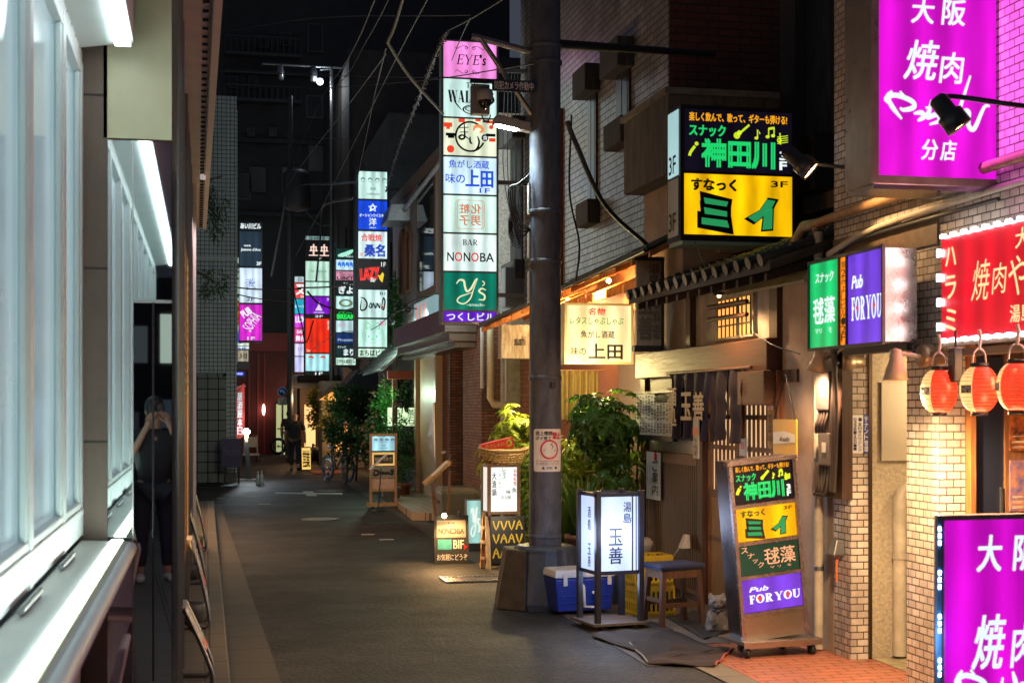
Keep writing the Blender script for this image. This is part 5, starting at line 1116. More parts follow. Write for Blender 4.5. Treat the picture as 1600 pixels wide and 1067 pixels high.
for k in range(4): m1.tube([(-.16, -.05, 3.9 - .03 * k), (-.3 - .02 * k, -.09, 3.75), (-.27, -.1, 3.5 - .05 * k), (-.15, -.06, 3.4)], .007, 5, k=5)
m1.build('cable_loop', wire_m, t)
# no-smoking plate, curved round the pole
r_ = .15
a, b = WY(838, 737, py_ - .15), WY(886, 670, py_ - .15)
t = thing('no_smoking_sign', 'curved white no smoking sign with red ring strapped round the pole', 'sign', (px_, py_, 0))
z0, z1 = a.z, b.z; W_ = .29
def bend(mb, r):
    mb.v = [((r - y) * sin(x / r - .02), -(r - y) * cos(x / r - .02), z) for x, y, z in mb.v]; return mb
m1 = MB(); n_ = 16
for i in range(n_):
    x0 = -W_ / 2 + W_ * i / n_; x1 = x0 + W_ / n_; e0 = .012 if i == 0 else 0; e1 = .012 if i == n_ - 1 else 0
    m1.quad((x0, 0, z0 + e0), (x1, 0, z0 + e1), (x1, 0, z1 - e1), (x0, 0, z1 - e0))
bend(m1, r_ + .002).build('plate', mat('white_plate', (.8, .8, .8), .35, 0, 6, .12), t)
def np(x, y): return (-W_ / 2 + x * W_, z1 - y * (z1 - z0))
def nbox(mb, s, a, b, c, d, **k):
    p_, q_ = np(a, d), np(c, b); mb.text(s, p_[0], p_[1], q_[0], q_[1], 0, **k)
mk, mr_ = MB(), MB()
nbox(mk, '路上喫煙', .08, .05, .62, .15, bold=.02); nbox(mk, 'ポイ捨て', .08, .17, .58, .26, bold=.02)
nbox(mr_, '禁止', .62, .07, .95, .24, bold=.03)
c = np(.53, .48); mr_.ring(*c, .088, .073, 0); mr_.stroke([(c[0] - .058, c[1] + .058), (c[0] + .058, c[1] - .058)], .013, 0, 1, False)
mk.poly([(c[0] - .055, c[1] - .014), (c[0] + .055, c[1] - .014), (c[0] + .055, c[1] - .002), (c[0] - .055, c[1] - .002)], 0); mk.stroke([(c[0] + .02, c[1] + .005), (c[0] + .03, c[1] + .03), (c[0] + .01, c[1] + .045), (c[0] + .03, c[1] + .06)], .006, 0)
nbox(mr_, 'NO Smoking! NO Littering!', .1, .73, .88, .77); nbox(mk, '文京区', .42, .88, .62, .94); mk.disc(*np(.74, .91), .012, 0); mk.poly([np(.27, .94), np(.38, .94), np(.325, .875)], 0)
for k in range(2): nbox(mk, '路上喫煙は禁止されています', .1, .785 + k * .035, .88, .805 + k * .035)
bend(mk, r_ + .0045).build('lettering', dark(25, 27, 35), t); bend(mr_, r_ + .004).build('red_lettering', mat('sign_red', S(205, 25, 25), .4), t)
# street light
q = WY(838, 203, py_); 
t = thing('street_light', 'glowing white led street light fixed to the pole', 'street light', (px_ - .14, py_, q.z))
MB().hexa([(-.34, -.07, .03), (-.0, -.05, -.03), (-.0, .05, -.03), (-.34, .07, .03), (-.33, -.06, .10), (-.0, -.04, .06), (-.0, .04, .06), (-.33, .06, .10)]).build('housing', mat('light_grey_housing', (.4, .42, .42), .4), t, bev=.01)
MB().hexa([(-.32, -.055, .02), (-.12, -.045, -.015), (-.12, .045, -.015), (-.32, .055, .02), (-.32, -.055, .028), (-.12, -.045, -.005), (-.12, .045, -.005), (-.32, .055, .028)]).build('lens', em((.88, 1, .96), 60), t)
m1 = MB()
for i in range(10): m1.box(-.31 + i * .02, -.055, .1 - i * .004, -.302 + i * .02, .055, .118 - i * .004)
m1.build('cooling_fins', mat('light_grey_housing', (.4, .42, .42)), t)
MB().tube([(0, 0, 0), (.03, 0, .0)], .05, 10).build('bracket', metal_g, t)
lamp('SPOT', t, (-.22, 0, -.03), 50, (.86, 1, .95), (-.25, 0, -1), 150, .08)
# camera and its plate
Yc = py_ - .1
a = WY(739, 180, Yc); b = WY(768, 130, Yc)
t = thing('security_camera', 'grey boxed dome security camera on a bracket in front of the lit stack', 'security camera', (a.x, Yc, a.z))
cw, ch = b.x - a.x, b.z - a.z
MB().box(-.0, .03, .02, cw * .95, .14, ch * .98).build('box', mat('camera_housing', (.24, .25, .26), .45, 0, 6, .3), t, bev=.01)
MB().lathe([(0, ch * .78), (.06, ch * .77), (.072, ch * .7), (.074, ch * .46), (.066, ch * .44)], cw * .62, -.02, 20).build('dome_cap', mat('camera_cap', (.3, .31, .32), .4), t)
MB().ball((cw * .62, -.02, ch * .44), (.062, .062, .075), 16, 10).build('dome', mat('smoked_dome', (.01, .01, .012), .05), t)
MB().box(-.02, .0, ch, cw + .25, .04, ch + .035).build('bracket', metal_d, t)
m1 = MB(); m1.tube([(.1, .1, .02), (.12, .08, -.03), (.16, .08, -.02), (.18, .1, .03)], .006, 5, k=5); m1.build('cable', wire_m, t)
a = WY(768, 143, Yc); b = WY(834, 128, Yc)
t = thing('camera_notice', 'narrow navy notice strip with white lettering beside the camera', 'sign', (a.x, Yc - .03, a.z))
MB().box(0, 0, 0, b.x - a.x, .015, b.z - a.z).build('plate', mat('navy_plate', (.02, .025, .06), .4), t)
MB().text('防犯カメラ作動中', .02, .015, (b.x - a.x) - .01, b.z - a.z - .015, -.003, .015).build('lettering', mat('white_paint_letter', (.7, .7, .72), .4), t)

# ------------------------------------------------------------------ overhead cables
CABLES = [
 ('thick bundled cable hanging from the top of the picture to a junction', [(632, -10, 14), (617, 40, 15), (605, 68, 15.5)], .022, wire_g),
 ('grey conduit cable sloping from the junction to the tall lit stack', [(605, 66, 15.5), (640, 120, 17), (692, 178, 19)], .024, wire_g),
 ('twisted cable dropping from the junction to the second lit stack', [(603, 75, 15.5), (585, 150, 20), (572, 215, 25), (556, 290, 33)], .012, wire_m),
 ('spiral wrapped cable running from the tall stack down to the second stack', [(698, 50, 19), (675, 100, 20), (650, 165, 23), (622, 235, 28), (603, 300, 33)], .02, wire_g),
 ('thin wire slanting across the dark sky left of the junction', [(590, -10, 14), (545, 90, 20), (498, 165, 40), (440, 300, 48)], .008, wire_g),
 ('thin wire slanting nearest to the tall lit stack', [(673, -10, 14), (620, 90, 18), (560, 210, 26), (500, 330, 36), (462, 400, 44)], .008, wire_g),
 ('thin wire slanting between two others towards the street lamp', [(612, -10, 14), (575, 60, 18), (530, 130, 30), (470, 165, 44)], .008, wire_m),
 ('long straight wire slanting from the junction to the far left', [(603, 85, 15.5), (540, 170, 24), (470, 260, 36), (448, 292, 44)], .008, wire_g),
 ('blue-grey cable sagging level to the second lit stack', [(556, 285, 33), (510, 288, 40), (470, 290, 46), (445, 305, 50)], .03, mat('blue_cable', (.07, .13, .17), .5)),
 ('pale twisted drop cable hanging beside the far pole', [(448, 300, 46), (440, 350, 46), (433, 385, 46), (424, 432, 46)], .05, wire_g),
 ('grey cable bent downwards between the two far stacks', [(552, 310, 35), (512, 318, 42), (503, 330, 45), (500, 380, 45), (494, 440, 45)], .04, wire_g),
 ('thick black cable sagging below the far stacks', [(480, 455, 40), (500, 475, 40), (540, 485, 38), (575, 470, 35)], .035, wire_m),
 ('black cable from the far left building to the far stacks', [(338, 445, 34), (400, 452, 40), (470, 452, 44)], .025, wire_m),
 ('second black cable just below the first to the far stacks', [(338, 452, 34), (400, 466, 40), (460, 472, 44)], .02, wire_m),
 ('black cable rising from the far stacks to the blue paneled stack', [(465, 450, 44), (520, 448, 40), (560, 440, 34)], .03, wire_m),
 ('loose black cable tangle drooping at the far pole', [(455, 440, 45), (470, 500, 45), (478, 535, 45), (490, 500, 45)], .025, wire_m),
 ('thick black cable swooping from the pole to the timber house', [(886, 190, 12.6), (900, 225, 12.7), (945, 320, 13.3), (1015, 386, 13.9)], .03, wire_m),
 ('thin black wire dropping from the bar sign to the tiled eave', [(1086, 378, 12.2), (1108, 430, 12), (1122, 455, 12)], .008, wire_m),
 ('thin cable along the top of the pole bracket to the stack', [(700, 48, 19), (735, 30, 14), (800, -10, 12)], .012, wire_m),
 ('drooping cable across the plaster wall under the eave', [(1178, 520, 11.6), (1210, 540, 11), (1250, 553, 10.6)], .006, wire_m),
 ('faint wire crossing high over the alley to the tall stack', [(330, 110, 30), (500, 118, 30), (690, 122, 21)], .01, wire_m),
 ('faint lower wire crossing over the alley under the lamp', [(330, 200, 40), (450, 212, 40), (610, 225, 34)], .012, wire_m),
 ('loose wire sagging from the pole bracket toward the tall stack top', [(735, 28, 13), (720, 60, 16), (706, 95, 19.5)], .008, wire_m),
 ('long thin wire crossing the alley high above the street light', [(300, 60, 26), (480, 30, 20), (735, 24, 13)], .007, wire_m),
 ('thin wire running level from the pole to the far left building', [(835, 100, 12.6), (640, 128, 20), (470, 138, 34), (365, 128, 46)], .008, wire_m),
 ('thin wire looping low between the far stacks and the arched house', [(490, 545, 45), (530, 520, 40), (580, 515, 34), (622, 480, 31)], .014, wire_m),
 ('pair of wires leaving the far drum toward the red stack', [(478, 330, 47), (500, 352, 47), (520, 350, 46)], .018, wire_g),
 ('cable climbing the tiled wall above the awning', [(900, 440, 15.5), (905, 380, 15.5), (890, 300, 15.8), (893, 180, 15.8)], .014, wire_m),
]
for lab, pts, r_, m_ in CABLES:
    o = MB().tube([WD(u, v, D) for u, v, D in pts], r_ * .8, 6, k=8).build('overhead_cable', m_); tag(o, lab, 'cable', 'overhead cables')
o = MB()
P_ = _catmull([WD(u, v, D) for u, v, D in CABLES[3][1]], 8)
sp_ = []
for i in range(len(P_) - 1):
    for k in range(4):
        p_ = P_[i].lerp(P_[i + 1], k / 4); a_ = (i * 4 + k) * 1.6; sp_.append(p_ + Vector((.045 * cos(a_), .045 * sin(a_), .03 * sin(a_ * 1.3))))
o.tube(sp_, .008, 5).build('spiral_wrap', wire_g, [x for x in COL.objects if x.name.startswith('overhead_cable')][3])

# ------------------------------------------------------------------ far street lamp, far pole
q = WY(518, 640, 48)
t = thing('lamp_post', 'tall thin far pole carrying a bright street lamp high up', 'street lamp', (q.x, 48, 0))
MB().lathe([(.09, 0), (.07, 8), (.06, 13.2)], n=10).build('pole', metal_g, t)
l_ = WY(500, 128, 48)
MB().tube([(0, 0, l_.z + .45), (l_.x - q.x, 0, l_.z + .4)], .03, 6).tube([(-2.3, 0, l_.z + .5), (1.2, 0, l_.z + .5)], .04, 6).build('cross_arm', metal_g, t)
MB().ball((l_.x - q.x, 0, l_.z), .11, 12, 8).build('globe', em((.9, .97, 1), 4), t)
for dx in (-1.7, -.6, 1.0): MB().lathe([(0, 0), (.12, 0), (.12, .35), (.05, .5), (0, .5)], dx, 0, 10).move(Matrix.Translation((0, 0, l_.z + .0))).build('insulator', metal_g, t)
lamp('POINT', t, (l_.x - q.x, -.3, l_.z - .3), 22, COOL, size=.15)
q = WY(458, 640, 47)
t = thing('utility_pole', 'far dim utility pole with a hanging transformer drum', 'utility pole', (q.x - .1, 47, 0))
MB().lathe([(.1, 0), (.09, 6), (.08, 12)], n=12).build('shaft', mat('dim_pole', (.06, .06, .065), .6), t)
z_ = WY(465, 310, 47).z
MB().lathe([(0, 0), (.4, .1), (.45, .2), (.45, 1.2), (.35, 1.35), (0, 1.4)], .2, -.3, 16).move(Matrix.Translation((0, 0, z_ - .5))).build('transformer', mat('dim_drum', (.045, .045, .05), .5), t)
for k, (u, v) in enumerate(((539.5, 271), (539.5, 301), (539.5, 328))):
    q = WY(u, v, 54); t = thing('wall_lamp', ('topmost', 'middle', 'lowest')[k] + ' of three small orange lamps on the dark far wall', 'wall lamp', tuple(q), 0, 'orange lamps on the far wall')
    MB().ball((0, 0, 0), (.09, .09, .11), 10, 6).build('bulb', em((1, .5, .15), 2.5), t); MB().lathe([(.16, .1), (.04, .22), (0, .22)], n=10).box(-.03, 0, .1, .03, 1.8, .16).build('shade', metal_d, t)
# ------------------------------------------------------------------ lamps on the near right walls
def spot_head(name, label, head, aim, arm, power, col, body=blackp, L=.2, r0=.055, face=10, shape='can', angle=85):
    t = thing(name, label, 'spotlight', tuple(head))
    M = aimM((0, 0, 0), -Vector(aim))            # local +z points backwards, away from the beam
    if shape == 'can': pr = [(r0 * .95, 0), (r0, .0), (r0 * .98, L * .45), (r0 * .7, L * .5), (r0 * .7, L * .92), (r0 * .5, L), (0, L)]
    else: pr = [(r0 * .96, .004), (r0, 0), (r0 * .8, L * .3), (r0 * .5, L * .62), (r0 * .46, L * .95), (0, L)]
    MB().lathe(pr, n=20).move(M).build('housing', body, t)
    MB().lathe([(0, .012), (r0 * .9, .01)], n=20).move(M).build('lens', em(col, face), t)
    MB().tube([M @ Vector((0, 0, L * .9))] + [Vector(p) - Vector(head) for p in arm], .013, 8, k=4).build('arm', metal_d if body is blackp else cream, t)
    lamp('SPOT', t, tuple(Vector(aim).normalized() * .02), power, col, aim, angle, .04, .6)
    return t
h = WD(1500, 200, 6.9); spot_head('spotlight', 'black arm spotlight glowing in front of the magenta sign', h, (.5, -.22, -.75), [WD(1478, 152, 6.98), WD(1500, 152, 6.95), WD(1600, 166, 6.8), WD(1680, 172, 6.9)], 30, WARM, r0=.066, L=.19)
h = WD(1268, 268, 9.5); spot_head('spotlight', 'black arm spotlight glowing just right of the yellow sign panel', h, (.6, -.3, -.6), [WD(1222, 240, 9.55), WD(1250, 252, 9.55), WD(1320, 262, 9.5)], 26, WARM, r0=.075, L=.22)
h = WD(1274, 580, 10.2); spot_head('spotlight', 'cream cone lamp glowing below the green panel', h, (-.12, .2, -.85), [WD(1288, 560, 10.25), WD(1300, 556, 10.3)], 52, (1, .60, .32), mat('cream_lamp_cone', (.55, .42, .28), .4), r0=.07, L=.16, face=14, shape='cone', angle=155)
h = WD(1399, 594, 8.45); spot_head('spotlight', 'cream cone lamp pointing down below the chrome end of the sign', h, (0, .0, -1), [WD(1399, 552, 8.47), WD(1415, 553, 8.6), WD(1440, 557, 8.9)], 170, (1, .68, .36), mat('cream_lamp_cone', (.55, .42, .28)), r0=.075, L=.19, face=14, shape='cone', angle=160)
def round_box(u, v, X, lab):
    q = WX(u, v, X); t = thing('junction_box', lab, 'junction box', tuple(q))
    MB().lathe([(0, 0), (.06, 0), (.075, .02), (.075, .08), (.05, .1), (.05, .16)], n=16).move(Matrix.Rotation(PI / 2, 4, 'Y')).build('body', mat('brass_grey_box', (.3, .22, .14), .4, .5), t)
    MB().tube([(-.02, 0, 0), (-.05, 0, .06), (.0, 0, .1)], .012, 6).build('conduit', metal_d, t)
round_box(1436, 556, 4.36, 'round junction box on the tiled wall beside the cone lamp'); round_box(1313, 564, 4.42, 'round junction box behind the green panel lamp')

# drain pipe, meters, switch box on the plaster wall
q = WX(1279, 640, 4.44)
t = thing('drain_pipe', 'cream vertical drain pipe running down the plaster wall', 'pipe', (4.44, yX(1279, 4.44), 0))
MB().tube([(0, 0, .02), (0, 0, 3.1)], .035, 12).build('pipe', cream, t)
m1 = MB()
for zz in (.6, 1.4, 2.1, 2.8): m1.tube([(0, 0, zz), (0, 0, zz + .03)], .041, 12)
m1.build('clamp', metal_g, t)
MB().tube([(0, 0, 3.1), (0, .02, 3.16), (.0, .25, 3.17), (0, .42, 3.06)], .045, 10).build('wrapped_elbow', mat('foil_wrap', (.4, .3, .22), .35, .6, 30, .5, .6), t)
y_ = yX(1297, 4.42)
t = thing('meter_board', 'cluster of dark electricity meters with looping cables on the wall', 'electricity meter', (4.42, y_, 0))
for (z0, z1, a, b) in ((1.78, 2.06, -.10, .12), (1.38, 1.62, -.12, .08)):
    bx_ = MB().box(-.06, a, z0, .07, b, z1).build('meter', mat('meter_grey', (.1, .085, .085), .4, .1), t, bev=.012)
    MB().box(-.066, a + .05, z0 + .1, -.061, a + .12, z0 + .17).build('dial', mat('dial_white', (.4, .38, .35), .3), bx_)
m1 = MB()
for k in range(4):
    m1.tube([(-.03, -.14 + .02 * k, 2.25), (-.05, -.2 + .01 * k, 2.05), (-.04, -.19 + .03 * k, 1.6), (-.04, -.16 + .02 * k, 1.2)], .013, 6, k=5)
    m1.tube([(-.03, -.06 + .05 * k, 1.4), (-.05, -.05 + .05 * k, 1.22), (-.05, .02 + .05 * k, 1.18), (-.03, .05 + .04 * k, 1.4)], .014, 6, k=5)
    m1.tube([(-.03, -.06 + .05 * k, 1.8), (-.06, -.05 + .05 * k, 1.68), (-.04, .0 + .05 * k, 1.62)], .013, 6, k=5)
m1.build('cables', mat('dark_cable', (.06, .045, .04), .5), t)
MB().box(.0, -.2, 1.15, .08, .14, 2.2).build('back_board', wood_d, t)
q = WX(1308, 856, 4.46)
t = thing('switch_box', 'small steel switch box with an orange tag on the tiled pillar', 'switch box', (4.47, 9.55, q.z))
MB().hexa([(-.06, -.06, -.05), (.03, -.06, -.05), (.03, .06, -.05), (-.06, .06, -.05), (-.03, -.05, .06), (.03, -.05, .06), (.03, .05, .06), (-.03, .05, .06)]).build('box', metal_g, t, bev=.008)
MB().tube([(0, 0, -.05), (-.01, 0, -.16), (0, .01, -.24)], .01, 6).build('tag', mat('orange_tag', (.6, .14, .03), .5), t)
a, b = WY(1331, 708, 9.39), WY(1361, 648, 9.39)
t = thing('tenant_notice', 'white notice with a blue lettered strip on the tiled pillar', 'sign', (4.505, 9.385, a.z))
w_, h_ = .125, b.z - a.z
MB().box(0, 0, 0, w_, .006, h_).build('plate', mat('white_plate', (.62, .62, .62)), t)
st = MB().box(w_ * .68, -.002, 0, w_, 0, h_).build('blue_strip', mat('blue_strip', (.03, .05, .25), .4), t)
MB().vtext('テナント管理', w_ * .72, .01, w_ * .96, h_ - .01, -.004).build('lettering', mat('white_paint_letter', (.7, .7, .72)), st)
mm = MB(); mm.disc(w_ * .48, h_ * .88, .014, -.002); mm.vtext('東日本ハウジング', w_ * .36, .01, w_ * .58, h_ * .8, -.002); mm.vtext('0338120011', w_ * .08, .02, w_ * .26, h_ - .02, -.002)
mm.build('lettering', dark(30, 34, 80), t)

# paper lanterns
def lantern(u, v, X, lab, turn=0):
    q = WX(u, v, X); t = thing('paper_lantern', lab, 'lantern', tuple(q), turn, 'paper lanterns under the red sign')
    n, m_ = 32, 46; rx_, rz_ = .105, .132
    def part(a0, a1, name, mt):
        vs = []; k = max(4, int(n * (a1 - a0) / (2 * PI)))
        for i in range(m_ + 1):
            th = .32 + (PI - .64) * i / m_; rr = rx_ * sin(th) ** .8 * (1 + (.012 if i % 2 else -.012))
            for j in range(k + 1):
                a = a0 + (a1 - a0) * j / k; vs.append((rr * cos(a), rr * sin(a), -rz_ * cos(th)))
        return MB().add(vs, [(i * (k + 1) + j, i * (k + 1) + j + 1, (i + 1) * (k + 1) + j + 1, (i + 1) * (k + 1) + j) for i in range(m_) for j in range(k)], True).build(name, mt, t)
    part(PI * 1.18, PI * 2.55, 'red_paper', em(S(243, 66, 36), 1.35, True, .35)); part(PI * .55, PI * 1.18, 'cream_paper', em(S(255, 205, 130), 1.25, True, .35))
    m_r = MB()
    for i in range(15):
        th = .36 + (PI - .72) * i / 14; m_r.tube([((rx_ * sin(th) ** .8 + .0015) * cos(a * .2618), (rx_ * sin(th) ** .8 + .0015) * sin(a * .2618), -rz_ * cos(th)) for a in range(25)], .0014, 4, cap=False)
    m_r.build('rib', mat('lantern_rib', (.75, .25, .1), .6), t)
    MB().lathe([(0, .122), (.05, .122), (.052, .145), (.0, .147)], n=18).build('cap', blackp, t); MB().lathe([(0, -.147), (.045, -.147), (.045, -.122), (0, -.122)], n=18).build('cap', blackp, t)
    MB().tube([(-.045, 0, .14), (-.035, 0, .2), (0, 0, .225), (.035, 0, .2), (.045, 0, .14)], .006, 6, k=4).tube([(0, 0, .22), (.01, 0, .29), (.0, 0, .33)], .01, 6).build('hook', mat('pale_wire', (.55, .45, .38), .4, .5), t)
    ml = MB(); ml.poly([(-.036, -.02), (.036, -.02), (.036, .02), (-.036, .02)], 0)
    A_ = PI * 1.07
    def wrap(mb, rad):
        mb.v = [(rad * cos(A_ + x / rad), rad * sin(A_ + x / rad), z) for x, y, z in mb.v]; return mb
    lb = wrap(ml, rx_ + .006).build('label', blackp, t)
    wrap(MB().text("MALT'S", -.03, -.012, .03, .012, 0, .01), rx_ + .0085).build('lettering', mat('white_paint_letter', (.7, .7, .72)), lb)
    lamp('POINT', t, (0, 0, -.19), 4, (1, .5, .25), size=.08)
lantern(1467, 611, 4.2, 'leftmost red and cream paper lantern under the red sign', R(2)); lantern(1530, 608, 4.2, 'middle red and cream paper lantern under the red sign', R(6)); lantern(1589, 604, 4.2, 'rightmost red and cream paper lantern, mostly red, under the red sign', R(-26))
q = WX(1493, 570, 4.25); t = thing('control_box', 'small black ribbed control box hanging between the lanterns', 'control box', tuple(q))
MB().box(-.03, -.035, -.1, .03, .035, .1).build('body', blackp, t, bev=.008)
m1 = MB()
for i in range(6): m1.box(-.034, -.03, -.08 + i * .03, -.031, .03, -.07 + i * .03)
m1.build('ribs', metal_d, t); MB().tube([(0, 0, .1), (.0, 0, .2)], .008, 6).build('cable', wire_m, t)

# ------------------------------------------------------------------ house front: noren, menu board, boards
t = thing('shop_curtain', 'dark indigo split door curtain with cream characters hanging from the beam', 'curtain', (4.36, yX(1047, 4.36), 0), R(-90))
L_ = yX(1047, 4.36) - yX(1163, 4.36); zt, zb = 2.13, 1.5
MB().tube([(-.1, 0, zt), (L_ + .15, 0, zt)], .014, 8).build('rod', wood_m, t)
indigo = mat('indigo_cloth', (.012, .011, .045), .9, 0, 30, .3); purp = mat('faded_purple_cloth', (.03, .018, .024), .9, 0, 30, .3)
for i in range(5):
    x0 = L_ * i / 5 + .01; x1 = L_ * (i + 1) / 5 - .005; n, m_ = 14, 10; vs = []
    sway = (-.06, .0, -.1, -.03, .04)[i]
    for a in range(m_ + 1):
        for b in range(n + 1):
            k = b / n; f = a / m_; vs.append((x0 + (x1 - x0) * k * (1 - .1 * f) + sway * f, .025 * sin(k * 9 + i * 2) * (.4 + .6 * f) - .015 * f * i % .02 - .0, zt - (zt - zb) * f * (1 - .04 * k * (i % 2))))
    c_ = MB().add(vs, [(a * (n + 1) + b, a * (n + 1) + b + 1, (a + 1) * (n + 1) + b + 1, (a + 1) * (n + 1) + b) for a in range(m_) for b in range(n)], True).build('cloth_panel', indigo if i < 3 else purp, t)
    ch = ('酒処', '玉', '善', '', '')[i]
    if ch:
        zz0, zz1 = (1.62, 2.0) if len(ch) == 2 else (1.68, 1.95)
        MB().vtext(ch, x0 + .04 + sway * .5, zz0, x1 - .05 + sway * .5, zz1, -.04, .03).build('lettering', mat('cream_dye', (.55, .47, .36), .8), c_)
m1 = MB()
for i in range(11): m1.tube([(L_ * i / 10, 0, zt + .012), (L_ * i / 10, 0, zt - .02)], .01, 5)
m1.build('loops', indigo, t)
a = WX(1000, 680, 4.4); b = WX(1058, 614, 4.4); um = WX(1029, 680, 4.4).z; vm = WX(1029, 614, 4.4).z
t = thing('menu_board', 'white handwritten menu board hanging beside the indigo curtain', 'menu board', (4.36, a.y, um), R(-90))
w_, h_ = a.y - b.y, vm - um
MB().box(0, 0, 0, w_, .04, h_).build('board', mat('menu_paper', (.55, .54, .53), .6, 0, 5, .15), t); MB().box(-.02, -.01, -.05, w_ + .02, .04, 0).box(-.02, -.01, h_, w_ + .02, .04, h_ + .02).build('rail', metal_d, t)
mm = MB()
random.seed(5)
for i in range(12):
    x = w_ * (.03 + i * .08); mm.scribble(x, h_ * .36, x + w_ * .05, h_ * .95, random.choice((6, 7, 8)), -.004, .008); mm.scribble(x, h_ * .05, x + w_ * .05, h_ * .3, 4, -.004, .006)
mm.build('lettering', dark(24, 22, 26), t)
# carved vertical board projecting from the wall
a = WY(995, 540, 13.6); b = WY(1033, 408, 13.6)
t = thing('carved_sign', 'vertical carved wooden name board beside the tiled eave', 'sign', (a.x, 13.6, a.z))
w_, h_ = b.x - a.x, b.z - a.z
MB().box(0, 0, 0, w_, .05, h_).build('board', wood('weathered_board', (.34, .25, .17), .7), t); MB().box(-.03, -.02, -.06, w_ + .03, .08, 0).box(-.03, -.02, h_, w_ + .03, .08, h_ + .04).box(w_, -.01, 0, w_ + .03, .06, h_).build('frame', wood_bk, t)
MB().vtext('湯島', .12, h_ * .72, w_ - .02, h_ * .97, -.005, .02).vtext('玉善', .02, h_ * .06, w_ * .62, h_ * .66, -.006, .03).vtext('御料理', w_ * .66, h_ * .08, w_ - .01, h_ * .6, -.006, .01).build('lettering', mat('dark_carving', (.12, .085, .06), .7), t)
MB().box(w_ + .05, .1, -.02, w_ + .5, .2, h_ * .62).build('backing_board', mat('black_board', (.02, .02, .024), .6), t)
def hang_strip(name, lab, u0, u1, v0, v1, X, m, draws, cat='sign'):
    a = WX(u0, v1, X); b = WX(u1, v0, X); zc = WX((u0 + u1) / 2, v1, X).z; zd = WX((u0 + u1) / 2, v0, X).z
    t = thing(name, lab, cat, (X, a.y, zc), R(-90)); w_, h_ = a.y - b.y, zd - zc
    MB().box(0, 0, 0, w_, .012, h_).build('plate', m, t)
    for mt, fn in draws:
        mm = MB(); fn(mm, w_, h_); mm.build('lettering', mt, t)
    return t, w_, h_
paper = mat('menu_paper', (.55, .54, .53))
hang_strip('paper_notice', 'white poster with brush characters on the slatted wall', 1010, 1031, 706, 780, 4.42, paper, [(dark(20, 20, 24), lambda m, w, h: m.vtext('ご案内', w * .45, h * .08, w * .9, h * .85, -.004, .01)), (mat('poster_blue', (.05, .15, .5), .5), lambda m, w, h: [m.stroke([(w * .1, h * .35), (w * .15, h * .75)], .03), m.stroke([(w * .28, h * .3), (w * .32, h * .8)], .03)]), (mat('sign_red', S(205, 25, 25), .4), lambda m, w, h: m.disc(w * .7, h * .92, w * .1))])
hang_strip('paper_notice', 'narrow white strip with orange top hanging below the curtain', 1083, 1091, 652, 716, 4.33, paper, [(mat('orange_tag', (.6, .14, .03), .5), lambda m, w, h: m.poly([(0, h * .55), (w, h * .55), (w, h * .75), (0, h * .75)])), (dark(60, 70, 120), lambda m, w, h: m.vtext('予約席', w * .2, h * .05, w * .8, h * .5))])
hang_strip('paper_notice', 'small white sticker with a red mark on the lattice door', 1155, 1166, 685, 712, 4.47, paper, [(mat('sign_red', S(205, 25, 25), .4), lambda m, w, h: m.text('B', w * .3, h * .4, w * .7, h * .8))])
hang_strip('paper_notice', 'white slip hanging on the dark post at the door', 1199, 1206, 610, 660, 4.42, paper, [(mat('sign_red', S(205, 25, 25), .4), lambda m, w, h: m.vtext('禁煙', w * .2, h * .3, w * .8, h * .9))])
t, w_, h_ = hang_strip('beer_sign', 'yellow beer advertising panel hanging from cords by the door', 1208, 1244, 655, 716, 4.40, mat('amber_plate', (.62, .34, .04), .35, 0, 6, .2), [(mat('foam_white', (.65, .6, .5), .4), lambda m, w, h: m.poly([(w * .02, h * .35), (w * .98, h * .42), (w * .98, h * .62), (w * .5, h * .7), (w * .02, h * .66)])), (dark(30, 26, 20), lambda m, w, h: m.text('Asahi', w * .3, h * .44, w * .75, h * .56, -.006, .02, .2))])
MB().tube([(.02, 0, h_), (w_ * .5, .01, h_ + .35), (w_ - .02, 0, h_)], .006, 5).build('cord', wire_m, t)
t, w_, h_ = hang_strip('wooden_tag', 'small hanging wooden tag beside the beer panel', 1199, 1208, 640, 700, 4.41, wood('honey_wood', (.42, .22, .07)), [(dark(60, 40, 20), lambda m, w, h: m.vtext('営業中', w * .2, h * .1, w * .8, h * .9))])
t = thing('wall_socket', 'white outdoor socket with plugged cord on the slatted wall', 'socket', tuple(WX(1073, 846, 4.41)), R(-90))
MB().hexa([(-.06, -.07, -.06), (.05, -.07, -.06), (.05, .02, -.06), (-.06, .02, -.06), (-.04, -.02, .07), (.04, -.02, .07), (.04, .02, .07), (-.04, .02, .07)]).build('cover', mat('white_plastic', (.6, .6, .58), .4), t, bev=.008)
MB().tube([(-.02, -.06, -.05), (-.08, -.1, -.14), (-.25, -.12, -.28), (-.42, -.14, -.36)], .008, 6, k=5).build('cord', mat('white_plastic', (.6, .6, .58)), t)

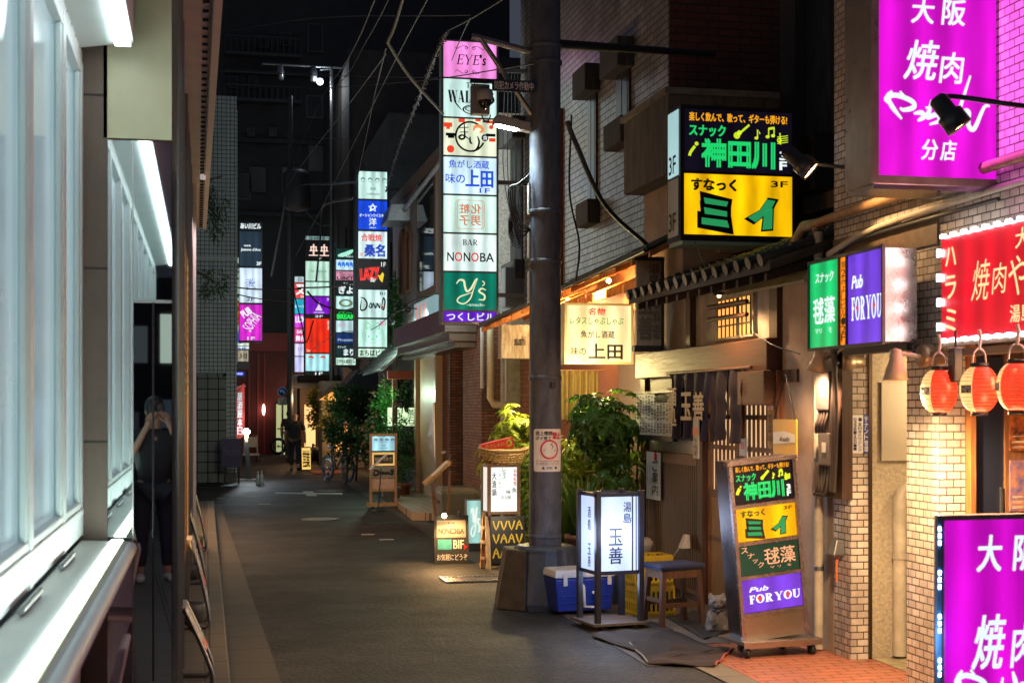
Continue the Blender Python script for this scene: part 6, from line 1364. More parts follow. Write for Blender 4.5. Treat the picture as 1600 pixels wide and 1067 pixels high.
# ------------------------------------------------------------------ fish restaurant: awning, rusty sign, curtain, warm lights
A0 = WX(748, 511, 3.62); A1 = WX(1008, 391, 4.18)
t = thing('sheet_awning', 'sloping metal sheet awning with warm-lit wooden underside behind the pole', 'awning', (0, 0, 0))
B0 = Vector((4.80, A0.y - .1, A0.z + .42)); B1 = Vector((4.80, A1.y, A1.z + .3))
MB().slab([A0, A1, B1, B0], (0, 0, .03)).build('sheet', mat('grey_green_sheet', (.2, .23, .22), .45, .3, 8, .4), t)
m1 = MB()
for i in range(17):
    k = i / 16; p_, q_ = A0.lerp(A1, k), B0.lerp(B1, k); m1.slab([p_ + Vector((0, -.015, .032)), p_ + Vector((0, .015, .032)), q_ + Vector((0, .015, .032)), q_ + Vector((0, -.015, .032))], (0, 0, .02))
m1.build('seams', mat('grey_green_sheet', (.2, .23, .22)), t)
m1 = MB()
for i in range(14):
    k = i / 13; p_, q_ = A0.lerp(A1, k), B0.lerp(B1, k); m1.slab([p_ + Vector((.04, -.02, -.07)), p_ + Vector((.04, .02, -.07)), q_ + Vector((0, .02, -.07)), q_ + Vector((0, -.02, -.07))], (0, 0, .065))
m1.slab([A0 + Vector((.05, 0, -.012)), A1 + Vector((.05, 0, -.012)), B1 + Vector((0, 0, -.012)), B0 + Vector((0, 0, -.012))], (0, 0, .01))
m1.build('rafters', wood('orange_rafter', (.5, .2, .06), .5), t)
m1 = MB()
for k in (.02, .98): p_ = A0.lerp(A1, k)
MB().tube([A0, A1], .02, 6).build('edge_pipe', metal_d, t)
for k in (.25, .55, .85):
    p_ = A0.lerp(B0, .7).lerp(A1.lerp(B1, .7), k) + Vector((0, 0, -.12)); MB().ball(p_, .03).build('bulb', em((1, .62, .25), 9), t); lamp('POINT', t, tuple(p_ + Vector((-.05, 0, -.12))), (34, 26, 7)[int(k * 3)], (1, .58, .22), size=.06)
a = WY(783, 560, 17.6); b = WY(838, 508, 17.6)
t = thing('rusty_sign', 'rust streaked pale sign box hanging under the awning', 'sign', (a.x, 17.6, a.z))
w_, h_ = b.x - a.x, b.z - a.z
MB().box(0, 0, 0, w_, .2, h_).build('box', mat('rust_streaked_white', (.4, .38, .35), .6, 0, 9, .6, .2, (.16, .1, .07), stretch=(3, 3, .5)), t, bev=.01)
MB().text('sushi', w_ * .38, h_ * .4, w_ * .68, h_ * .66, -.006, .04).build('lettering', dark(34, 30, 30), t)
t = thing('shop_curtain', 'yellowish shop curtain hanging under the cream restaurant sign', 'curtain', (3.7, 15.6, 0))
for i in range(4):
    n, m_ = 14, 8; vs = []; x0 = .0 + i * .17; x1 = x0 + .165
    for a in range(m_ + 1):
        for b in range(n + 1): vs.append((x0 + (x1 - x0) * b / n - (.12 if i == 0 else .0) * (a / m_), .03 * sin(b * .9 + i), 2.22 - .55 * a / m_ * (1.15 if i == 0 else 1)))
    c_ = MB().add(vs, [(a * (n + 1) + b, a * (n + 1) + b + 1, (a + 1) * (n + 1) + b + 1, (a + 1) * (n + 1) + b) for a in range(m_) for b in range(n)], True).build('cloth_panel', mat('mustard_cloth', (.2, .13, .04), .9, 0, 20, .25), t)
    if i == 0: MB().vtext('味の', x0 + .0, 1.8, x0 + .11, 2.1, -.05, .02).build('lettering', mat('pale_dye', (.7, .65, .5), .8), c_)
MB().tube([(-.1, 0, 2.22), (.75, 0, 2.22)], .012, 6).build('rod', wood_m, t)
# ------------------------------------------------------------------ things on the ground, right side, near to far
# standing bar sign on castors
q = WZ(1212, 1026)
r = thing('standing_bar_sign', 'tilted four-panel standing bar sign on a steel trolley base', 'sign', (q.x, q.y + .12, 0), R(7))
MB().box(-.30, -.17, .10, .34, .22, .125).box(-.30, -.175, .08, .34, -.17, .125).build('base_plate', metal_s, r, bev=.004)
for xx, yy in ((-.25, -.12), (-.14, .16), (.28, -.12), (.2, .16)):
    w_ = MB(); w_.lathe([(.0, -.015), (.038, -.015), (.04, 0), (.038, .015), (0, .015)], n=16, ax=Matrix.Translation((xx, yy, .041)) @ Matrix.Rotation(PI / 2, 4, 'Y')); w_.tube([(xx, yy, .08), (xx, yy + .02, .06), (xx, yy, .041)], .014, 6).build('castor', blackp, r)
M_ = Matrix.Rotation(R(-5.2), 4, 'Y') @ Matrix.Translation((0, .0, 0))
def tl(o): o.matrix_local = Matrix.Translation((.01, -.06, .13)) @ M_
bw, bh = .53, 1.31
o = MB().box(-bw / 2, .0, 0, bw / 2, .2, bh).build('body', mat('worn_dark_sign', (.10, .08, .09), .3, .6, 6, .5), r, bev=.006); tl(o)
o = MB().box(-bw / 2 + .02, -.012, .0, bw / 2 - .02, -.001, .2).build('kick_plate', metal_s, r); tl(o)
fr = MB().box(-bw / 2 - .008, -.03, .0, -bw / 2 + .02, 0, bh).box(bw / 2 - .02, -.03, .0, bw / 2 + .008, 0, bh).box(-bw / 2 - .02, -.035, bh - .03, bw / 2 + .02, .03, bh)
for zz in (.2, .47, .715, .985): fr.box(-bw / 2 + .02, -.025, zz - .02, bw / 2 - .02, 0, zz + .006)
o = fr.build('frame', mat('rosy_steel_frame', (.5, .4, .42), .25, .9, 9, .25), r); tl(o)
for z0, z1, bg, it in ((1.0, 1.28, (16, 12, 22), kandagawa()), (.725, .965, (248, 178, 4), mii()),
    (.478, .695, mat('dark_green_board', (.012, .05, .045), .25), [(mat('pink_letters', (.6, .42, .38), .5), '毬藻', (.42, .18, .94, .72), {'bold': .01}), (mat('pink_letters', (.6, .42, .38), .5), 'ス', (.04, .06, .15, .24)), (mat('pink_letters', (.6, .42, .38), .5), 'ナ', (.14, .26, .25, .44)), (mat('pink_letters', (.6, .42, .38), .5), 'ッ', (.22, .48, .3, .62)), (mat('pink_letters', (.6, .42, .38), .5), 'ク', (.3, .6, .4, .78)), (mat('pink_letters', (.6, .42, .38), .5), 'マ リ   モ', (.5, .78, .86, .86))]),
    (.21, .448, (112, 60, 215), foryou())):
    o = panel(r, -bw / 2 + .022, z0, bw / 2 - .022, z1, bg, it, -.016); tl(o)

# stone beckoning cat
q = WZ(1124, 988)
r = thing('stone_cat', 'small grey stone beckoning cat statue by the tilted bar sign', 'statue', (q.x, q.y + .06, 0), R(-12))
k = MB()
k.lathe([(0, 0), (.085, 0), (.095, .04), (.088, .1), (.07, .16), (.05, .19), (0, .2)], n=20).ball((0, -.015, .235), (.072, .062, .06), 18, 12)
for sx in (-1, 1):
    k.tube([(sx * .045, -.01, .27), (sx * .056, -.008, .32)], [.03, .004], 10); k.ball((sx * .055, -.06, .03), (.035, .05, .03), 12, 8)
k.tube([(.07, -.02, .13), (.088, -.045, .2), (.082, -.06, .27)], [.03, .026, .028], 10); k.tube([(-.06, -.04, .15), (-.05, -.085, .1), (-.03, -.095, .06)], [.028, .024, .022], 10)
k.ball((0, -.07, .215), (.03, .022, .022), 12, 8)
stone = mat('grey_stone', (.2, .2, .21), .8, 0, 40, .4, .3)
b_ = fuse(k, 'body', stone, r, .007, 4)
m1 = MB()
for sx in (-1, 1): m1.stroke([(sx * .018, .245), (sx * .032, .252), (sx * .046, .244)], .007, -.076, 3, False)
m1.stroke([(-.006, .226), (.006, .226)], .008, -.094, 1, False); m1.tube([(.06 * cos(a * .4), -.005 - .062 * sin(a * .4), .19 - .012 * sin(a * .4)) for a in range(9)], .009, 6); m1.ball((0, -.075, .172), .016, 10, 6)
m1.build('collar', mat('dark_carved_stone', (.07, .07, .075), .8), r)

# stool, crates, bin
q = WZ(1058, 978)
r = thing('stool', 'dark wooden stool with a flat navy cushion seat', 'stool', (q.x, q.y + .1, 0), R(14))
MB().box(-.22, -.15, .47, .22, .15, .515).build('seat', mat('navy_vinyl', (.02, .035, .1), .42, 0, 20, .25, .1), r, bev=.018)
MB().box(-.19, -.13, .40, .19, .13, .47).build('apron', wood_m, r)
for sx in (-1, 1):
    for sy in (-1, 1):
        MB().hexa([(sx * .2 - .022, sy * .14 - .02, 0), (sx * .2 + .022, sy * .14 - .02, 0), (sx * .2 + .022, sy * .14 + .02, 0), (sx * .2 - .022, sy * .14 + .02, 0), (sx * .165 - .022, sy * .11 - .02, .47), (sx * .165 + .022, sy * .11 - .02, .47), (sx * .165 + .022, sy * .11 + .02, .47), (sx * .165 - .022, sy * .11 + .02, .47)]).build('leg', wood('stool_wood', (.12, .055, .03)), r, bev=.003)
MB().box(-.19, -.135, .16, .19, -.115, .195).box(-.19, .115, .16, .19, .135, .195).box(-.195, -.12, .2, -.175, .12, .235).box(.175, -.12, .2, .195, .12, .235).build('stretcher', wood('stool_wood', (.12, .055, .03)), r)
ycr = mat('yellow_crate_plastic', (.55, .36, .015), .45, 0, 8, .25)
def crate(lab, x, y, z, rz):
    t = thing('bottle_crate', lab, 'crate', (x, y, z), rz, 'yellow bottle crates')
    W_, D_, h_ = .36, .28, .26; m = MB()
    m.box(-W_ / 2, -D_ / 2, 0, W_ / 2, D_ / 2, .02)
    for zz, hh in ((0, .04), (h_ - .05, .05), (.11, .03)):
        m.box(-W_ / 2, -D_ / 2, zz + .001, W_ / 2, -D_ / 2 + .015, zz + hh).box(-W_ / 2, D_ / 2 - .015, zz + .001, W_ / 2, D_ / 2, zz + hh).box(-W_ / 2, -D_ / 2 + .015, zz + .001, -W_ / 2 + .015, D_ / 2 - .015, zz + hh).box(W_ / 2 - .015, -D_ / 2 + .015, zz + .001, W_ / 2, D_ / 2 - .015, zz + hh)
    for i in range(9):
        x_ = -W_ / 2 + (W_ - .018) * i / 8; m.box(x_, -D_ / 2 + .002, 0, x_ + .018, -D_ / 2 + .013, h_ - .002); m.box(x_, D_ / 2 - .013, 0, x_ + .018, D_ / 2 - .002, h_ - .002)
    for i in range(7):
        y_ = -D_ / 2 + (D_ - .018) * i / 6; m.box(-W_ / 2 + .002, y_, 0, -W_ / 2 + .013, y_ + .018, h_ - .002); m.box(W_ / 2 - .013, y_, 0, W_ / 2 - .002, y_ + .018, h_ - .002)
    m.build('shell', ycr, t)
    mb = MB()
    for a in range(4):
        for b in range(3): mb.lathe([(0, .02), (.032, .02), (.032, .16), (.013, .21), (.013, .25), (0, .25)], -.13 + a * .086, -.085 + b * .085, 10)
    mb.build('bottles', mat('brown_bottle_glass', (.05, .025, .01), .1, coat=.5), t)
    return t
c0 = WZ(1040, 972); crate('yellow bottle crate on the ground behind the stool', c0.x, c0.y + .45, .006, R(8)); crate('yellow bottle crate stacked on top of the lower one', c0.x - .01, c0.y + .46, .268, R(5))
q = WZ(1012, 955)
t = thing('waste_bin', 'pale grey round lidded bin between lantern sign and slatted wall', 'bin', (q.x + .0, q.y + .55, 0))
MB().lathe([(0, 0), (.17, 0), (.2, .5), (.21, .51), (.21, .54)], n=24).build('tub', mat('pale_grey_bin', (.36, .38, .42), .45), t); MB().lathe([(.215, .54), (.215, .57), (.19, .6), (0, .62)], n=24).build('lid', mat('pale_grey_bin', (.36, .38, .42)), t)
# framed standing lantern sign
q = WZ(934, 986)
r = thing('lantern_sign', 'blue-white lit paper lantern sign in a black wooden frame', 'sign', (q.x, q.y, 0), R(9))
LW, LD, zb, zt = .385, .36, .48, 1.08
lit = em(S(190, 210, 255), 1.25, True, .15)
bk = mat('navy_black_wood', (.012, .014, .026), .4)
for x, y in ((0, 0), (LW, 0), (0, LD), (LW, LD)): MB().box(x - .022, y - .022, .06, x + .022, y + .022, zt + .05).build('post', bk, r, bev=.004)
m1 = MB().box(-.03, .0, zt, LW + .03, .02, zt + .03).box(-.03, LD - .02, zt, LW + .03, LD, zt + .03).box(0, 0, zt, .02, LD, zt + .03).box(LW - .02, 0, zt, LW, LD, zt + .03).box(0, .0, zb - .03, LW, .02, zb).box(0, LD - .02, zb - .03, LW, LD, zb).box(0, .02, zb - .03, .02, LD - .02, zb).box(LW - .02, .02, zb - .03, LW, LD - .02, zb)
m1.build('rail', bk, r)
p_ = MB().box(.024, .004, zb, LW - .024, .008, zt).build('front_panel', lit, r)
MB().vtext('湯島', .23, .86, .30, 1.04, .001, .01).vtext('玉善', .10, .53, .22, .83, .001, .015).build('lettering', dark(14, 18, 40), p_)
MB().box(.305, -.004, zb, .315, .003, zt).box(.34, -.004, zb, .346, .003, zt).build('front_slat', bk, r)
p_ = MB().box(.004, .024, zb, .008, LD - .024, zt).build('side_panel', lit, r)
MB().vtext('酒処 玉善', .14, .5, .2, 1.0, 0, .01).move(Matrix.Translation((.001, .34, 0)) @ Matrix.Rotation(-PI / 2, 4, 'Z')).build('lettering', dark(14, 18, 40), p_)
MB().box(LW - .008, .024, zb, LW - .004, LD - .024, zt).build('side_panel', lit, r); MB().box(.024, LD - .008, zb, LW - .024, LD - .004, zt).build('back_panel', lit, r)
MB().box(-.06, -.06, .045, LW + .06, LD + .06, .065).build('base_board', wood('grey_base_board', (.1, .08, .07)), r)
for x, y in ((.05, 0), (LW - .05, 0), (.05, LD), (LW - .05, LD)): MB().lathe([(0, -.03), (.022, -.03), (.022, .03), (0, .03)], n=12, ax=Matrix.Translation((x, y, .022)) @ Matrix.Rotation(PI / 2, 4, 'Y')).build('castor', blackp, r)
lamp('POINT', r, (LW / 2, -.12, .78), 5, (.6, .72, 1), size=.15); lamp('POINT', r, (-.15, LD / 2, .75), 3, (.6, .72, 1), size=.15); lamp('POINT', r, (LW / 2, LD / 2, .4), 2.2, (.6, .72, 1), size=.15)
# cooler
q = WZ(868, 962)
r = thing('cooler_box', 'blue picnic cooler box with a white lid beside the lantern sign', 'cooler', (q.x, q.y, 0), R(6))
MB().hexa([(.02, 0, .03), (.52, 0, .03), (.52, .32, .03), (.02, .32, .03), (-.01, -.02, .32), (.55, -.02, .32), (.55, .34, .32), (-.01, .34, .32)]).build('body', mat('blue_cooler_plastic', (.015, .04, .32), .35, 0, 8, .2), r, bev=.02)
MB().hexa([(-.015, -.03, .325), (.555, -.03, .325), (.555, .35, .325), (-.015, .35, .325), (.0, -.01, .395), (.54, -.01, .395), (.54, .33, .395), (.0, .33, .395)]).build('lid', mat('white_cooler_lid', (.55, .57, .6), .4), r, bev=.02)
MB().tube([(.24, -.035, .26), (.24, -.06, .25), (.245, -.065, .08), (.35, -.065, .07), (.36, -.06, .18), (.33, -.035, .2)], .014, 8).build('handle', mat('white_plastic', (.6, .6, .58)), r)
for x in (.06, .47): MB().box(x, -.045, .26, x + .035, -.03, .36).build('latch', mat('white_plastic', (.6, .6, .58)), r)
MB().box(.05, -.012, .1, .5, .0, .115).box(.05, -.018, .16, .5, -.004, .175).build('moulded_rib', mat('blue_cooler_plastic', (.015, .04, .32)), r)
# rubber mats
def floor_mat(lab, pts, m, edge, amp=.012, seed=0):
    P_ = [WZ(u, v) for u, v in pts]; n = 16; vs = []; c = sum(P_, Vector()) / 4
    for i in range(n + 1):
        for j in range(n + 1):
            a, b = i / n, j / n; p = P_[0].lerp(P_[1], b).lerp(P_[3].lerp(P_[2], b), a) - c
            p.z = .012 + .45 * amp * (1 + sin(9 * a + seed + 3 * sin(5 * b))) * (.4 + .6 * abs(a - .5)) + .006 * sin(17 * b); vs.append(p)
    o = thing('floor_mat', lab, 'floor mat', (c.x, c.y, 0))
    mb = MB().add(vs, [(i * (n + 1) + j, i * (n + 1) + j + 1, (i + 1) * (n + 1) + j + 1, (i + 1) * (n + 1) + j) for i in range(n) for j in range(n)], True)
    lo = [Vector((v[0], v[1], max(.008, v[2] - .008))) for v in vs]
    per = [(0, j) for j in range(n)] + [(i, n) for i in range(n)] + [(n, n - j) for j in range(n)] + [(n - i, 0) for i in range(n)]
    id_ = [i * (n + 1) + j for i, j in per]
    k = len(vs); mb.add(vs + lo, [(id_[i], id_[(i + 1) % len(id_)], k + id_[(i + 1) % len(id_)], k + id_[i]) for i in range(len(id_))]); mb.build('sheet', m, o)
    if edge: MB().tube([vs[(n + 1) * i + 0] + Vector((0, 0, -.002)) for i in range(n + 1)] if edge == 1 else [vs[n * (n + 1) + j] for j in range(n + 1)], .008, 6).build('edge_strip', mat('worn_mat_edge' if edge == 1 else 'red_mat_edge', (.2, .2, .2) if edge == 1 else (.28, .05, .03), .6), o)
gridm = brick('perforated_mat', (.009, .009, .010), (.007, .007, .008), (.022, .022, .024), .03, .03, .008, .85, 0, .3, (.05, .05, .05), .8, True, 8)
floor_mat('black perforated rubber mat in front of the lantern sign', [(926, 996), (992, 962), (1052, 984), (990, 1018)], gridm, 0)
floor_mat('dark creased mat with a torn pale edge beside the perforated mat', [(984, 1008), (1046, 984), (1128, 1018), (1012, 1036)], mat('dark_worn_mat', (.014, .010, .010), .9, 0, 12, .5, .3), 1, .02, 2)
floor_mat('brown mat with a red underside curling at the tilted sign', [(1010, 1038), (1060, 1012), (1146, 1014), (1118, 1044)], mat('brown_worn_mat', (.026, .012, .010), .9, 0, 12, .5, .3), 2, .03, 4)
floor_mat('flat black doormat before the lattice door', [(1040, 965), (1090, 955), (1150, 985), (1100, 1000)], rubber, 0, .002, 1)

# plants behind the pole
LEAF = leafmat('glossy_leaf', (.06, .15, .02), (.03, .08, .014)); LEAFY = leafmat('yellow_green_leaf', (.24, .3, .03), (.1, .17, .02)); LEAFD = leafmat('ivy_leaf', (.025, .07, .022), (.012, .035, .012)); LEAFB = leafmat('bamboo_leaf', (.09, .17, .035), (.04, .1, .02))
q = WY(945, 840, 14.2)
pot_m = mat('terracotta_pot', (.26, .1, .05), .7, 0, 12, .35)
plant('umbrella_plant', 'big dark umbrella plant with glossy whorled leaves beside the pole', 'plant', (q.x, 14.2, 0), lambda mb: (whorls(mb, (0, 0, 1.62), (.45, .34, .42), 165, .135, .05, 8, .4, 3), whorls(mb, (.16, 0, 1.15), (.34, .25, .3), 36, .13, .05, 7, .4, 4)),
      [([(.0, 0, .2), (.02, .02, .8), (-.06, 0, 1.3), (-.1, 0, 1.6)], .022), ([(.03, 0, .2), (.1, 0, .8), (.14, .03, 1.3), (.2, 0, 1.7)], .02), ([(-.03, .02, .2), (-.04, .05, .9), (.05, .05, 1.4), (.0, .05, 1.8)], .018)], LEAF, (.2, .3, pot_m))
q = WY(814, 760, 16.5)
plant('broadleaf_shrub', 'yellow-green leafy shrub lit by the restaurant, left of the pole', 'plant', (q.x, 16.5, 0), lambda mb: (whorls(mb, (-.0, 0, 1.28), (.52, .3, .56), 230, .17, .055, 7, .35, 7), whorls(mb, (.05, 0, .8), (.3, .25, .4), 70, .16, .05, 6, .4, 8)),
      [([(.0, 0, .2), (.0, .02, .7), (-.1, 0, 1.2)], .016), ([(.03, 0, .2), (.06, 0, .7), (.12, .03, 1.4)], .014)], LEAFY, (.17, .28, pot_m))
q = WY(922, 840, 14.9)
plant('broadleaf_shrub', 'bright yellow-green bushy plant right of the pole under the cream sign', 'plant', (q.x, 14.9, 0), lambda mb: (whorls(mb, (0, 0, 1.18), (.42, .28, .5), 150, .17, .055, 7, .3, 17), scatter(mb, (0, 0, .75), (.4, .25, .35), 200, .16, .03, 18)),
      [([(.0, 0, .2), (.0, .02, .7), (-.1, 0, 1.2)], .016), ([(.03, 0, .2), (.1, 0, .7), (.22, .03, 1.4)], .014)], LEAFY, (.17, .28, pot_m))
def blades(mb, c, n, L, seed):
    random.seed(seed)
    for i in range(n):
        a = random.random() * 6.28; o = random.uniform(.1, .6); pts = [Vector(c) + Vector((cos(a) * o * s_ * L, sin(a) * o * s_ * L, L * (s_ - .35 * o * s_ * s_ * s_) * random.uniform(.85, 1.1))) for s_ in (0, .35, .7, 1)]
        side = Vector((-sin(a), cos(a), 0)); vs = []
        for p, w_ in zip(pts, (.012, .02, .015, .002)): vs += [p + side * w_, p - side * w_]
        mb.add(vs, [(2 * k, 2 * k + 1, 2 * k + 3, 2 * k + 2) for k in range(3)], True)
q = WY(908, 880, 13.6); plant('spiky_plant', 'spiky strap-leaved plant low behind the lantern sign', 'plant', (q.x, 13.6, 0), lambda mb: blades(mb, (0, 0, .5), 70, .65, 5), None, LEAFB, (.16, .5, mat('brown_pot', (.14, .07, .04), .6)))
q = WY(880, 870, 13.9); plant('spiky_plant', 'tall grassy plant directly right of the pole foot', 'plant', (q.x, 13.9, 0), lambda mb: blades(mb, (0, 0, .25), 60, .8, 6), None, LEAFB, (.15, .28, mat('brown_pot', (.14, .07, .04))))
q = WY(970, 860, 14.3); plant('cane_plant', 'thin bamboo-like canes with sparse leaves beside the slatted wall', 'plant', (q.x, 14.25, 0), lambda mb: scatter(mb, (0, 0, 1.25), (.3, .2, .35), 120, .16, .025, 22, -.4), [([(-.2 + .08 * i, 0, .2), (-.18 + .085 * i, .02, .9), (-.22 + .1 * i, 0, 1.6)], .012) for i in range(6)], LEAFY, (.2, .22, mat('brown_pot', (.14, .07, .04))))
q = WY(822, 870, 16.3); plant('leafy_bush', 'narrow-leaved bush filling the gap left of the pole foot', 'plant', (q.x + .1, 16.3, 0), lambda mb: scatter(mb, (0, 0, .65), (.3, .25, .5), 420, .16, .022, 23, -.2), [([(0, 0, .1), (.02, 0, .5), (.0, 0, .9)], .015)], LEAFB, (.16, .2, pot_m))

t = thing('pendant_lamp', 'warm pendant lamp glowing above the plants under the restaurant awning', 'lamp', (4.25, 15.7, 2.34))  # pendant added to brighten the plants, its light set nearer the leaves
MB().lathe([(.05, .1), (.12, 0), (.115, 0), (.04, .09)], n=16).tube([(0, 0, .1), (0, 0, .8)], .006, 5).build('shade', metal_d, t); MB().ball((0, 0, .02), .035).build('bulb', em((1, .7, .3), 12), t)
lamp('POINT', t, (-.2, -.85, -.16), 27, (1, .78, .32), size=.06)
t = thing('pendant_lamp', 'warm pendant lamp glowing behind the shrub left of the pole', 'lamp', (4.0, 16.4, 2.0))  # second added pendant, brightens this shrub
MB().lathe([(.05, .1), (.12, 0), (.115, 0), (.04, .09)], n=16).tube([(0, 0, .1), (0, 0, .9)], .006, 5).build('shade', metal_d, t); MB().ball((0, 0, .02), .035).build('bulb', em((1, .7, .3), 12), t)
lamp('POINT', t, (-.3, -.1, .0), 48, (1, .78, .32), size=.06)
# two little spots on a rail over the cafe roof
for n_, (u, v, Y) in enumerate(((641, 488, 27.5), (614, 505, 29))):
    q = WY(u, v, Y); spot_head('spotlight', ('small black spotlight on a rail above the lean-to roof', 'smaller spotlight farther along the rail above the lean-to roof')[n_], q, (.4, .35, -.45), [q + Vector((.02, .02, .2)), q + Vector((.25, 0, .3)), q + Vector((.6, 0, .3))], 110, (.85, 1, .9), r0=.06, L=.2, angle=120)
# ------------------------------------------------------------------ wooden lantern with basket, boards
q = WZ(790, 886)
r = thing('wooden_lantern_sign', 'square wooden lit lantern sign with handwritten dishes on a timber stand', 'sign', (q.x - .19, q.y, 0), R(4))
LW, LD, zb, zt = .345, .28, .63, 1.15
for x, y in ((0, 0), (LW, 0), (0, LD), (LW, LD)): MB().box(x - .018, y - .018, .0, x + .018, y + .018, zt + .02).build('post', wood('lantern_wood', (.16, .075, .035)), r)
MB().box(-.02, -.01, zt - .02, LW + .02, LD + .01, zt + .012).box(-.02, -.01, zb - .03, LW + .02, LD + .01, zb).box(-.02, -.02, .02, LW + .02, 0, .06).box(-.02, LD, .02, LW + .02, LD + .02, .06).build('shelf', wood('lantern_wood', (.16, .075, .035)), r)
p_ = MB().box(.02, 0, zb, LW - .02, .004, zt - .02).build('front_panel', em(S(240, 246, 245), 1.15, True, .15), r)
MB().vtext('大漁鍋', .035, .8, .085, 1.08, -.003, .012).vtext('魚', .27, .84, .32, .9, -.003, .01).text('味', .2, .83, .25, .87, -.003).text('の上田', .14, .77, .25, .81, -.003).build('lettering', dark(20, 30, 60), p_)
MB().vtext('レタス', .155, 1.0, .195, 1.12, -.003, .015).vtext('しゃぶしゃぶ', .11, .9, .14, 1.08, -.003, .01).build('green_lettering', mat('green_ink', (.01, .2, .08), .5), p_)
MB().vtext('名物料理', .285, .92, .318, 1.11, -.003, .012).build('red_lettering', mat('sign_red', S(205, 25, 25)), p_)
MB().box(.0, .02, zb, .004, LD - .02, zt - .02).build('side_panel', em(S(240, 240, 232), 1.0, True, .15), r)
MB().slab([(-.07, -.16, .0), (-.02, -.16, .0), (-.0, -.005, .58), (-.045, -.005, .58)], (0, .03, 0)).slab([(-.10, .0, 0), (-.05, .0, 0), (-.02, .04, .62), (-.06, .04, .62)], (0, .03, 0)).build('side_brace', wood_l, r)
for z_ in (.1, .28, .44): MB().box(-.09, -.1, z_, -.06, .04, z_ + .03).build('brace_rung', wood_l, r)
bb = MB().box(.0, -.06, .05, .40, -.045, .58).build('black_board', mat('black_painted_board', (.012, .012, .016), .5), r)
mm = MB(); random.seed(9)
for row, (z0, z1) in enumerate(((.43, .53), (.28, .38), (.11, .22))):
    for i in range(4):
        x = .03 + i * .09
        if random.random() < .5: mm.stroke([(x, z1), (x + .035, z0), (x + .07, z1)], .017, -.063, 2, False)
        else: mm.stroke([(x, z0), (x + .035, z1), (x + .07, z0)], .017, -.063, 2, False); mm.stroke([(x + .01, (z0 + z1) / 2), (x + .06, (z0 + z1) / 2)], .013, -.063, 2, False)
mm.build('yellow_lettering', mat('yellow_chalk', (.6, .42, .03), .6), bb)
lamp('POINT', r, (LW / 2, -.55, .55), 5, (1, .8, .55), size=.12)
r2 = thing('woven_basket', 'boat shaped woven bamboo basket on top of the wooden lantern sign', 'basket', (q.x, q.y + .12, 1.165), R(4))
m1 = MB(); bm_ = wood('bamboo', (.5, .3, .11), .5, 10)
def el(rx, ry, z, r): return m1.tube([(rx * cos(2 * PI * i / 28), ry * sin(2 * PI * i / 28), z + .03 * abs(cos(2 * PI * i / 28)) ** 3) for i in range(29)], r, 6)
for k in range(5): el(.20 + .02 * k, .1 + .014 * k, .01 + .03 * k, .009)
el(.29, .16, .145, .014)
for i in range(28):
    a = 2 * PI * i / 28; m1.tube([(.2 * cos(a), .1 * sin(a), 0), (.285 * cos(a + .1), .156 * sin(a + .1), .15)], .006, 5)
m1.build('weave', bm_, r2)
for sx in (-.09, .09): MB().tube([(sx + .05 * cos(a * .7), -.135, .075 + .032 * sin(a * .7)) for a in range(10)], .009, 6).build('ring_handle', bm_, r2)
r2 = thing('red_box_sign', 'tilted red sign box with gold script lying on the basket', 'sign', (q.x - .27, q.y + .1, 1.325), R(4))
bx_ = MB().hexa([(0, 0, 0), (.40, 0, 0.02), (.40, .12, .02), (0, .12, 0), (.015, 0, .06), (.375, 0, .14), (.375, .12, .14), (.015, .12, .06)]).build('box', mat('red_lacquer', (.45, .03, .03), .3), r2, bev=.004)
MB().text('らっしゃい', .06, .03, .28, .075, -.004, .01, rot=.12).build('lettering', mat('gold_letter', (.55, .4, .1), .4, .5), bx_)
mm = MB(); mm.stroke([(.3, .06), (.33, .11), (.36, .09), (.35, .05), (.31, .045)], .02, -.004); mm.build('leaf_emblem', mat('green_gold', (.3, .35, .04), .4), bx_)
# bar blackboard
q = WZ(706, 880)
r = thing('chalkboard', 'small black folding chalkboard for the bar with a lit white poster', 'a-board', (q.x, q.y, 0), R(-6))
fb = Matrix.Rotation(R(-10), 4, 'X')
o = MB().box(-.2, 0, 0, .2, .02, .56).build('front_board', mat('chalkboard', (.02, .02, .02), .6, 0, 6, .3), r); o.matrix_local = fb
MB().hexa([(-.2, .2, 0), (.2, .2, 0), (.2, .22, 0), (-.2, .22, 0), (-.2, .1, .55), (.2, .1, .55), (.2, .12, .55), (-.2, .12, .55)]).build('back_board', wood_bk, r)
p_ = MB().box(-.17, -.006, .3, .165, -.001, .5).build('poster', mat('cream_poster', (.22, .19, .14), .6), r); p_.matrix_local = fb
mm = MB(); roman(mm, 'BAR', -.04, .455, .04, .48, -.009); mm.text('N', -.15, .345, -.11, .405, -.009).text('N', -.065, .345, -.025, .405, -.009).text('BA', .065, .345, .145, .405, -.009); mm.build('lettering', dark(30, 30, 30), p_)
MB().text('O', -.107, .343, -.068, .407, -.009).text('O', -.02, .343, .058, .407, -.009).build('red_lettering', mat('sign_red', S(205, 25, 25)), p_)
p2 = MB().box(-.16, -.006, .16, .0, -.001, .28).build('teal_card', mat('teal_card', (.05, .33, .33), .5, 0, 20, .5), r); p2.matrix_local = fb
o = MB().text('BIF', .02, .17, .14, .27, -.004).text('お気軽にどうぞ', -.17, .035, .18, .11, -.004).build('chalk_lettering', mat('chalk', (.55, .53, .48), .8), r); o.matrix_local = fb
o = MB().poly([(.145, .16), (.18, .19), (.145, .22)], -.004).build('red_arrow', mat('sign_red', S(205, 25, 25)), r); o.matrix_local = fb
